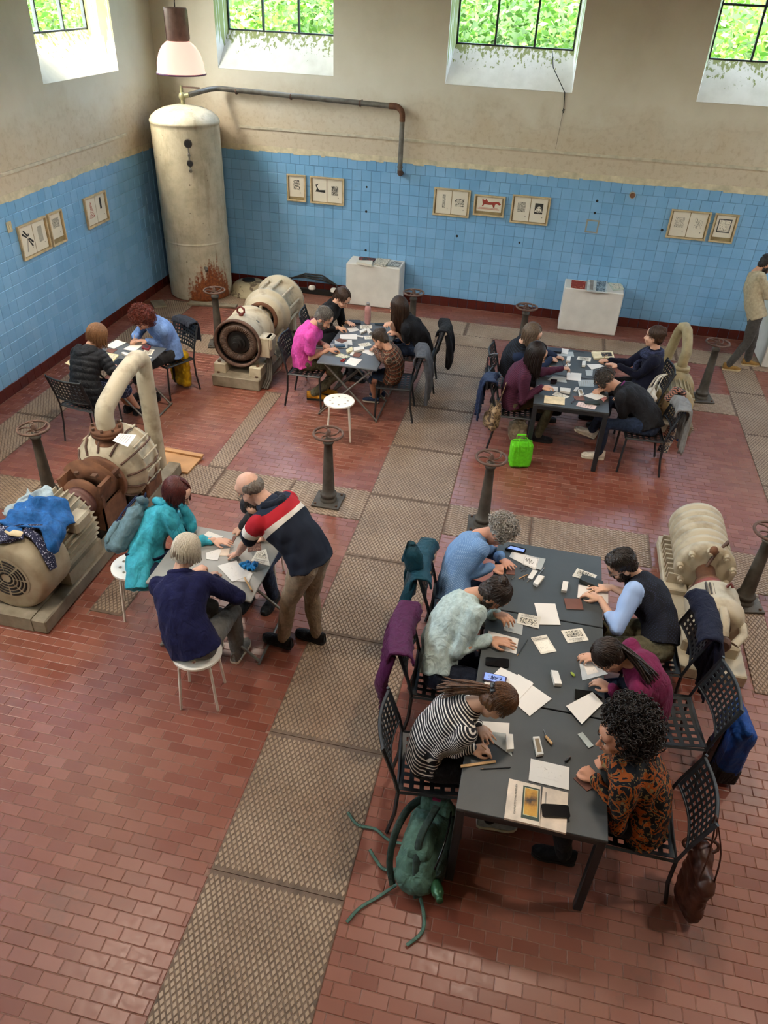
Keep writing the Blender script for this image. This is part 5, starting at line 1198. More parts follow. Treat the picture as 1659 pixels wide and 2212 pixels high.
def h_bun(M, hm, par, loc, HM, c=(0, -.09, .1), r=.045):
    V, F = cap_mesh(M, [(c, (r, r*.9, r)), ((.06, -.03, .0), (.022, .05, .05)), ((-.06, -.03, .0), (.022, .05, .05))], .024, True, .006, .003, 240); arrays_obj('hair', V, F, hm, par, loc)
    m = MB(); m.M = M; strands(m, M, 130, .13, r=.0045, lift=.005, jit=.006, spread=(.4, 2*PI-.4), stop=-.1)
    rr = random.Random(9)
    for k in range(14): a = k*.45; m.tube([Vector(c)+Vector((math.cos(a+t)*r*.8, math.sin(t*2+k)*r*.5, math.sin(a+t)*r*.8))*1.15 for t in np.linspace(0, 1.8, 8)], .006, 4)
    mbobj(m, 'hair_strands', hm, par, loc)
def h_curly(M, hm, par, loc, HM, R=(.1, .12, .11), c=(0, -.03, .045), n=420, cr=.012, hang=.0, face=.055, L=5):
    rr = random.Random(int(n*R[0]*100)); m = MB(); m.M = M; m.ell(c, (R[0]*.9, R[1]*.9, R[2]*.9), nu=18, nv=12)
    if hang: m.ell((c[0], c[1]-.03, c[2]-.07), (R[0]*.85, R[1]*.75, R[2]*.8), nu=16, nv=10)
    V, F = remesh(m, .007, 2); V += normals(V, F)*(.006*wnoise(V, 130)+.003*wnoise(V, 300, 8, 5))[:, None]
    Mi = np.array(M.inverted()); loc4 = V@Mi[:3, :3].T+Mi[:3, 3]; keep = ~((loc4[:, 1] > face) & (loc4[:, 2] < .07)); F2 = F[keep[F].all(axis=1)]; arrays_obj('hair', V, F2, hm, par, loc)
    m = MB(); m.M = M; k = 0
    while k < n:
        d = Vector((rr.gauss(0, 1), rr.gauss(0, 1), rr.gauss(0, 1))).normalized(); z0 = -.95 if hang else -.55
        if d.z < z0: continue
        p = Vector(c)+Vector((d.x*R[0], d.y*R[1], d.z*R[2]))*rr.uniform(.82, 1.08)
        if hang and d.z < .1: p.z -= rr.random()*.07
        if p.y > face and p.z < .075: k += 0; continue
        k += 1; x, y, dd = basis(d+Vector((rr.gauss(0, .4), rr.gauss(0, .4), rr.gauss(0, .4)))); q = rr.uniform(.7, 1.3)*cr; ph = rr.random()*6
        m.tube([p+x*(q*math.cos(ph+t))+y*(q*math.sin(ph+t))+dd*(.0042*t) for t in np.linspace(0, L, 9)], .0032, 3)
    mbobj(m, 'hair_curls', hm, par, loc)
def cyl_glasses(P, c='1A1A1C'):
    m = MB(); m.M = P['HM']
    for q in (-1, 1):
        m.tube([(q*.031+.021*math.cos(t), .1, .004+.017*math.sin(t)) for t in np.linspace(0, 2*PI, 17)[:-1]], .0022, 5, closed=True); m.tube([(q*.051, .098, .008), (q*.074, .06, .008), (q*.08, -.01, .005)], .002, 5)
    m.tube([(-.011, .102, .006), (0, .105, .009), (.011, .102, .006)], .0022, 5); mbobj(m, 'glasses', mat('glasses_'+c, c, .3), P['body'], P['loc'])
def seatpos(key, back=.05, dz=.545, dx=0.):
    x, y, d = SEATS[key]; f = face_dir(d); r = np.array([f[1], -f[0], 0]); p = np.array([x, y, 0])-f*back+r*dx; p[2] = dz; return p
def T(px, py, z=.765): return np3(at(px, py, z))
BLKSHOE = (cloth('black_shoe', '17171A', .6), mat('black_sole', '121212', .7)); WSHOE = (cloth('white_shoe', 'D2C8B8', .6), mat('white_sole', 'CFC3AE', .7))
JEANS = cloth('dark_jeans', '232F45', .85, .2); BLKT = cloth('black_trousers', '1B1B1E'); OLIVE = cloth('olive_trousers', '5C5844', .85, .15)
def f_stripe(N, u, v, w_, a): return N.ramp(N.math('SINE', N.math('MULTIPLY', u, 2*PI/.0165)), [(.42, '222228'), (.5, 'D8D2CB')])
def f_plaid(N, u, v, w_, a):
    p = N.coord('Object'); x, y, z = N.sep(p); c = lin('2B2019'); s1 = N.math('SINE', N.math('MULTIPLY', u, 2*PI/.045)); s2 = N.math('SINE', N.math('MULTIPLY', v, 15.)); s3 = N.math('SINE', N.math('ADD', N.math('MULTIPLY', u, 2*PI/.045), 1.6)); s4 = N.math('SINE', N.math('ADD', N.math('MULTIPLY', v, 15.), 1.6))
    col = N.mix(N.ramp(s1, [(.62, (0,0,0,1)), (.72, (.7,.7,.7,1))]), c, lin('6E331E')); col = N.mix(N.ramp(s2, [(.62, (0,0,0,1)), (.72, (.6,.6,.6,1))]), col, lin('5C2E1B'))
    m = N.math('MAXIMUM', N.ramp(s3, [(.96, (0,0,0,1)), (.985, (1,1,1,1))]), N.ramp(s4, [(.96, (0,0,0,1)), (.985, (1,1,1,1))])); return N.mix(N.math('MULTIPLY', m, .5), col, lin('B9A88C'))
def f_paisley(N, u, v, w_, a):
    pos = N.t.nodes.new('ShaderNodeNewGeometry').outputs['Position']; n = N.noise(7.5, 2, .5, pos, dist=2.6); n2 = N.noise(20, 2, .5, pos, dist=3.); n3 = N.noise(40, 2, .5, pos, dist=2)
    col = N.ramp(n, [(.48, '14151A'), (.488, '8A7450'), (.496, '8E4417'), (.58, '9A4C1A'), (.588, '14151A'), (.7, '17181C')]); col = N.mix(N.ramp(n2, [(.6, (0,0,0,1)), (.63, (1,1,1,1))]), col, lin('7C6A46')); return N.mix(N.ramp(n3, [(.66, (0,0,0,1)), (.68, (1,1,1,1))]), col, lin('14151A'))
def f_block(N, u, v, w_, a):
    # torso bands by distance along the back; sleeves red, white, navy
    reg = N.math('GREATER_THAN', w_, .5); tor = N.ramp(u, [(0, '161C2A'), (.318, '161C2A'), (.32, 'C9C3BB'), (.352, 'C9C3BB'), (.354, 'A01A26'), (.43, 'A01A26'), (.432, '1B2436'), (1, '1B2436')])
    nd = tor.node; nd.color_ramp.interpolation = 'CONSTANT'; sl = N.ramp(u, [(0, 'A01A26'), (.055, 'A01A26'), (.06, 'D5CFC8'), (.115, 'D5CFC8'), (.118, '161C2A')]); sl.node.color_ramp.interpolation = 'CONSTANT'; return N.mix(reg, tor, sl)
def f_fleck(N, u, v, w_, a):
    pos = N.t.nodes.new('ShaderNodeNewGeometry').outputs['Position']; return N.ramp(N.noise(75, 2, .5, pos), [(.58, '1A2136'), (.6, '33508F'), (.7, 'C9C5BD')])
def f_knit(N, u, v, w_, a):
    k = N.math('MULTIPLY', N.math('SINE', N.math('MULTIPLY', u, 2*PI/.013)), N.math('SINE', N.math('MULTIPLY', v, 46.))); return N.ramp(k, [(.2, '5E7FA8'), (.55, '6D8FB8'), (.78, '93AFCF')])
def f_quiltvest(N, u, v, w_, a):
    k = N.math('MULTIPLY', N.math('SINE', N.math('MULTIPLY', u, 2*PI/.02)), N.math('SINE', N.math('MULTIPLY', v, 40.))); vest = N.ramp(k, [(.35, '12141C'), (.6, '22263A')]); return N.mix(N.math('GREATER_THAN', w_, .5), vest, lin('96AFD8'))
def f_rib(c1, c2):
    return lambda N, u, v, w_, a: N.ramp(N.math('SINE', N.math('MULTIPLY', u, 2*PI/.014)), [(.2, c1), (.8, c2)])
def f_vest2(N, u, v, w_, a): return N.mix(N.math('GREATER_THAN', w_, .5), N.ramp(N.math('SINE', N.math('MULTIPLY', u, 2*PI/.022)), [(.3, '101116'), (.7, '1E2430')]), lin('1B2740'))
def coord_foot(px, py, z=0): return np3(at(px, py, z))
# ------------------------------------------------------------ long table, left side
P_ = person('stripe', 'person in black-and-white striped top bent over the long table', seatpos('stripe'), -82, (1072, 1517), (-84, 60, 0), (T(1046, 1590), T(1046, 1620)), None, ((1000, 1560), (938, 1626)), hpose=('flat', 'pen'),
  tone='CB9E84', top=uvcloth('striped_jersey', f_stripe), bottom=cloth('black_skirt', '141417'), bottom_name='skirt', shoes=(cloth('grey_trainer', '8F959A', .6), WSHOE[1]), hair=(lambda *a: h_pony(*a, p0=(0, -.1, .02), d0=(-1, .1, -.12), L=.3, grav=.12), '3A2416', '6A4426'), top_name='striped_top', hem=.02)
m = MB(); m.M = P_['HM']; m.box((0, -.118, .03), (.07, .022, .03), ch=.004); m.box((0, -.13, .03), (.03, .02, .02), ch=.004); mbobj(m, 'hair_clip', mat('hair_clip', '14141A', .35), P_['body'], P_['loc'])
P_ = person('denim', 'person in pale denim jacket with a dark hair bun', seatpos('denim'), -86, (1066, 1284), (-92, 58, 0), (T(1090, 1338, .80), T(1082, 1393)), None, ((1062, 1345), (962, 1428)), hpose=('rest', 'flat'), female=False, s=1.03,
  tone='BC8C70', top=cloth('pale_denim', 'A9BAB8', .85, .12), top_name='denim_jacket', bottom=cloth('navy_trousers', '1C2230'), shoes=BLKSHOE, hair=(lambda *a: h_bun(*a, c=(0, -.085, .105), r=.042), '1B1210', '33241C'), beard='221812', hem=.05, bulk=1.05, fold=1.5)
m = MB()
for k in (0, 1): m.tube([Vector(P_['pts'][7]+P_['X'][7]*(.07*s_)+P_['Y'][7]*(.09 if abs(s_) < .9 else .02)+P_['tang'][7]*.045) for s_ in (-.95, -1.05, -.7, 0, .7, 1.05, .95)][1:6], .018, 8, flat=.5)
mbobj(m, 'collar', MATS['pale_denim'], P_['body'], P_['loc'])
P_ = person('grey', 'person with grey curly hair in blue open-knit sweater', seatpos('grey'), -86, (1076, 1150), (-82, 62, 0), (T(1098, 1219), T(1082, 1231)), None, ((1060, 1190), (1010, 1240)), hpose=('flat', 'fist'),
  tone='C8927A', top=uvcloth('blue_open_knit', f_knit), bottom=JEANS, shoes=BLKSHOE, hair=(h_curly, '77716B', 'B0AAA2'), hem=.03, bulk=1.06)
m = MB(); q = P_; m.tube([Vector(q['NB']-q['tang'][7]*.03+q['X'][7]*(.088*math.cos(t))+q['Y'][7]*(.082*math.sin(t)+.005)) for t in np.linspace(0, 2*PI, 25)[:-1]], .011, 6, closed=True); mbobj(m, 'white_neckline', cloth('white_cotton', 'E4E0DA'), q['body'], q['loc'])
# ------------------------------------------------------------ long table, right side
P_ = person('beard', 'bearded man in navy quilted vest and light blue shirt', seatpos('beard'), 94, (1344, 1222), (102, 40, 0), (T(1272, 1292), T(1303, 1277)), None, ((1322, 1360), (1370, 1290)), hpose=('pen', 'flat'), female=False, s=1.02,
  tone='D0A48A', top=uvcloth('navy_vest_blue_sleeves', f_quiltvest), top_name='vest', bottom=OLIVE, shoes=BLKSHOE, hair=(h_quiff, '15110F', '2A211C'), beard='17110E', sleeve=.72, bulk=1.05, hem=.02); cyl_glasses(P_)
q = P_; m = MB(); m.tube([Vector(q['NB']-q['tang'][7]*.01+q['X'][7]*(.068*math.cos(t))+q['Y'][7]*(.066*math.sin(t))) for t in np.linspace(.5, 2*PI+1.1-.5, 22)], .016, 8, flat=.6); mbobj(m, 'shirt_collar', cloth('light_blue_shirt', '9DB4DC'), q['body'], q['loc'])
P_ = person('magenta', 'person in magenta sweater with a dark ponytail', seatpos('mag', -.13, .545, .04), 95, (1318, 1418), (98, 66, 0), (T(1296, 1478), T(1268, 1422)), None, ((1352, 1528), (1330, 1440)), hpose=('rest', 'rest'),
  tone='C8987E', top=cloth('magenta_wool', '6E1F46', .9, .1), bottom=JEANS, shoes=BLKSHOE, hair=(lambda *a: h_pony(*a, p0=(0, -.1, -.02), d0=(1, -.45, -.25), L=.26, grav=.2), '1B1210', '332219'), hem=.03)
P_ = person('curly', 'person in orange paisley shirt with big dark curly hair', seatpos('curly', .02), 88, (1334, 1588), (112, 16, 0), (T(1262, 1668), T(1294, 1658)), None, ((1346, 1785), (1330, 1680)), hpose=('fist', 'rest'), s=1.03,
  tone='C48C70', top=uvcloth('orange_paisley', f_paisley), top_name='paisley_shirt', bottom=BLKT, shoes=BLKSHOE, hair=(lambda *a: h_curly(*a, R=(.155, .135, .11), c=(0, -.085, .06), n=950, cr=.013, hang=.05, face=.02, L=7), '120C0A', '241814'), bulk=1.1, hem=.2, fold=1.6)
a_ = P_['arms'][0]; d_ = unit(a_[2]-a_[1]); m = MB(); m.cyl(Vector(a_[2]-d_*.03), Vector(a_[2]-d_*.012), .0305, n=16); mbobj(m, 'wrist_watch', mat('steel_watch', 'B9BBBE', .25, .9), P_['body'], P_['loc'])
# ------------------------------------------------------------ folding table, front left
P_ = person('teal', 'person in turquoise rain jacket resting cheek on hand', (3.46, -7.97, .555), -84, (384, 1066), (-96, 24, 0), (T(401, 1090, 1.0), T(482, 1172, .745)), None, ((408, 1128), (398, 1165)), hpose=('cheek', 'flat'), elbow_hint=(np.array([.6, .2, -1.]), None),
  tone='D0A28A', top=cloth('turquoise_shell', '38A0B4', .55, .1), top_name='rain_jacket', bottom=JEANS, shoes=BLKSHOE, sleeve=.93, hair=(h_bob2, '3A1512', '5E231C'), bulk=1.1, hem=.2, seat=.472, fold=2.2)
q = P_; m = MB(); m.tube([Vector(q['NB']-q['tang'][7]*.0+q['X'][7]*(.095*math.cos(t))+q['Y'][7]*(.085*math.sin(t)-.02)-q['tang'][7]*(.03*max(0, -math.sin(t)))) for t in np.linspace(PI*.95, 2.05*PI, 18)], [.02]+[.032]*16+[.02], 10); mbobj(m, 'hood', MATS['turquoise_shell'], q['body'], q['loc'])
P_ = person('white', 'white-haired person in navy sweatshirt seen from behind', (4.16, -8.68, .56), -4, (404, 1192), (-12, 30, 0), (T(432, 1232, .75), T(470, 1240, .76)), None, ((345, 1300), (518, 1292)), hpose=('rest', 'fist'),
  tone='CC9E86', top=cloth('navy_fleece', '17193F', .9, .1), top_name='sweatshirt', bottom=cloth('grey_trousers', '5E5C58'), shoes=(cloth('grey_shoe', '6B645A', .6), WSHOE[1]), hair=(h_bob2, 'A39A88', 'D6CFC0'), bulk=1.12, hem=.06, seat=.472, elbow_hint=(np.array([-1, -.2, -.5]), np.array([1., -.2, -.5])))
q = P_; m = MB(); m.tube([Vector(q['NB']+q['tang'][7]*.0+q['X'][7]*(.07*math.cos(t))+q['Y'][7]*(.066*math.sin(t))) for t in np.linspace(0, 2*PI, 25)[:-1]], .02, 8, closed=True, flat=1.2); mbobj(m, 'collar', MATS['navy_fleece'], q['body'], q['loc'])
P_ = person('bend', 'balding man in navy, red and white top bending over folding table', (4.83, -8.02, .93), 78, (541, 1056), (82, 48, 0), (T(500, 1192, .745), T(552, 1160, .745)), (coord_foot(612, 1398), coord_foot(684, 1384)), ((528, 1160), (565, 1120)), hpose=('flat', 'rest'), female=False, s=1.02, standing=True,
  tone='CC9F8A', top=uvcloth('colour_block_jersey', f_block), top_name='colour_block_top', bottom=cloth('khaki_cotton', '8A7863', .85, .12), shoes=BLKSHOE, hair=(h_bald, '4E453E', '80766C'), sleeve=.5, bulk=1.1, bellyr=1.1, hem=.03, round_back=.03, elbow_hint=(np.array([.3, -1, .2]), None)); cyl_glasses(P_)
q = P_; m = MB(); m.tube([Vector(q['NB']+q['X'][7]*(.085*math.cos(t))+q['Y'][7]*(.075*math.sin(t)-.025)-q['tang'][7]*(.05*max(0, -math.sin(t)))) for t in np.linspace(PI*.95, 2.05*PI, 18)], [.02]+[.034]*16+[.02], 10); mbobj(m, 'hood', cloth('navy_jersey', '161C2A'), q['body'], q['loc'])
P_ = person('hidden', 'person in dark sleeves half hidden behind the bending man', (4.30, -7.20, .555), 172, (556, 1090), (175, 40, 0), (T(505, 1143, .75), T(548, 1140, .75)), None, ((494, 1110), (600, 1120)), hpose=('rest', 'pen'), voxel=.007,
  tone='CB9E84', top=cloth('charcoal_knit', '2A2A2E'), bottom=JEANS, shoes=BLKSHOE, hair=(h_short, '1A1412', '30251F'), seat=.472)
# ------------------------------------------------------------ folding table, far left
FV = .0075
P_ = person('puffer', 'person in black quilted puffer jacket at small folding table', seatpos('puffer', .0), -14, (211, 726), (-40, 34, 0), (T(246, 791, .745), T(276, 790, .74)), (coord_foot(280, 888), coord_foot(300, 893)), ((215, 790), (250, 812)), hpose=('rest', 'rest'), voxel=FV,
  tone='CA9C82', top=cloth('black_nylon', '15171C', .5, .1), top_name='puffer_jacket', quilt=.055, bottom=uvcloth('blue_print_skirt', f_fleck), bottom_name='skirt', legs='skirt', shoes=BLKSHOE, hair=(h_bob, '5E3F28', '8A6340'), bulk=1.12, hem=.1)
q = P_; m = MB(); m.tube([Vector(q['NB']+q['X'][7]*(.1*math.cos(t))+q['Y'][7]*(.09*math.sin(t)-.02)-q['tang'][7]*(.1*max(0, -math.sin(t)))) for t in np.linspace(PI*.98, 2.02*PI, 18)], [.025]+[.045]*16+[.025], 10); mbobj(m, 'hood', MATS['black_nylon'], q['body'], q['loc'])
P_ = person('redh', 'person with red curly hair in light blue sweatshirt', seatpos('red', .02), 150, (307, 690), (158, 58, 0), (T(306, 738, .745), T(286, 738, .745)), None, ((366, 740), (300, 715)), hpose=('flat', 'pen'), voxel=FV,
  tone='CA987E', top=cloth('light_blue_cotton', '6F8FC4', .88, .1), top_name='sweatshirt', bottom=cloth('charcoal_trousers', '2B2A2B'), legs='crop', shoes=BLKSHOE, hair=(lambda *a: h_curly(*a, R=(.118, .128, .12), c=(0, -.035, .035), n=520, cr=.015, hang=.04, face=.04, L=6), '3F1710', '7A331E'), bulk=1.08, hem=.05)
# ------------------------------------------------------------ folding tables, centre
P_ = person('pink', 'man in bright pink t-shirt with grey hair, writing', seatpos('pink', .06), -80, (699, 688), (-98, 40, 0), (T(704, 748, .745), T(724, 757, .745)), (coord_foot(676, 862), coord_foot(698, 852)), ((690, 735), (660, 768)), hpose=('rest', 'pen'), female=False, voxel=FV, s=1.02,
  tone='C2937A', top=cloth('pink_cotton', 'C9499C', .85, .1), top_name='t_shirt', bottom=OLIVE, shoes=(cloth('yellow_trainer', 'B9801F', .6), BLKSHOE[1]), hair=(h_short, '35322F', '77726C'), beard='4A4540', sleeve=.48, bulk=1.05, hem=.03)
P_ = person('blackw', 'smiling woman in black with a ponytail, writing', seatpos('blackw', .04), -95, (740, 644), (-118, 42, 0), (T(758, 702, .745), T(742, 713, .745)), None, ((735, 690), (700, 715)), hpose=('flat', 'pen'), voxel=FV,
  tone='CC9E84', top=cloth('black_jersey', '131316', .88), bottom=BLKT, shoes=BLKSHOE, hair=(lambda *a: h_pony(*a, p0=(0, -.105, .03), d0=(-.8, .3, -.5), L=.2, grav=.8), '20160F', '4A3322'), sleeve=.85)
P_ = person('longh', 'woman in black t-shirt with very long brown hair', seatpos('longh', .05), 88, (860, 664), (82, 20, 0), (T(846, 720, .76), T(838, 703, .93)), None, ((868, 735), (846, 730)), hpose=('rest', 'rest'), voxel=FV, elbow_hint=(np.array([-.5, -.5, -1]), np.array([-.3, .5, -1])),
  tone='CC9E84', top=MATS['black_jersey'], top_name='t_shirt', bottom=JEANS, shoes=BLKSHOE, hair=(lambda *a: h_long(*a, L=.5, n=300), '1E130D', '402A1B'), sleeve=.48, hem=.05)
P_ = person('boy', 'boy in checked shirt and denim shorts, drawing', seatpos('boy', -.02, .535, -.02), 92, (822, 733), (78, 38, 0), (T(806, 754, .745), T(812, 749, .745)), (coord_foot(808, 868, .02), coord_foot(822, 858, .02)), ((812, 785), (830, 760)), hpose=('rest', 'pen'), voxel=.0068, s=.79, head_s=1.2, female=False,
  tone='C08E72', top=uvcloth('checked_flannel', f_plaid), top_name='checked_shirt', bottom=cloth('denim_shorts', '1F3148'), bottom_name='shorts', legs='short', shoes=(cloth('navy_trainer', '24324E', .6), WSHOE[1]), hair=(h_short, '241912', '40301F'), hem=.08, bulk=1.12)
# ------------------------------------------------------------ group of four, right
P_ = person('vest', 'person in dark padded vest, face turned away, far left of four', seatpos('vest', .04), -86, (1150, 724), (-105, 30, 0), (T(1212, 772, .76), T(1199, 777, .77)), None, ((1190, 765), (1165, 800)), hpose=('rest', 'fist'), voxel=FV,
  tone='CC9E84', top=uvcloth('dark_padded_vest', f_vest2), top_name='padded_vest', bottom=BLKT, shoes=BLKSHOE, hair=(lambda *a: h_long(*a, L=.26, n=230, front=.8), '41342A', '776553'), bulk=1.08)
P_ = person('plum', 'woman in plum jumper with long black hair holding a pencil', seatpos('mar4', .04), -86, (1160, 766), (-92, 26, 0), (T(1226, 797, .82), T(1184, 840, .80)), (None, coord_foot(1192, 903)), ((1190, 805), (1113, 858)), hpose=('pen', 'rest'), voxel=FV,
  tone='CC9E84', top=uvcloth('plum_ribbed_knit', f_rib('3C1A2C', '55263C')), top_name='jumper', bottom=OLIVE, shoes=BLKSHOE, hair=(lambda *a: h_long(*a, L=.36, n=270, front=.7), '120D0C', '2A1F1C'), hem=.04); cyl_glasses(P_)
P_ = person('navy', 'woman in navy cardigan and scarf looking up', seatpos('navy', .02), 94, (1414, 728), (72, 4, 0), (T(1322, 789, .765), T(1302, 780, .765)), None, ((1380, 800), (1370, 785)), hpose=('flat', 'pen'), voxel=FV,
  tone='D0A086', top=cloth('navy_wool', '121426', .9), top_name='cardigan', bottom=BLKT, shoes=BLKSHOE, hair=(lambda *a: h_bun(*a, c=(0, -.09, .09), r=.04), '2C1D14', '4E3524'), hem=.06)
q = P_; m = MB()
for k in range(3): m.tube([Vector(q['NB']-q['tang'][7]*(.01+.022*k)+q['X'][7]*((.085+.014*k)*math.cos(t))+q['Y'][7]*((.08+.016*k)*math.sin(t)+.012*k)) for t in np.linspace(0, 2*PI, 25)[:-1]], .026, 8, closed=True)
m.tube([Vector(q['pts'][6]+q['Y'][6]*.135), Vector(q['pts'][5]+q['Y'][5]*.16+q['X'][5]*.04), Vector(q['pts'][3]+q['Y'][3]*.17+q['X'][5]*.02), Vector(q['pts'][2]+q['Y'][2]*.16)], [.04, .06, .06, .03], 8, flat=.4)
def scarfm(N, u, v, w_, a): return N.ramp(N.noise(40, 3), [(.4, '1A1E33'), (.6, '343A56')])
mbobj(m, 'scarf', uvcloth('navy_check_scarf', scarfm), q['body'], q['loc'])
P_ = person('blackj', 'person in black hooded jacket with crossed legs, writing', seatpos('blackj', .05), 92, (1310, 824), (88, 58, 0), (T(1338, 866, .765), T(1288, 843, .765)), (coord_foot(1290, 990), np3(at(1278, 930, .27))), ((1330, 905), (1330, 830)), hpose=('rest', 'pen'), female=False, voxel=FV,
  tone='C8987E', top=cloth('black_softshell', '141316', .7), top_name='hooded_jacket', bottom=JEANS, shoes=WSHOE, hair=(lambda *a: h_curly(*a, R=(.095, .112, .1), c=(0, -.022, .045), n=260, cr=.015, face=.06, L=4), '231E1A', '5A524A'), bulk=1.1, hem=.08, knee_hint=(None, np.array([-.8, .2, 1.2])))
q = P_; m = MB(); m.tube([Vector(q['NB']+q['X'][7]*(.08*math.cos(t))+q['Y'][7]*(.07*math.sin(t)-.02)) for t in np.linspace(PI*.9, 2.1*PI, 18)], [.006]+[.009]*16+[.006], 8); mbobj(m, 'collar_lining', cloth('purple_trim', '6E2C66'), q['body'], q['loc'])
# ------------------------------------------------------------ standing man at right edge
P_ = person('stander', 'man in beige overshirt and tan trainers standing by the back wall', (9.12, -1.16, .86), -84, (1655, 572), (-86, 30, 0), (np.array([9.5, -1.02, 1.05]), np.array([9.5, -1.26, 1.05])), (np.array([9.28, -.98, 0]), np.array([8.98, -1.24, 0])), (None, (1614, 655)), hpose=('rest', 'rest'), female=False, standing=True, s=.97, voxel=FV, knee_hint=(np.array([1., 0, .2]), np.array([1., 0, .2])),
  tone='BC8C70', top=cloth('beige_twill', 'AFA286', .85, .1), top_name='overshirt', bottom=cloth('grey_denim', '4C4945', .85, .15), shoes=(cloth('tan_trainer', '93703A', .6), mat('cream_sole', 'C4AE86', .7)), hair=(h_short, '15100E', '2A211C'), beard='1B1411', hem=.1, elbow_hint=(None, np.array([-.3, -.6, -1])), round_back=.02)
q = P_; m = MB(); m.tube([Vector(q['NB']+q['X'][7]*(.07*math.cos(t))+q['Y'][7]*(.066*math.sin(t))) for t in np.linspace(0, 2*PI, 25)[:-1]], .02, 8, closed=True); mbobj(m, 'collar', MATS['beige_twill'], q['body'], q['loc'])
# ================================================================ LOOSE THINGS
SQ, FO, P1Z, P2Z = .7425, .7185, .6705, .6705
class Crop:
    def __init__(s, ox, oy, sc, z): s.o = (ox, oy, sc, z)
    def w(s, p, z=None): return at(s.o[0]+p[0]/s.o[2], s.o[1]+p[1]/s.o[2], s.o[3] if z is None else z)
M_trace = mat('tracing_paper', '9FA3A0', .7, var=.03); M_lino = mat('brown_lino_plate', '6E4639', .8, var=.06); M_box = mat('white_card_box', 'D6D1C8', .7, var=.03); M_phone = mat('black_glass', '0C0D10', .12, var=.02); M_wood = mat('beech_wood', 'C9A06C', .6, var=.1); M_pencil = mat('black_pencil', '1A1A1C', .4); M_pw = mat('raw_pencil_wood', 'B98E5C', .6)
M_cardbg = mat('cream_card', 'D2CBBC', .8, var=.02); M_scr = emis('lit_phone_screen', '6F86C8', .35)
def prism3(poly, th, M0=None):
    n = len(poly); m = MB(); m.add([p for p in poly]+[Vector(p)+Vector((0, 0, th)) for p in poly], [tuple(range(n))[::-1], tuple(range(n, 2*n))]+[(k, (k+1) % n, n+(k+1) % n, n+k) for k in range(n)]); return m
def text_mesh(body, size):
    cu = bpy.data.curves.new('t', 'FONT'); cu.body = body; cu.size = size; cu.align_x = 'CENTER'; cu.align_y = 'CENTER'; o = bpy.data.objects.new('t', cu); TS.collection.objects.link(o)
    TS.view_layers[0].update(); dg = TS.view_layers[0].depsgraph; me = bpy.data.meshes.new_from_object(o.evaluated_get(dg)); bpy.data.objects.remove(o); return me
DZ = [0]
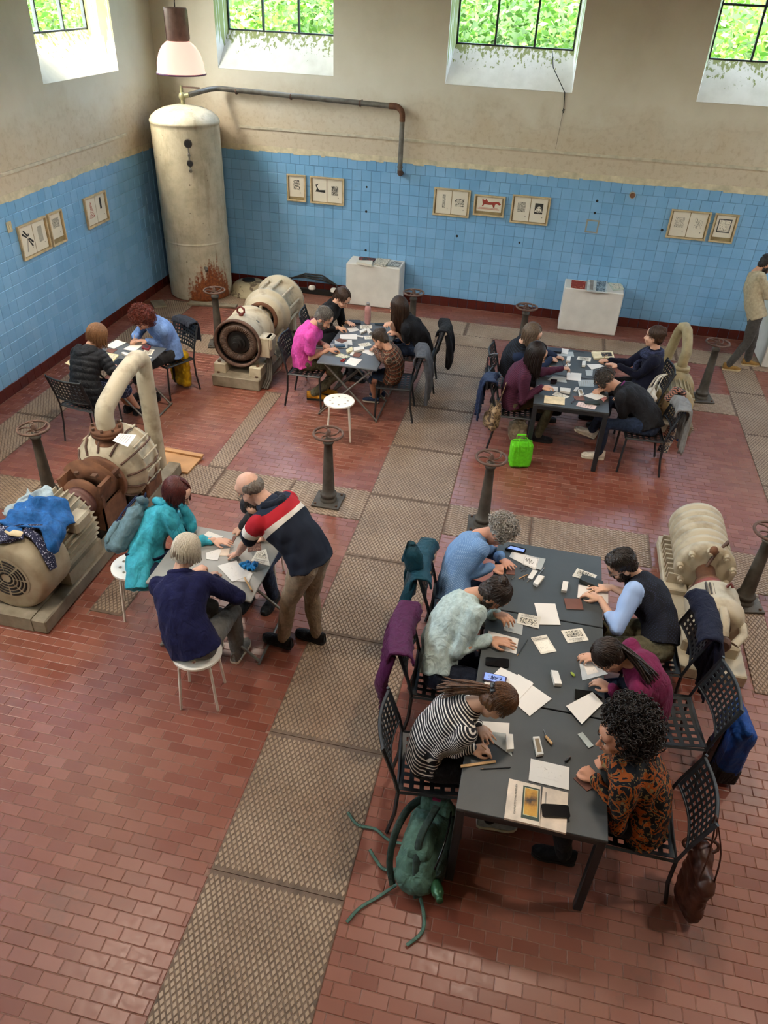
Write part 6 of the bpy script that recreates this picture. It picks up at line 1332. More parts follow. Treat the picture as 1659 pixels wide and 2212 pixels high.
def sheet(cr, pts, name, label, cat, m_=None, th=.0014, motif=None, group='papers and tools on the tables', lift=0., rnd=False):
    DZ[0] = (DZ[0]+1) % 7; z = cr.o[3]+.0004+lift+DZ[0]*.00012; P = [cr.w(p, z+th) for p in pts]; P = [Vector((p.x, p.y, z)) for p in P]; c = sum(P, Vector())/len(P); Q = [p-c for p in P]
    a = sum((Q[k].x*Q[(k+1) % len(Q)].y-Q[(k+1) % len(Q)].x*Q[k].y) for k in range(len(Q)))
    if a < 0: Q = Q[::-1]
    if rnd:
        R = []
        for k in range(len(Q)):
            p, q, r_ = Q[k-1], Q[k], Q[(k+1) % len(Q)]; R += [q+(p-q)*.12, q+(p-q)*.03+(r_-q)*.03, q+(r_-q)*.12]
        Q2 = R
    else: Q2 = Q
    o = prism3(Q2, th).obj(name, m_ or M_wpaper, None, label=label, cat=cat, group=group); o.location = c
    C0, C1, C2, C3 = (Vector((p.x, p.y, z))-c for p in (P[0], P[1], P[2], P[3])); F = lambda u, v, h=0: C0.lerp(C1, u).lerp(C3.lerp(C2, u), v)+Vector((0, 0, th+.0003+h))
    LV = [0]
    def patch(u0, v0, u1, v1, mm, nm='printed_motif'):
        LV[0] += .0004; q = [F(u0, v0, LV[0]), F(u1, v0, LV[0]), F(u1, v1, LV[0]), F(u0, v1, LV[0])]
        if (q[1]-q[0]).cross(q[2]-q[0]).z < 0: q = q[::-1]
        prism3(q, .0003).obj(nm, mm, o)
    def text(body, u, v, size, d=(1, 0), mm=INK):
        me = text_mesh(body, size); me.materials.clear(); me.materials.append(mm); t = link('lettering', me, o); ex = (F(u+.1*d[0], v+.1*d[1])-F(u, v)).normalized(); ey = Vector((-ex.y, ex.x, 0)); p = F(u, v, .0009)
        t.matrix_local = Matrix(((ex.x, ey.x, 0, p.x), (ex.y, ey.y, 0, p.y), (0, 0, 1, p.z), (0, 0, 0, 1)))
    if motif == 'post':   # text block along v, patch beside
        text('SOLCHI', .1, .5, .02, (0, -1)); text("D'APPENNINO", .24, .5, .017, (0, -1)); patch(.38, .12, .88, .88, K(3+len(label) % 6, 45, .47))
    elif motif == 'post_r': text('SOLCHI', .9, .5, .02, (0, 1)); text("D'APPENNINO", .76, .5, .017, (0, 1)); patch(.15, .12, .62, .88, K(3+len(label) % 6, 45, .47))
    elif motif == 'post_t': text('SOLCHI', .32, .1, .02, (1, 0)); text("D'APPENNINO", .5, .2, .017, (1, 0)); patch(.1, .3, .9, .9, lino('butterflies', '1C1B1A', 'E6DFD0', 50, .36))
    elif motif == 'sketch': patch(.25, .2, .75, .8, lino('pencil_sketch', 'B2ABA2', 'D8D3CB', 30, .36, 2.5))
    elif motif == 'snake':
        q = MB()
        for (p, r_) in (([(.1, .5), (.16, .3), (.24, .6), (.34, .25), (.44, .75), (.54, .3), (.62, .7), (.72, .45)], .0016),): q.tube(smooth_path([F(u, v, .001) for u, v in p]), r_, 5)
        q.tube([F(.02, .05, .0008), F(.95, .05, .0008), F(.95, .95, .0008), F(.02, .95, .0008)], .0007, 4, closed=True); q.obj('pencil_drawing', mat('pencil_grey', '6A655F', .7), o)
    elif motif == 'print': patch(.12, .15, .88, .85, K(5+len(label) % 4, 60, .48))
    elif motif == 'lines':
        for k in range(5): patch(.12, .18+.14*k, .86, .2+.14*k, mat('faint_text', '8E867C', .8), 'text_line')
    elif callable(motif): motif(o, F, patch, text)
    return o
def rod(cr, a, b, name, label, cat, m_, r=.0036, r2=None, h=None, parts=()):
    z = cr.o[3]+r+.0006; A, B = cr.w(a, z), cr.w(b, z); c = (A+B)/2; t = thing(name, label, cat, (c.x, c.y, z), 0, 'papers and tools on the tables'); d = (B-A); L = d.length; d.normalize()
    MB().cyl(-d*L/2, d*L*.4, r, n=8).obj('shaft', m_, t); MB().cyl(d*L*.4, d*L/2, r, (r2 if r2 is not None else r*.25), n=8).obj('tip', M_pw if r2 is None else M_bolt, t); return t
def solid(cr, pts, name, label, cat, m_, th, **k): return sheet(cr, pts, name, label, cat, m_, th, rnd=k.pop('rnd', False), **k)
# ---- long table
A = Crop(1080, 1160, 6.636, SQ)
sheet(A, [(130, 285), (175, 205), (560, 300), (505, 470)], 'paper_sheet', 'white sheet by the grey-haired person, snake drawing laid over', 'paper')
sheet(A, [(370, 262), (655, 312), (590, 475), (320, 395)], 'tracing_sheet', 'tracing sheet with snake drawing, under the lit grey phone', 'paper', M_trace, .0006, lift=.002); sheet(A, [(365, 265), (560, 305), (515, 455), (325, 385)], 'drawing_sheet', 'small pencil drawing of a snake on tracing sheet', 'paper', M_wpaper, .0006, 'snake', lift=.0034)
def scr(o, F, patch, text): patch(.28, .08, .8, .92, M_scr, 'screen')
def scr2(o, F, patch, text): patch(.1, .06, .94, .94, M_scr, 'screen'); patch(.25, .2, .75, .8, lino('screen_pattern', '1B2A5C', '8FA3DC', 60, .5), 'screen_picture')
solid(A, [(62, 172), (150, 112), (382, 172), (352, 240)], 'mobile_phone', 'phone with lit blue screen beside the snake drawing', 'phone', M_phone, .009, motif=scr, rnd=True)
solid(A, [(95, 440), (219, 450), (216, 540), (88, 532)], 'lino_plate', 'brown lino plate under the hands of the grey-haired person', 'lino plate', M_lino, .003)
solid(A, [(470, 468), (545, 485), (460, 605), (395, 580)], 'box_lid', 'white box lid lying next to cutter blades', 'lid', M_box, .006); solid(A, [(555, 540), (640, 562), (540, 690), (478, 650)], 'white_box', 'white tool box beside the box lid and blades', 'box', M_box, .022); solid(A, [(905, 628), (982, 640), (958, 770), (880, 760)], 'white_box', 'white tool box standing alone near far brown lino plate', 'box', M_box, .022)
rod(A, (510, 600), (637, 437), 'pencil', 'grey pencil between the box lid and snake sheet', 'pencil', mat('grey_pencil', '6E747A', .4)); rod(A, (268, 598), (405, 533), 'cutter_handle', 'wooden cutter handle among lino shavings', 'tool', M_pw, .004, .002); rod(A, (168, 608), (210, 562), 'cutter_blade', 'short metal cutter blade nearest the denim jacket', 'blade', M_galv, .004, .002); rod(A, (340, 612), (358, 565), 'cutter_blade', 'short metal cutter blade between handle and lid', 'blade', M_galv, .004, .002); rod(A, (388, 652), (425, 600), 'cutter_blade', 'short metal cutter blade below the box lid', 'blade', M_galv, .004, .002)  # cutter handle and loose blades, each built as a separate object
sv = MB()
for k in range(12): p = A.w((250+random.random()*150, 440+random.random()*60)); sv.tube([p+Vector((random.uniform(-.01, .01), random.uniform(-.01, .01), .002+.002*j)) for j in range(4)], .0012, 4)
sv.obj('lino_shavings', mat('shaving_brown', '3A2A24', .8), None, label='curled dark lino shavings beside the cutter handle', cat='shavings', kind='stuff')
sheet(A, [(1035, 562), (1108, 445), (1392, 548), (1330, 640)], 'postcard', 'postcard half under the dark spectacle case', 'postcard', M_cardbg, .0014, 'post')
solid(A, [(1190, 525), (1490, 635), (1440, 730), (1140, 600)], 'spectacle_case', 'dark green spectacle case by the bearded man', 'case', mat('dark_green_case', '1D231D', .5), .035, rnd=True, lift=.0016)
sheet(A, [(1110, 865), (1125, 683), (1552, 770), (1552, 955)], 'drawing_sheet', 'white sheet the bearded man draws on', 'paper', M_wpaper, .0014, 'sketch'); solid(A, [(915, 880), (1160, 885), (1200, 1040), (955, 1030)], 'lino_plate', 'brown lino plate before the bearded man', 'lino plate', M_lino, .003)
B = Crop(1100, 1290, 8.7316, SQ)
sheet(B, [(470, 108), (868, 122), (968, 520), (575, 515)], 'paper_sheet', 'blank white sheet across the far table seam', 'paper'); sheet(B, [(140, 490), (175, 290), (600, 370), (555, 590)], 'postcard', 'animal postcard overlapping the blank white sheet', 'postcard', M_cardbg, .0014, 'post_r', lift=.002)
sheet(B, [(-80, 400), (275, 430), (240, 715), (-110, 620)], 'tracing_sheet', 'grey tracing sheet under the denim wearer\'s raised hand', 'paper', M_trace, .0006)
rod(B, (348, 800), (150, 1105), 'pencil', 'black pencil between the denim wearer and butterfly postcard', 'pencil', M_pencil)
sheet(B, [(410, 765), (700, 705), (895, 1020), (600, 1075)], 'postcard', 'butterfly postcard in the middle of long table', 'postcard', M_cardbg, .0014, 'post_t'); sheet(B, [(1105, 865), (975, 630), (1370, 580), (1500, 810)], 'postcard', 'animal postcard before the magenta sweater', 'postcard', M_cardbg, .0014, 'post')
rod(B, (1480, 1085), (1310, 1140), 'wooden_tool', 'flat wooden tool held by the magenta sweater wearer', 'tool', M_wood, .008, .007)
C1 = Crop(820, 1060, 3.456, SQ)
sheet(C1, [(800, 1160), (812, 1045), (1038, 1105), (1020, 1218)], 'paper_sheet', 'white sheet under the denim wearer\'s flat hand', 'paper')
solid(C1, [(790, 1300), (792, 1240), (968, 1255), (965, 1320)], 'mobile_phone', 'black phone near the denim elbow', 'phone', M_phone, .009, rnd=True)
sheet(C1, [(780, 1435), (905, 1318), (1145, 1430), (985, 1545)], 'paper_sheet', 'white sheet under the phone with blue pattern', 'paper'); sheet(C1, [(960, 1540), (1130, 1445), (1285, 1552), (1120, 1682)], 'paper_sheet', 'large blank white sheet by the near table seam', 'paper', lift=.002); sheet(C1, [(930, 1500), (1035, 1368), (1150, 1440), (1040, 1560)], 'paper_sheet', 'folded white sheet between the two large white sheets', 'paper', lift=.0034)
solid(C1, [(765, 1410), (780, 1350), (952, 1390), (940, 1450)], 'mobile_phone', 'phone showing blue picture above the striped top', 'phone', mat('phone_violet', '3A2F4A', .3), .009, motif=scr2, rnd=True, lift=.0048)
solid(C1, [(1280, 1338), (1332, 1345), (1362, 1440), (1308, 1438)], 'white_box', 'tall white tool box beside the green eraser', 'box', M_box, .03)
e = at(1237, 1458, SQ); MB().ell((0, 0, .007), (.022, .011, .007), nu=14, nv=8).obj('green_eraser', mat('lime_rubber', '8FA02C', .6), None, label='lime green oval eraser beside tall white box', cat='eraser').matrix_world = Matrix.Translation((e.x, e.y, SQ)) @ Matrix.Rotation(-.9, 4, 'Z')
C2 = Crop(1180, 1060, 3.463, SQ)
solid(C2, [(215, 1555), (217, 1483), (345, 1500), (420, 1550)], 'mobile_phone', 'black phone half under the white sheet by magenta sleeve', 'phone', M_phone, .009); sheet(C2, [(245, 1275), (330, 1255), (462, 1370), (270, 1420)], 'tracing_sheet', 'pale tracing sheet under the magenta wearer\'s hands', 'paper', mat('pale_trace', 'B7BDBF', .7), .0008, 'sketch'); sheet(C2, [(148, 1610), (345, 1505), (425, 1590), (265, 1745)], 'drawing_sheet', 'white sheet beneath the big dark curls', 'paper', lift=.0105)
solid(C2, [(235, 1820), (270, 1805), (355, 1905), (318, 1925)], 'metal_sharpener', 'small grey metal plate in front of the curly head', 'tool', mat('pale_metal', 'A9B2B0', .35, .5), .006)
C3 = Crop(760, 1420, 3.318, SQ)
sheet(C3, [(905, 455), (1130, 470), (1125, 560), (930, 560)], 'paper_sheet', 'white sheet under the striped wearer\'s face', 'paper'); sheet(C3, [(960, 570), (985, 530), (1120, 548), (1150, 708)], 'tracing_sheet', 'grey tracing sheet under the striped wearer\'s hand', 'paper', M_trace, .0006, lift=.002)
solid(C3, [(1105, 545), (1155, 550), (1162, 655), (1112, 660)], 'white_box', 'white tool box standing on grey tracing sheet', 'box', M_box, .028, lift=.003)
ob = solid(C3, [(1298, 568), (1345, 565), (1375, 690), (1325, 698)], 'open_tool_box', 'open white box with blades beside the gouge', 'box', M_box, .022, motif=lambda o, F, patch, text: patch(.2, .12, .8, .88, mat('box_inside', '8E7A5E', .7), 'contents'))
g = rod(C3, (1435, 622), (1385, 560), 'lino_gouge', 'wooden-handled gouge with steel blade', 'tool', M_wood, .009, .004); p = C3.w((1372, 522)); q_ = C3.w((1388, 562)); c_ = g.location; MB().cyl(Vector((q_.x, q_.y, SQ+.009))-c_, Vector((p.x, p.y, SQ+.007))-c_, .003, .001, n=6).obj('blade', mat('steel_blade', 'A9ABAD', .3, .8), g)
rod(C3, (1530, 748), (1566, 715), 'pen_cap', 'small black cap by the paisley wearer\'s hands', 'cap', M_pencil, .007, .006)  # pen cap lying on the table
sheet(C3, [(1267, 882), (1283, 725), (1560, 788), (1555, 950)], 'drawing_sheet', 'sketch sheet between the gouge and art books', 'paper', M_wpaper, .003, 'sketch'); solid(C3, [(780, 770), (1030, 735), (1035, 752), (782, 788)], 'wooden_ruler', 'flat wooden stick beside the striped sleeve', 'ruler', M_wood, .006); rod(C3, (1137, 788), (920, 800), 'pencil', 'black pencil by the wooden stick', 'pencil', M_pencil)
D = Crop(1080, 1660, 9.759, SQ)
def cover(o, F, patch, text):
    patch(.46, .09, .98, .9, mat('book_green', '23372C', .6), 'green_cover'); patch(.51, .13, .93, .82, mat('pale_border', 'B9B58C', .6), 'picture_border')
    N = NT('amber_landscape'); n = N.noise(9, 4, .6); patch(.53, .145, .91, .805, (lambda: (N.set(Base_Color=N.ramp(n, [(.38, '2E2114'), (.46, '7A5418'), (.55, 'B07E22'), (.7, 'C79A3C')]), Roughness=.6), N.m)[1])(), 'cover_picture'); text('GIANNETTO MALMERENDI', .26, .48, .0155, (-.02, -1))
solid(D, [(195, 210), (860, 372), (838, 1215), (90, 1040)], 'art_book', 'art book with white spine, green cover and amber picture', 'book', mat('book_white', 'D3C4B2', .7), .016, motif=cover)
solid(D, [(905, 385), (1440, 510), (1395, 1365), (838, 1222)], 'booklet', 'white booklet under the black phone', 'book', mat('book_white2', 'D0BEAA', .7), .014, motif=lambda o, F, patch, text: patch(.12, .12, .17, .6, mat('faint_text', '8E867C', .8), 'text_line'))
solid(D, [(868, 735), (1445, 770), (1490, 1035), (900, 1005)], 'mobile_phone', 'black phone lying on the white booklet', 'phone', M_phone, .01, rnd=True, lift=.0152)
D4 = Crop(1080, 1480, 3.19, SQ); solid(D4, [(505, 640), (600, 600), (690, 680), (600, 730)], 'lino_plate', 'brown lino plate under the paisley wearer\'s hands', 'lino plate', M_lino, .003)
# ---- front-left folding table
E_ = Crop(400, 1120, 7.5409, FO)
sheet(E_, [(260, 310), (375, 205), (625, 295), (520, 360)], 'paper_sheet', 'white sheet behind the turquoise sleeve', 'paper'); sheet(E_, [(340, 560), (600, 480), (530, 680), (345, 660)], 'drawing_sheet', 'sketch sheet in front of the turquoise cuff', 'paper', M_wpaper, .0014, 'sketch'); sheet(E_, [(590, 500), (730, 480), (705, 605), (560, 608)], 'paper_sheet', 'pinkish sheet under the bending man\'s hand', 'paper', mat('pink_paper', 'CDBBA9', .8))
solid(E_, [(1020, 385), (1230, 375), (1240, 520), (1018, 540)], 'lino_plate', 'carved brown lino plate under the bending man\'s chest', 'lino plate', lino('carved_lino', '5A3A30', '8A6A58', 70, .55), .003); solid(E_, [(785, 275), (835, 290), (765, 425), (738, 402)], 'lino_plate', 'narrow brown lino plate at the turquoise wearer\'s fingertips', 'lino plate', M_lino, .003)
sheet(E_, [(1070, 690), (1170, 530), (1320, 500), (1385, 775)], 'postcard', 'postcard beside the blue crumpled cloth', 'postcard', M_cardbg, .0014, 'post'); sheet(E_, [(525, 770), (835, 680), (1000, 945), (770, 1030)], 'drawing_sheet', 'white sheet the white-haired person draws on', 'paper', M_wpaper, .0014, 'sketch', lift=.002); sheet(E_, [(800, 1020), (900, 770), (1100, 890), (1040, 1035)], 'paper_sheet', 'white sheet under the blue crumpled cloth', 'paper')
m = MB(); c = E_.w((1050, 790)); rr = random.Random(4)
for k in range(26): m.ell((c.x+rr.uniform(-.05, .05), c.y+rr.uniform(-.035, .035), FO+.016+rr.uniform(-.004, .02)), (rr.uniform(.015, .035), rr.uniform(.01, .02), rr.uniform(.008, .014)), Matrix.Rotation(rr.random()*6, 3, 'Z') @ Matrix.Rotation(rr.uniform(-.7, .7), 3, 'X'))
V, F = remesh(m, .005, 1); V = V+normals(V, F)*(.003*wnoise(V, 160))[:, None]; V[:, 2] = np.maximum(V[:, 2], FO+.004); o = arrays_obj('blue_cloth', V, F, cloth('blue_plastic', '1E7CC0', .4), None, (c.x, c.y, FO)); o.location = (c.x, c.y, FO); tag(o, 'crumpled bright blue cloth on the front folding table', 'cloth')
rod(E_, (965, 965), (1095, 1190), 'carving_tool', 'wooden carving tool at the folding table corner', 'tool', M_wood, .007, .006)
# ---- far-left folding table
G = Crop(140, 720, 6.9125, FO)
sheet(G, [(605, 190), (775, 95), (920, 140), (735, 228)], 'paper_sheet', 'blank white sheet at the far corner of left table', 'paper'); sheet(G, [(865, 238), (985, 172), (1165, 170), (1050, 265)], 'drawing_sheet', 'white sheet the red-haired person draws on', 'paper'); solid(G, [(1145, 215), (1178, 170), (1282, 185), (1250, 240)], 'red_box', 'small red box by the red-haired person', 'box', mat('dark_red_card', '6E1A24', .6), .02, motif=lambda o, F, patch, text: patch(.2, .2, .8, .8, mat('box_picture', '2A2E3A', .6), 'box_picture'))
sheet(G, [(1150, 315), (1190, 240), (1342, 245), (1290, 327)], 'postcard', 'postcard on the table edge below the red box', 'postcard', M_cardbg, .0014, 'print'); P = G.w((1270, 362)); MB().cyl((0, 0, 0), (0, 0, .001), .022, n=24).obj('round_sticker', M_wpaper, None, label='round white sticker on left table edge', cat='sticker', loc=(P.x, P.y, FO+.0006))
solid(G, [(610, 265), (650, 225), (785, 240), (710, 295)], 'lino_plate', 'brown lino plate beside the open sketchbook', 'lino plate', M_lino, .003); solid(G, [(840, 290), (870, 275), (1002, 305), (960, 345)], 'white_box', 'white tool box in the middle of left table', 'box', M_box, .024)
sheet(G, [(560, 420), (600, 285), (805, 318), (690, 450)], 'sketchbook', 'open cream sketchbook beside the puffer sleeve', 'book', mat('cream_pages', 'D9C9A0', .8), .012, 'print'); sheet(G, [(120, 500), (0, 445), (125, 358), (300, 400)], 'loose_page', 'cream page sticking out left of the puffer jacket', 'paper', MATS['cream_pages'], .004)
solid(G, [(690, 462), (800, 375), (902, 390), (830, 465)], 'mobile_phone', 'black phone by the puffer jacket cuff', 'phone', M_phone, .009, rnd=True); sheet(G, [(920, 520), (985, 405), (1117, 405), (1050, 530)], 'drawing_sheet', 'cream sheet at the near corner of left table', 'paper', M_paper)
# ---- centre folding tables
Hc = Crop(680, 670, 9.2167, FO)
P = Hc.w((1050, 262)); t = thing('water_bottle', 'pink metal water bottle at the far folding table', 'bottle', (P.x, P.y, FO+.0006)); MB().lathe((0, 0, 0), (0, 0, 1), [(0, .036), (.004, .039), (.2, .039), (.225, .034), (.24, .02), (.245, .018)], 24).obj('flask', mat('pink_enamel', 'C38F8C', .4), t); MB().lathe((0, 0, .243), (0, 0, 1), [(0, .021), (.03, .021), (.034, .014), (.034, .001)], 18).obj('cap', mat('steel_cap', '8E8A88', .3, .7), t)
solid(Hc, [(680, 190), (915, 195), (918, 250), (678, 238)], 'spectacle_case', 'dark blue case beside the pink bottle', 'case', mat('navy_case', '1A2230', .5), .03, rnd=True); solid(Hc, [(690, 258), (842, 250), (835, 292), (720, 288)], 'lino_plate', 'brown lino plate under the dark blue case', 'lino plate', M_lino, .003); solid(Hc, [(1190, 258), (1420, 255), (1405, 292), (1200, 285)], 'mobile_phone', 'black phone right of the pink bottle', 'phone', M_phone, .01)
sheet(Hc, [(905, 370), (900, 300), (1140, 298), (1142, 366)], 'postcard', 'postcard just in front of the pink bottle', 'postcard', M_cardbg, .0014, 'print'); sheet(Hc, [(640, 355), (820, 335), (890, 400), (690, 440)], 'drawing_sheet', 'sheet the smiling woman in black writes on', 'paper', M_wpaper, .0014, 'sketch')
solid(Hc, [(890, 402), (1010, 365), (1022, 400), (915, 452)], 'white_box', 'white tool box left of a pair before the bottle', 'box', M_box, .022); solid(Hc, [(1025, 375), (1080, 365), (1132, 430), (1080, 458)], 'white_box', 'white tool box right of a pair before the bottle', 'box', M_box, .022)
sheet(Hc, [(500, 570), (505, 485), (835, 475), (845, 580)], 'paper_sheet', 'blank white sheet along the folding table seam', 'paper'); solid(Hc, [(840, 495), (972, 515), (962, 540), (845, 522)], 'white_strip', 'narrow white card strip by the blank sheet', 'card', M_box, .004); sheet(Hc, [(995, 580), (980, 510), (1165, 505), (1195, 575)], 'postcard', 'postcard beside the boy\'s head', 'postcard', M_cardbg, .0014, 'print')
sheet(Hc, [(400, 660), (395, 600), (735, 590), (750, 690)], 'paper_sheet', 'white sheet under the pink man\'s lino plate', 'paper'); solid(Hc, [(405, 595), (500, 560), (652, 605), (540, 655)], 'lino_plate', 'brown lino plate before the pink man', 'lino plate', M_lino, .003, lift=.002); sheet(Hc, [(340, 745), (305, 665), (655, 660), (650, 750)], 'paper_sheet', 'white sheet under the teal case', 'paper', lift=.002); solid(Hc, [(378, 680), (595, 678), (605, 715), (385, 725)], 'pencil_case', 'teal tool case by the pink man\'s hand', 'case', mat('teal_case', '1E4A63', .4), .015, lift=.004, rnd=True)
sheet(Hc, [(920, 740), (855, 670), (1080, 640), (1140, 700)], 'postcard', 'postcard behind the long white box', 'postcard', M_cardbg, .0014, 'print'); solid(Hc, [(770, 742), (970, 712), (987, 768), (780, 812)], 'white_box', 'long white box in front of the boy\'s hands', 'box', M_box, .026, lift=.002); solid(Hc, [(620, 780), (740, 722), (762, 790), (650, 838)], 'ivory_eraser', 'rounded ivory block beside the long white box', 'eraser', mat('ivory_block', 'CFC39A', .6), .022, rnd=True); solid(Hc, [(700, 880), (740, 825), (802, 830), (750, 895)], 'small_card', 'tiny white card near the red pliers', 'card', M_box, .005)
solid(Hc, [(755, 910), (810, 835), (937, 870), (880, 935)], 'lino_plate', 'brown lino plate in front of the boy', 'lino plate', M_lino, .003); sheet(Hc, [(950, 840), (965, 785), (1290, 790), (1140, 905)], 'drawing_sheet', 'sheet the boy draws on', 'paper', M_wpaper, .0014, 'sketch'); sheet(Hc, [(400, 910), (500, 855), (710, 920), (600, 960)], 'postcard', 'greenish card under the pink man\'s forearm', 'postcard', mat('greenish_card', 'B9BE9A', .8), .0014, 'print'); sheet(Hc, [(600, 1060), (712, 935), (950, 985), (805, 1115)], 'drawing_sheet', 'white drawing at the near edge of folding table', 'paper', M_wpaper, .0014, 'sketch')
P = Hc.w((575, 1000)); t = thing('pliers', 'red-handled pliers at the near table edge', 'pliers', (P.x, P.y, FO+.009), -.2, None)
for s_ in (-1, 1): MB().tube([(s_*.004, .03, 0), (s_*.014, 0, 0), (s_*.012, -.05, 0)], .007, 8).obj('handle', mat('red_grip', 'A8281E', .5), t)
MB().tube([(0, .02, 0), (0, .06, 0)], [.012, .004], 6).obj('jaw', M_post, t)
# ---- group of four
J = Crop(1140, 740, 7.541, SQ)
solid(J, [(345, 132), (350, 80), (556, 90), (550, 150)], 'spectacle_case', 'black case at the far corner of the four', 'case', MATS['navy_case'], .03, rnd=True); sheet(J, [(440, 150), (740, 150), (757, 230), (470, 212)], 'tracing_sheet', 'tracing sheet in front of the black case', 'paper', M_trace, .0006); sheet(J, [(555, 90), (668, 110), (650, 190), (558, 172)], 'paper_sheet', 'small white paper on the far tracing sheet', 'paper', lift=.002)
P = J.w((820, 160)); t = thing('spectacles', 'dark spectacles lying near the open book', 'glasses', (P.x, P.y, SQ+.004), .3); MB().tube([(-.06, 0, 0), (-.02, .01, 0), (.02, .012, 0), (.07, 0, .0)], .002, 5).tube([(.07, 0, 0), (.1, .03, 0)], .002, 5).obj('rim', M_pencil, t)
sheet(J, [(1040, 145), (1380, 145), (1412, 240), (1085, 255)], 'art_book', 'cream book with dark picture by the navy cardigan', 'book', MATS['cream_pages'], .02, lambda o, F, patch, text: patch(.42, .15, .92, .8, lino('book_picture', '1E1A18', '8A6A50', 30, .6), 'cover_picture'))
sheet(J, [(795, 275), (822, 225), (1035, 245), (1020, 310)], 'postcard', 'postcard in the middle of the far dark table', 'postcard', M_cardbg, .0014, 'print'); solid(J, [(640, 225), (707, 220), (692, 300), (630, 295)], 'white_box', 'white tool box near the far tracing sheet', 'box', M_box, .024, lift=.001); solid(J, [(890, 300), (947, 300), (942, 370), (885, 368)], 'white_box', 'white tool box by the navy wearer\'s hands', 'box', M_box, .024, lift=.002); solid(J, [(600, 382), (642, 337), (707, 350), (680, 385)], 'small_card', 'small white card by the raised pencil', 'card', M_box, .004); rod(J, (580, 372), (562, 290), 'pen', 'dark pen by the vest wearer\'s fist', 'pen', M_pencil); rod(J, (350, 385), (540, 402), 'wooden_tool', 'flat wooden stick before the vest wearer', 'ruler', M_wood, .006, .005)
sheet(J, [(960, 355), (1170, 352), (1252, 385), (1040, 440)], 'drawing_sheet', 'sheet under the navy wearer\'s hands', 'paper'); sheet(J, [(940, 445), (1062, 450), (1052, 540), (955, 535)], 'tracing_sheet', 'small tracing sheet above the curly grey head', 'paper', M_trace, .0008); sheet(J, [(640, 482), (877, 500), (860, 625), (628, 602)], 'paper_sheet', 'blank white sheet at the table seam of the four', 'paper'); sheet(J, [(400, 550), (615, 560), (637, 655), (320, 610)], 'tracing_sheet', 'tracing sheet beneath the plum sleeve', 'paper', M_trace, .0006); solid(J, [(365, 660), (378, 592), (482, 602), (470, 655)], 'mobile_phone', 'black phone by the plum wearer\'s sleeve', 'phone', M_phone, .01, lift=.001)
sheet(J, [(835, 712), (815, 610), (1072, 610), (1082, 722)], 'tracing_sheet', 'tracing sheet with text by the curly grey head', 'paper', M_trace, .0008, 'lines'); solid(J, [(740, 787), (790, 720), (837, 730), (790, 797)], 'small_card', 'small white card by the open tool box', 'card', M_box, .004); solid(J, [(820, 765), (885, 752), (912, 835), (850, 858)], 'open_tool_box', 'open white box before the black jacket wearer', 'box', M_box, .022, motif=lambda o, F, patch, text: patch(.2, .12, .8, .88, mat('box_inside', '8E7A5E', .7), 'contents')); solid(J, [(530, 728), (702, 745), (692, 805), (525, 778)], 'white_box', 'long white box before the plum wearer', 'box', M_box, .026)
sheet(J, [(395, 850), (465, 800), (685, 880), (600, 915)], 'postcard', 'postcard by the cream envelope', 'postcard', M_cardbg, .0014, 'print'); sheet(J, [(262, 980), (275, 860), (607, 895), (600, 1015)], 'cream_envelope', 'cream sheet at the near edge of dark table', 'paper', mat('cream_card2', 'D9C39C', .8), .003, lift=.0025); solid(J, [(740, 865), (905, 875), (937, 945), (770, 935)], 'lino_plate', 'brown lino plate by the pink printed sheet', 'lino plate', M_lino, .003)
sheet(J, [(905, 865), (1080, 805), (1287, 880), (1120, 935)], 'drawing_sheet', 'sheet the black jacket wearer draws on', 'paper', M_wpaper, .0014, 'sketch'); solid(J, [(925, 955), (1150, 950), (1182, 1000), (940, 990)], 'dark_pouch', 'dark green pouch beside the pink printed sheet', 'pouch', mat('green_pouch', '24302A', .6), .014, rnd=True); sheet(J, [(785, 1030), (832, 960), (1127, 1030), (1090, 1090)], 'printed_sheet', 'pink sheet with printed lines at table edge', 'paper', mat('pale_pink_paper', 'D9BDB4', .8), .0014, 'lines'); solid(J, [(1200, 905), (1250, 880), (1302, 900), (1240, 950)], 'pink_eraser', 'pink eraser by the black sleeve', 'eraser', mat('pink_rubber', 'A8706A', .7), .012)
P = J.w((745, 965)); t = thing('spectacles', 'folded red-brown spectacles at the near table edge', 'glasses', (P.x, P.y, SQ+.008), 1.2); MB().tube([(-.06, 0, 0), (-.03, .012, 0), (0, 0, 0), (.03, .012, 0), (.06, 0, 0)], .004, 6).tube([(-.06, 0, 0), (.05, -.02, 0)], .003, 5).obj('rim', mat('tortoise', '3A1B16', .3), t)
sheet(J, [(165, 692), (490, 722), (490, 800), (170, 745)], 'paper_sheet', 'white sheet under the plum wearer\'s lower hand', 'paper', lift=.001)
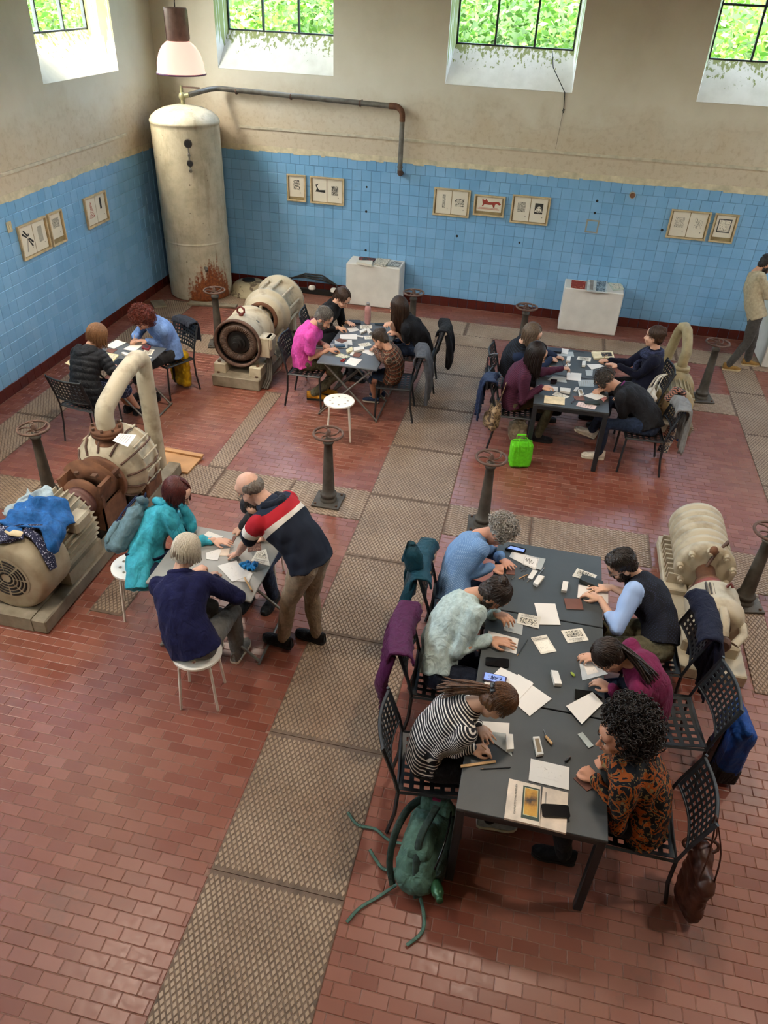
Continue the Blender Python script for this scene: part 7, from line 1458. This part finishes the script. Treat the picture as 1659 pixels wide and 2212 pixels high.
# ---- plinth books
Kp = Crop(740, 540, 11.06, P1Z)
solid(Kp, [(385, 205), (410, 155), (787, 195), (740, 262)], 'print_book', 'black book with red edge at the back of plinth', 'book', lino('red_black_cover', '2A2C30', '8E2A2E', 25, .6), .02); solid(Kp, [(330, 285), (362, 236), (722, 252), (692, 348)], 'book_stack', 'cream booklets stacked at the front of plinth', 'book', M_cardbg, .035); solid(Kp, [(745, 332), (840, 190), (1142, 215), (1010, 390)], 'print_book', 'book with black and white print on plinth', 'book', K(4, 45, .48), .016); solid(Kp, [(1040, 372), (1180, 260), (1415, 285), (1330, 395)], 'print_book', 'grey patterned booklet at the plinth corner', 'book', lino('grey_cover', '3A4046', 'B9BDB8', 35, .5), .01)
Kq = Crop(1200, 590, 9.759, P2Z)
solid(Kq, [(325, 290), (345, 140), (637, 180), (620, 330)], 'red_booklet', 'red booklet with pale skyline on plinth', 'book', lino('red_cover', '8A2A1C', 'D08A60', 20, .62), .012); solid(Kq, [(665, 370), (682, 120), (1102, 160), (1080, 410)], 'newspaper', 'folded newspaper with grey photo on plinth', 'newspaper', mat('newsprint', 'C6C9C4', .85), .015, motif=lambda o, F, patch, text: (patch(.05, .45, .95, .92, lino('news_photo', '3A4A56', '8FA0A8', 25, .5), 'photo'), patch(.1, .12, .9, .3, mat('faint_text', '8E867C', .8), 'headline'))); sheet(Kq, [(1110, 190), (1370, 200), (1450, 340), (1210, 360)], 'leaflets', 'pale leaflets at the right of the newspaper', 'leaflet', mat('pale_green_paper', 'C2C9B4', .85), .006, 'print')
pn = sheet(Crop(240, 930, 1, .90), [(3, 22), (18, 6), (55, 9), (36, 35)], 'handwritten_notice', 'white handwritten paper lying on the ribbed pump', 'paper', M_wpaper, .002, 'lines')
# ---- pencils in hands
for k, side in (('stripe', 1), ('beard', 0), ('redh', 1), ('pink', 1), ('blackw', 1), ('boy', 1), ('plum', 0), ('navy', 1), ('blackj', 1), ('hidden', 1)):
    q = PEOPLE[k]; S, E1, W1, tg = q['arms'][side]; c = np3(q['tips'][side]); d = unit(-q['f']*.5+np.array([0, 0, .85])+q['r']*(.3 if side else -.3)); t = thing('pencil', 'pencil in the writing hand of the %s' % {'stripe': 'striped-top person', 'beard': 'bearded man', 'redh': 'red-haired person', 'pink': 'man in pink', 'blackw': 'smiling woman in black', 'boy': 'boy', 'plum': 'woman in plum', 'navy': 'woman in navy cardigan', 'blackj': 'black jacket wearer', 'hidden': 'half-hidden person'}[k], 'pencil', tuple(c), 0, 'pencils held in hands')
    MB().cyl(Vector(-d*.03), Vector(d*.1), .0036, n=7).obj('shaft', M_pw if k != 'boy' else M_pencil, t); MB().cyl(Vector(-d*.045), Vector(-d*.03), .0008, .0036, n=7).obj('tip', M_pencil, t)
# ================================================================ CLOTHES ON CHAIRS AND BAGS
def drape(key, name, label, m_, w=.46, front=.12, back=.5, hemvar=.05, sleeves=(1, -1), th=.016, taper=.0, puff=0., mats=None, dx=0., slv=None):
    x0, y0, d = SEATS[key]; t = thing(name, label, 'jacket', (x0, y0, .003), d*DEG, 'clothes hung on chairs'); nu, nv = 26, 34; rr = random.Random(len(label)); ph = [rr.random()*6 for _ in range(4)]
    def pt(u, s, off):
        sgn = math.tanh(s/.03); a = abs(s); k = min(1, a/.25); fold_ = (.016*math.sin(u*24+ph[0]+s*2)+.009*math.sin(u*47+ph[1]))*k; z = .862-max(0, a-.02)+(-.012*(1-k)); x = u*(w-taper*a)+dx+.012*math.sin(s*14+ph[2])*k
        y = -.312-.05*sgn-.035*math.sin(PI*min(1, max(0, u+.5)))+fold_-sgn*off-(.03*a if s > 0 else -.05*a)-puff*sgn*abs(math.sin(a*PI/.06))
        if s < 0: y = min(y+.03, -.2)
        return (x, y, z+(off if a < .03 else 0))
    m = MB(); vs = []
    for off in (th, -th*.0):
        for j in range(nv+1):
            for i in range(nu+1):
                u = i/nu-.5; s = -front+(front+back*(1+hemvar*math.sin(u*9+ph[3])))*j/nv; vs.append(pt(u, s, off))
    N_ = (nu+1)*(nv+1); I = lambda i, j: j*(nu+1)+i; fs = []
    for j in range(nv):
        for i in range(nu): fs += [(I(i, j), I(i+1, j), I(i+1, j+1), I(i, j+1)), (N_+I(i, j), N_+I(i, j+1), N_+I(i+1, j+1), N_+I(i+1, j))]
    for j in range(nv): fs += [(I(0, j), I(0, j+1), N_+I(0, j+1), N_+I(0, j)), (I(nu, j), N_+I(nu, j), N_+I(nu, j+1), I(nu, j+1))]
    for i in range(nu): fs += [(I(i, 0), N_+I(i, 0), N_+I(i+1, 0), I(i+1, 0)), (I(i, nv), I(i+1, nv), N_+I(i+1, nv), N_+I(i, nv))]
    m.add(vs, fs, True); m.obj('body', m_, t)
    for s_ in sleeves: MB().tube(smooth_path([(s_*w*.4+dx, -.36, .8), (s_*w*.47+dx, -.4, .66), (s_*w*.43+dx, -.43, .48), (s_*w*.36+dx, -.41, .34)], 4), [.04+.018*math.sin(PI*k_/12)-.001*k_ for k_ in range(13)], 10, flat=.5).obj('sleeve', slv or m_, t)
    return t
TEAL = cloth('teal_nylon', '0F3D4C', .45, .1); t = drape('grey', 'rain_jacket', 'dark teal rain jacket hanging behind grey-haired person', TEAL, .5, .1, .62, .1)
m = MB(); m.tube([(.12, -.36, .84), (.16, -.38, 1.0), (.14, -.4, 1.1), (.1, -.42, .9)], [.07, .075, .03, .05], 12, flat=.5); m.obj('hood', TEAL, t)
drape('denim', 'quilted_jacket', 'purple quilted jacket hanging behind the denim wearer', cloth('purple_nylon', '4A1440', .5, .1), .52, .1, .6, .06, puff=.012)
drape('beard', 'coat', 'dark navy coat hanging behind the bearded man', cloth('navy_coat', '11152A', .8, .1), .52, .1, .66, .05)
drape('longh', 'black_jacket', 'black jacket hanging behind the long-haired woman', cloth('black_fleece', '0E0E12', .9), .44, .1, .5, .12); drape('boy', 'fleece_jacket', 'grey fleece hanging behind the boy', cloth('grey_fleece', '4A4C51', .9), .42, .14, .6, .1)
drape('blackj', 'sport_jacket', 'grey and blue sport jacket on chair by the scarf', cloth('grey_shell', '7B7975', .6), .36, .1, .56, .1, (1,), dx=-.1, slv=cloth('royal_blue_lining', '1C3F86', .6))
drape('mar4', 'blue_coat', 'dark blue padded coat hanging behind the plum jumper', cloth('blue_padded', '1C2A48', .55), .24, .06, .48, .12, (), puff=.008, dx=.14)
drape('red', 'dark_jacket', 'dark jacket hanging behind the red-haired person', cloth('dark_slate', '20242E', .85), .34, .06, .3, .1, ())
# scarf on the black jacket wearer's chair
x0, y0, d_ = SEATS['blackj']; t = thing('scarf', 'long patterned scarf trailing to the floor from the chair', 'scarf', (x0, y0, .003), d_*DEG)
def sc1(N, u, v, w_, a): return lin('7A4A3A')
N = NT('zigzag_scarf'); zc = N.sep(N.coord('Object'))[2]; xx = N.sep(N.coord('Object'))[0]; k = N.math('SINE', N.math('ADD', N.math('MULTIPLY', zc, 260.), N.math('MULTIPLY', N.math('SINE', N.math('MULTIPLY', xx, 160.)), 1.6))); N.set(Base_Color=N.ramp(k, [(.45, '2A1E1C'), (.5, 'C9B49C'), (.8, '9A5A48')]), Roughness=.9)
N2 = NT('band_scarf'); z2 = N2.sep(N2.coord('Object'))[2]; n2 = N2.noise(60, 2); N2.set(Base_Color=N2.mix(N2.ramp(n2, [(.52, (0,0,0,1)), (.56, (1,1,1,1))]), N2.ramp(N2.math('SINE', N2.math('MULTIPLY', z2, 45.)), [(.35, '22303E'), (.5, '5E6E74'), (.7, '7C6A58')]), lin('B9AF9C')), Roughness=.9)
MB().tube([(.2, -.2, .74), (.22, -.28, .87), (.23, -.36, .84), (.25, -.39, .66), (.25, -.36, .45), (.25, -.31, .28)], [.05, .06, .06, .05, .045, .04], 12, flat=.55).obj('upper_cloth', N.m, t); MB().tube([(.24, -.36, .72), (.26, -.4, .5), (.265, -.37, .3), (.27, -.33, .06)], [.05, .055, .06, .06], 12, flat=.35).obj('lower_cloth', N2.m, t); f = MB()
for k in range(12): f.tube([(.21+.01*k, -.33, .07), (.205+.011*k, -.32, .012)], .002, 4)
f.parts('fringe', N2.m, t)
# ---- soft bags
def blob(name, label, cat, loc, m_, build, voxel=.009, smooth=6, noise_=(.004, 45), rz=0, floor_=None, group=None):
    mb = MB(); build(mb); V, F = remesh(mb, voxel, smooth); V = V+normals(V, F)*(noise_[0]*wnoise(V, noise_[1])+noise_[0]*.6*np.abs(wnoise(V, noise_[1]*1.8, 6, 7)))[:, None]
    if floor_ is not None: V[:, 2] = np.maximum(V[:, 2], floor_)
    t = thing(name, label, cat, loc, rz, group); arrays_obj('body', V, F, m_, t, (0, 0, 0)); return t
strap = lambda t, pts, m_, r=.012, fl=.25, nm='strap', up=None: MB().tube(smooth_path(pts), r, 6, flat=fl, up=up).obj(nm, m_, t)
# green hiking backpack on the floor
SAGE = cloth('sage_nylon', '4C6A5E', .6, .12); DSAGE = cloth('dark_sage', '2C3B36', .7)
P = at(912, 1864, .0)
RX = Matrix.Rotation(.22, 3, 'X')
bp = blob('hiking_backpack', 'sage green hiking backpack slumped on floor by table leg', 'backpack', (P.x, P.y, .004), SAGE, lambda m: (m.box((0, .02, .15), (.27, .44, .25), RX, ch=.07), m.ell((.0, -.16, .1), (.13, .1, .1))), smooth=7, floor_=.003, rz=-.12)
def lump(nm, m_, build, par, sm=5): mb = MB(); build(mb); V, F = remesh(mb, .008, sm); V = V+normals(V, F)*(.004*wnoise(V, 45))[:, None]; return arrays_obj(nm, V, F, m_, par, (0, 0, 0))
lump('lid', SAGE, lambda m: m.box((.0, .23, .25), (.25, .14, .17), RX, ch=.05), bp); lump('front_pocket', SAGE, lambda m: m.box((-.02, -.02, .27), (.17, .24, .09), RX, ch=.035), bp); lump('side_panel', DSAGE, lambda m: m.box((.12, .04, .15), (.07, .38, .2), RX, ch=.03), bp)
MB().tube(smooth_path([(.1, .2, .3), (.115, .1, .3), (.115, -.04, .27), (.1, -.14, .22)]), .006, 6).obj('zip', M_phone, bp); MB().tube(smooth_path([(-.05, .24, .35), (-.02, .26, .37), (.03, .26, .37), (.06, .24, .35)]), .012, 6, flat=.4).obj('grab_loop', DSAGE, bp)
strap(bp, [(-.09, .22, .31), (-.15, .12, .3), (-.18, -.02, .25), (-.17, -.14, .14), (-.12, -.22, .05)], DSAGE, .024, .25, up=(.5, 0, 1)); strap(bp, [(.02, .16, .37), (-.0, .06, .37), (-.02, -.06, .33), (-.0, -.17, .22), (.04, -.25, .06)], DSAGE, .022, .25, up=(0, 0, 1))
UZ = (0, 0, 1)
for pts in ([(-.12, .05, .05), (-.24, .06, .014), (-.34, .1, .012), (-.46, .09, .012), (-.55, .15, .012)], [(-.1, -.1, .04), (-.2, -.13, .014), (-.27, -.09, .012), (-.33, -.04, .012)], [(-.1, -.2, .03), (-.18, -.3, .012), (-.26, -.4, .012), (-.3, -.5, .012)], [(.05, -.22, .03), (.1, -.3, .012), (.12, -.4, .012), (.06, -.5, .012)]): strap(bp, pts, SAGE, .0105, .12, up=UZ)
bt = MB().lathe((.1, -.12, .1), (.25, -.5, .2), [(0, .036), (.12, .036), (.14, .03), (.15, .018), (.17, .02), (.185, .02), (.185, .001)], 18).obj('bottle', mat('green_steel', '2E5A3A', .35, .3), bp); MB().box((.0, .22, .34), (.05, .014, .012)).obj('pink_tag', mat('pink_tag', 'A83A62', .6), bp)
# lime cooler bag
LIME = cloth('lime_fabric', '63C81E', .6, .08); P = at(1120, 1005, 0)
cb_ = blob('cooler_bag', 'lime green fabric bag on floor beside the table leg', 'bag', (P.x, P.y, .004), LIME, lambda m: m.box((0, 0, .155), (.24, .16, .31), ch=.03), .008, 4, (.003, 50), .25, .003)
for s_ in (-1, 1): strap(cb_, [(-.05, s_*.082, .22), (-.05, s_*.07, .34), (-.03, s_*.03, .37), (.03, s_*.03, .37), (.05, s_*.07, .34), (.05, s_*.082, .22)], LIME, .012, nm='handle')
MB().box((0, 0, .312), (.22, .02, .006)).obj('zip', mat('lime_zip', '4C9A1A', .5), cb_)
# yellow tote on the red-haired person's chair
YEL = cloth('yellow_print', 'B99212', .6, .2, 12); P = at(392, 815, .12)
yt = blob('yellow_bag', 'yellow shopping bag hanging by the red-haired person\'s chair', 'bag', (P.x, P.y, .0), YEL, lambda m: (m.box((0, 0, .28), (.34, .12, .48), ch=.04), m.ell((.02, 0, .1), (.17, .08, .09))), .009, 5, (.006, 40), -.5, .05)
MB().box((-.05, -.07, .27), (.035, .012, .42)).obj('dark_band', cloth('dark_band', '2A241C'), yt)
for s_ in (-1, 1): strap(yt, [(-.09, s_*.035, .42), (-.12, s_*.02, .6), (-.16, 0, .8), (-.12, s_*.03, .62), (.02, s_*.035, .42)], cloth('dark_band', '2A241C'), .011, nm='handle')
# brown leather bag on the paisley wearer's chair
BRN = mat('brown_leather', '4A2416', .45, c2='2E160E', ns=8, bump=.3, bs=40); x0, y0, d_ = SEATS['curly']; 
lb = blob('leather_bag', 'brown leather bag hanging behind the paisley shirt', 'bag', (x0+.36, y0-.2, 0), BRN, lambda m: (m.box((0, 0, .26), (.11, .28, .36), ch=.04), m.ell((0, -.02, .12), (.07, .15, .1)), m.ell((.02, .08, .4), (.06, .1, .08))), .009, 6, (.009, 32), .1, .03)
for s_ in (-1, 1): strap(lb, [(s_*.04, -.09, .42), (s_*.03, -.04, .62), (-.05, .02, .86), (s_*.03, .06, .62), (s_*.04, .1, .42)], BRN, .008, .5, 'handle')
MB().tube([(.1*math.cos(t_), .1+.03*math.sin(t_), .46+.03*math.sin(t_)) for t_ in np.linspace(0, 2*PI, 17)[:-1]], .01, 6, closed=True).obj('rim', BRN, lb)
# black handbag, camouflage pack on the left chairs of the four
x0, y0, d_ = SEATS['vest']; P = at(1054, 814, .64); hb_ = blob('handbag', 'black leather handbag hanging on chair back of vest wearer', 'bag', (P.x, P.y, .5), mat('black_leather', '14161C', .4, bump=.2, bs=60), lambda m: m.box((0, 0, .13), (.08, .28, .22), ch=.035), .008, 4, (.003, 40), .15)
for s_ in (-1, 1): strap(hb_, [(s_*.02, -.08, .22), (s_*.02, -.05, .38), (.08, 0, .43), (s_*.02, .05, .38), (s_*.02, .08, .22)], MATS['black_leather'], .01, .4, 'handle')
MB().box((-.045, 0, .16), (.004, .16, .006)).obj('zip', mat('steel_cap', '8E8A88', .3, .7), hb_)
CAM_ = NT('camouflage'); CAM_.set(Base_Color=CAM_.ramp(CAM_.noise(16, 2), [(.4, '4A3C30'), (.45, '8A7458'), (.55, 'A08A6C'), (.6, '5A4A3A')]), Roughness=.85); P = at(1068, 895, .42); cp = blob('camouflage_pack', 'brown camouflage backpack hanging low beside blue coat', 'backpack', (P.x, P.y, .2), CAM_.m, lambda m: (m.box((0, 0, .2), (.14, .24, .34), ch=.06), m.ell((-.06, 0, .15), (.06, .1, .1))), .009, 6, (.005, 40)); strap(cp, [(.03, -.05, .36), (.06, -.02, .5), (.08, .0, .62), (.06, .03, .5), (.03, .06, .36)], CAM_.m, .012, .4)
# cream tote bag under the plum wearer's chair, white tote on navy wearer's chair
P = at(1118, 930, .15); blob('cream_bag', 'crumpled cream bag under the plum wearer\'s chair', 'bag', (P.x, P.y, .003), cloth('cream_canvas', '9A8C74', .85), lambda m: (m.box((0, 0, .15), (.18, .2, .28), ch=.05), m.ell((.04, .03, .24), (.06, .06, .08))), .009, 5, (.008, 40), .3, .002)
x0, y0, d_ = SEATS['navy']; WT_ = cloth('white_canvas', 'CBC3B4', .85); P = at(1405, 860, .6); wt = blob('white_tote', 'white canvas tote hanging behind the navy cardigan', 'bag', (P.x, P.y, .38), WT_, lambda m: m.box((0, 0, .16), (.09, .28, .3), ch=.03), .009, 5, (.006, 40))
for s_ in (-1, 1): strap(wt, [(s_*.03, -.08, .3), (.04+s_*.02, -.03, .48), (.1, .02, .52), (.04+s_*.02, .06, .46), (s_*.03, .09, .3)], WT_, .012, .3, 'handle')
# blue pannier behind the half-bare chair
x0, y0, d_ = SEATS['mag']; PB = cloth('royal_blue_tarp', '123F86', .5); pb = blob('blue_pannier', 'royal blue roll-top bag on floor behind the half-bare chair', 'bag', (x0+.46, y0+.04, .003), PB, lambda m: (m.box((0, 0, .28), (.15, .3, .5), ch=.03), m.box((.0, 0, .54), (.06, .32, .07), ch=.02)), .009, 4, (.003, 40), .1, .002)
MB().box((-.08, 0, .3), (.012, .05, .5)).obj('strap', M_phone, pb); MB().box((0, 0, .1), (.155, .305, .16), ch=.02).obj('black_base', cloth('black_tarp', '15161A', .6), pb)
# grey rucksack worn by the turquoise person
q = PEOPLE['teal']; BG = cloth('grey_blue_nylon', '5E7A84', .6); k4 = (q['pts'][4]+q['pts'][5])/2; bk = -q['Y'][4]; c = k4+bk*.175-q['tang'][4]*.1; Rm = Matrix((Vector(q['X'][4]), Vector(q['Y'][4]), Vector(q['tang'][4]))).transposed()
ru = blob('rucksack', 'grey-blue rucksack worn by the turquoise jacket person', 'backpack', tuple(c), BG, lambda m: (m.box((0, 0, 0), (.3, .14, .4), Rm, ch=.05), m.ell(Rm @ Vector((0, -.05, -.1)), (.12, .07, .13), Rm), m.box(Rm @ Vector((0, .0, .22)), (.2, .09, .1), Rm, ch=.03)), .008, 5, (.004, 45))
NV = cloth('navy_webbing', '1A2440')
for s_ in (-1, 1): strap(ru, [Rm @ Vector(v) for v in ((s_*.09, .06, .16), (s_*.1, .16, .25), (s_*.12, .3, .22), (s_*.15, .38, .08), (s_*.16, .3, -.1), (s_*.13, .08, -.17))], NV, .018, .25)
lump('front_pocket', BG, lambda m: m.box(Rm @ Vector((0, -.085, -.07)), (.22, .07, .2), Rm, ch=.025), ru); lump('roll_top', cloth('slate_nylon', '4A626C', .6), lambda m: m.box(Rm @ Vector((0, -.01, .25)), (.26, .1, .06), Rm, ch=.025), ru)
for s_ in (-1, 1): strap(ru, [Rm @ Vector(v) for v in ((s_*.08, -.06, .27), (s_*.08, -.085, .15), (s_*.08, -.1, .02))], NV, .01, .3, 'compression_strap')
MB().box(Rm @ Vector((.06, -.085, .1)), (.02, .01, .04), Rm).obj('tag', mat('orange_tag', 'B5562E', .6), ru); strap(ru, [Rm @ Vector(v) for v in ((-.06, .0, .26), (-.03, -.01, .31), (.03, -.01, .31), (.06, 0, .26))], NV, .012, .4, 'grab_loop')
# jackets and scarf piled on the finned motor
mx, my, mz = X2, -8.3, A2
def over(ang, y, r): return Vector((mx+r*math.cos(ang), my+y, mz+r*math.sin(ang)))
def piled(name, label, m_, a0, a1, y0, y1, r, amp, seed, nm='cloth', cat='jacket'):
    rr = random.Random(seed); ph = [rr.random()*6 for _ in range(5)]; nu, nv = 30, 26; vs = []; c = over((a0+a1)/2, (y0+y1)/2, r)
    for off in (0.02, 0):
        for j in range(nv+1):
            for i in range(nu+1):
                u, v = i/nu, j/nv; a = a0+(a1-a0)*u+.12*math.sin(v*6+ph[0]); y = y0+(y1-y0)*v+.04*math.sin(u*8+ph[1]); rr_ = r+amp*(.6+.5*math.sin(u*9+v*5+ph[2])+.35*math.sin(v*17+u*3+ph[3])+.2*math.sin(u*25+ph[4]))+off; vs.append(over(a, y, max(rr_, r+.005+off*.2))-c)
    N_ = (nu+1)*(nv+1); I = lambda i, j: j*(nu+1)+i; fs = []
    for j in range(nv):
        for i in range(nu): fs += [(I(i, j), I(i, j+1), I(i+1, j+1), I(i+1, j)), (N_+I(i, j), N_+I(i+1, j), N_+I(i+1, j+1), N_+I(i, j+1))]
    for j in range(nv): fs += [(I(0, j), N_+I(0, j), N_+I(0, j+1), I(0, j+1)), (I(nu, j), I(nu, j+1), N_+I(nu, j+1), N_+I(nu, j))]
    for i in range(nu): fs += [(I(i, 0), I(i+1, 0), N_+I(i+1, 0), N_+I(i, 0)), (I(i, nv), N_+I(i, nv), N_+I(i+1, nv), I(i+1, nv))]
    t = thing(name, label, cat, tuple(c), 0, 'clothes piled on the motor'); m = MB(); m.add(vs, fs, True); m.obj(nm, m_, t); return t, c
piled('light_jacket', 'pale blue-grey jacket under the blue jacket on motor', cloth('pale_blue_grey', '9CACB2', .7), 1.5, 2.3, .38, .72, .335, .03, 2)
bj, c = piled('blue_jacket', 'bright blue jacket piled on the finned motor', cloth('bright_blue_nylon', '1F5C9C', .5, .15), .55, 1.9, .2, .62, .345, .045, 5)
for k in (0, 1): MB().tube([over(1.55+.07*k, .13+.03*k, .37)-c, over(1.35+.07*k, .11+.03*k, .39)-c, over(1.2+.07*k, .15+.03*k, .37)-c], [.03, .035, .03], 8, flat=.3).obj('cuff', mat('cream_rib', 'C9B894', .8) if k == 0 else MATS['bright_blue_nylon'], bj)
N = NT('dotted_navy'); v_ = N.t.nodes.new('ShaderNodeTexVoronoi'); v_.inputs['Scale'].default_value = 75; N.t.links.new(N.coord(), v_.inputs['Vector']); N.set(Base_Color=N.ramp(v_.outputs['Distance'], [(.25, 'B9BACB'), (.32, '171B38')]), Roughness=.85)
ds, c = piled('dotted_scarf', 'navy white-dotted scarf under the blue jacket on motor', N.m, 1.25, 2.0, .02, .22, .342, .02, 9, cat='scarf'); MB().tube([over(1.25, .2, .37)-c, over(1.0, .19, .375)-c, over(.75, .17, .365)-c, over(.45, .14, .36)-c, over(.2, .12, .358)-c], [.045, .04, .045, .05, .035], 10, flat=.3, up=None).obj('scarf_end', N.m, ds); MB().tube([over(1.2, .24, .38)-c, over(.95, .34, .36)-c, over(.7, .42, .35)-c], [.04, .045, .03], 10, flat=.3).obj('scarf_end', N.m, ds)
bpy.data.objects.remove(_tmp); bpy.data.scenes.remove(TS)
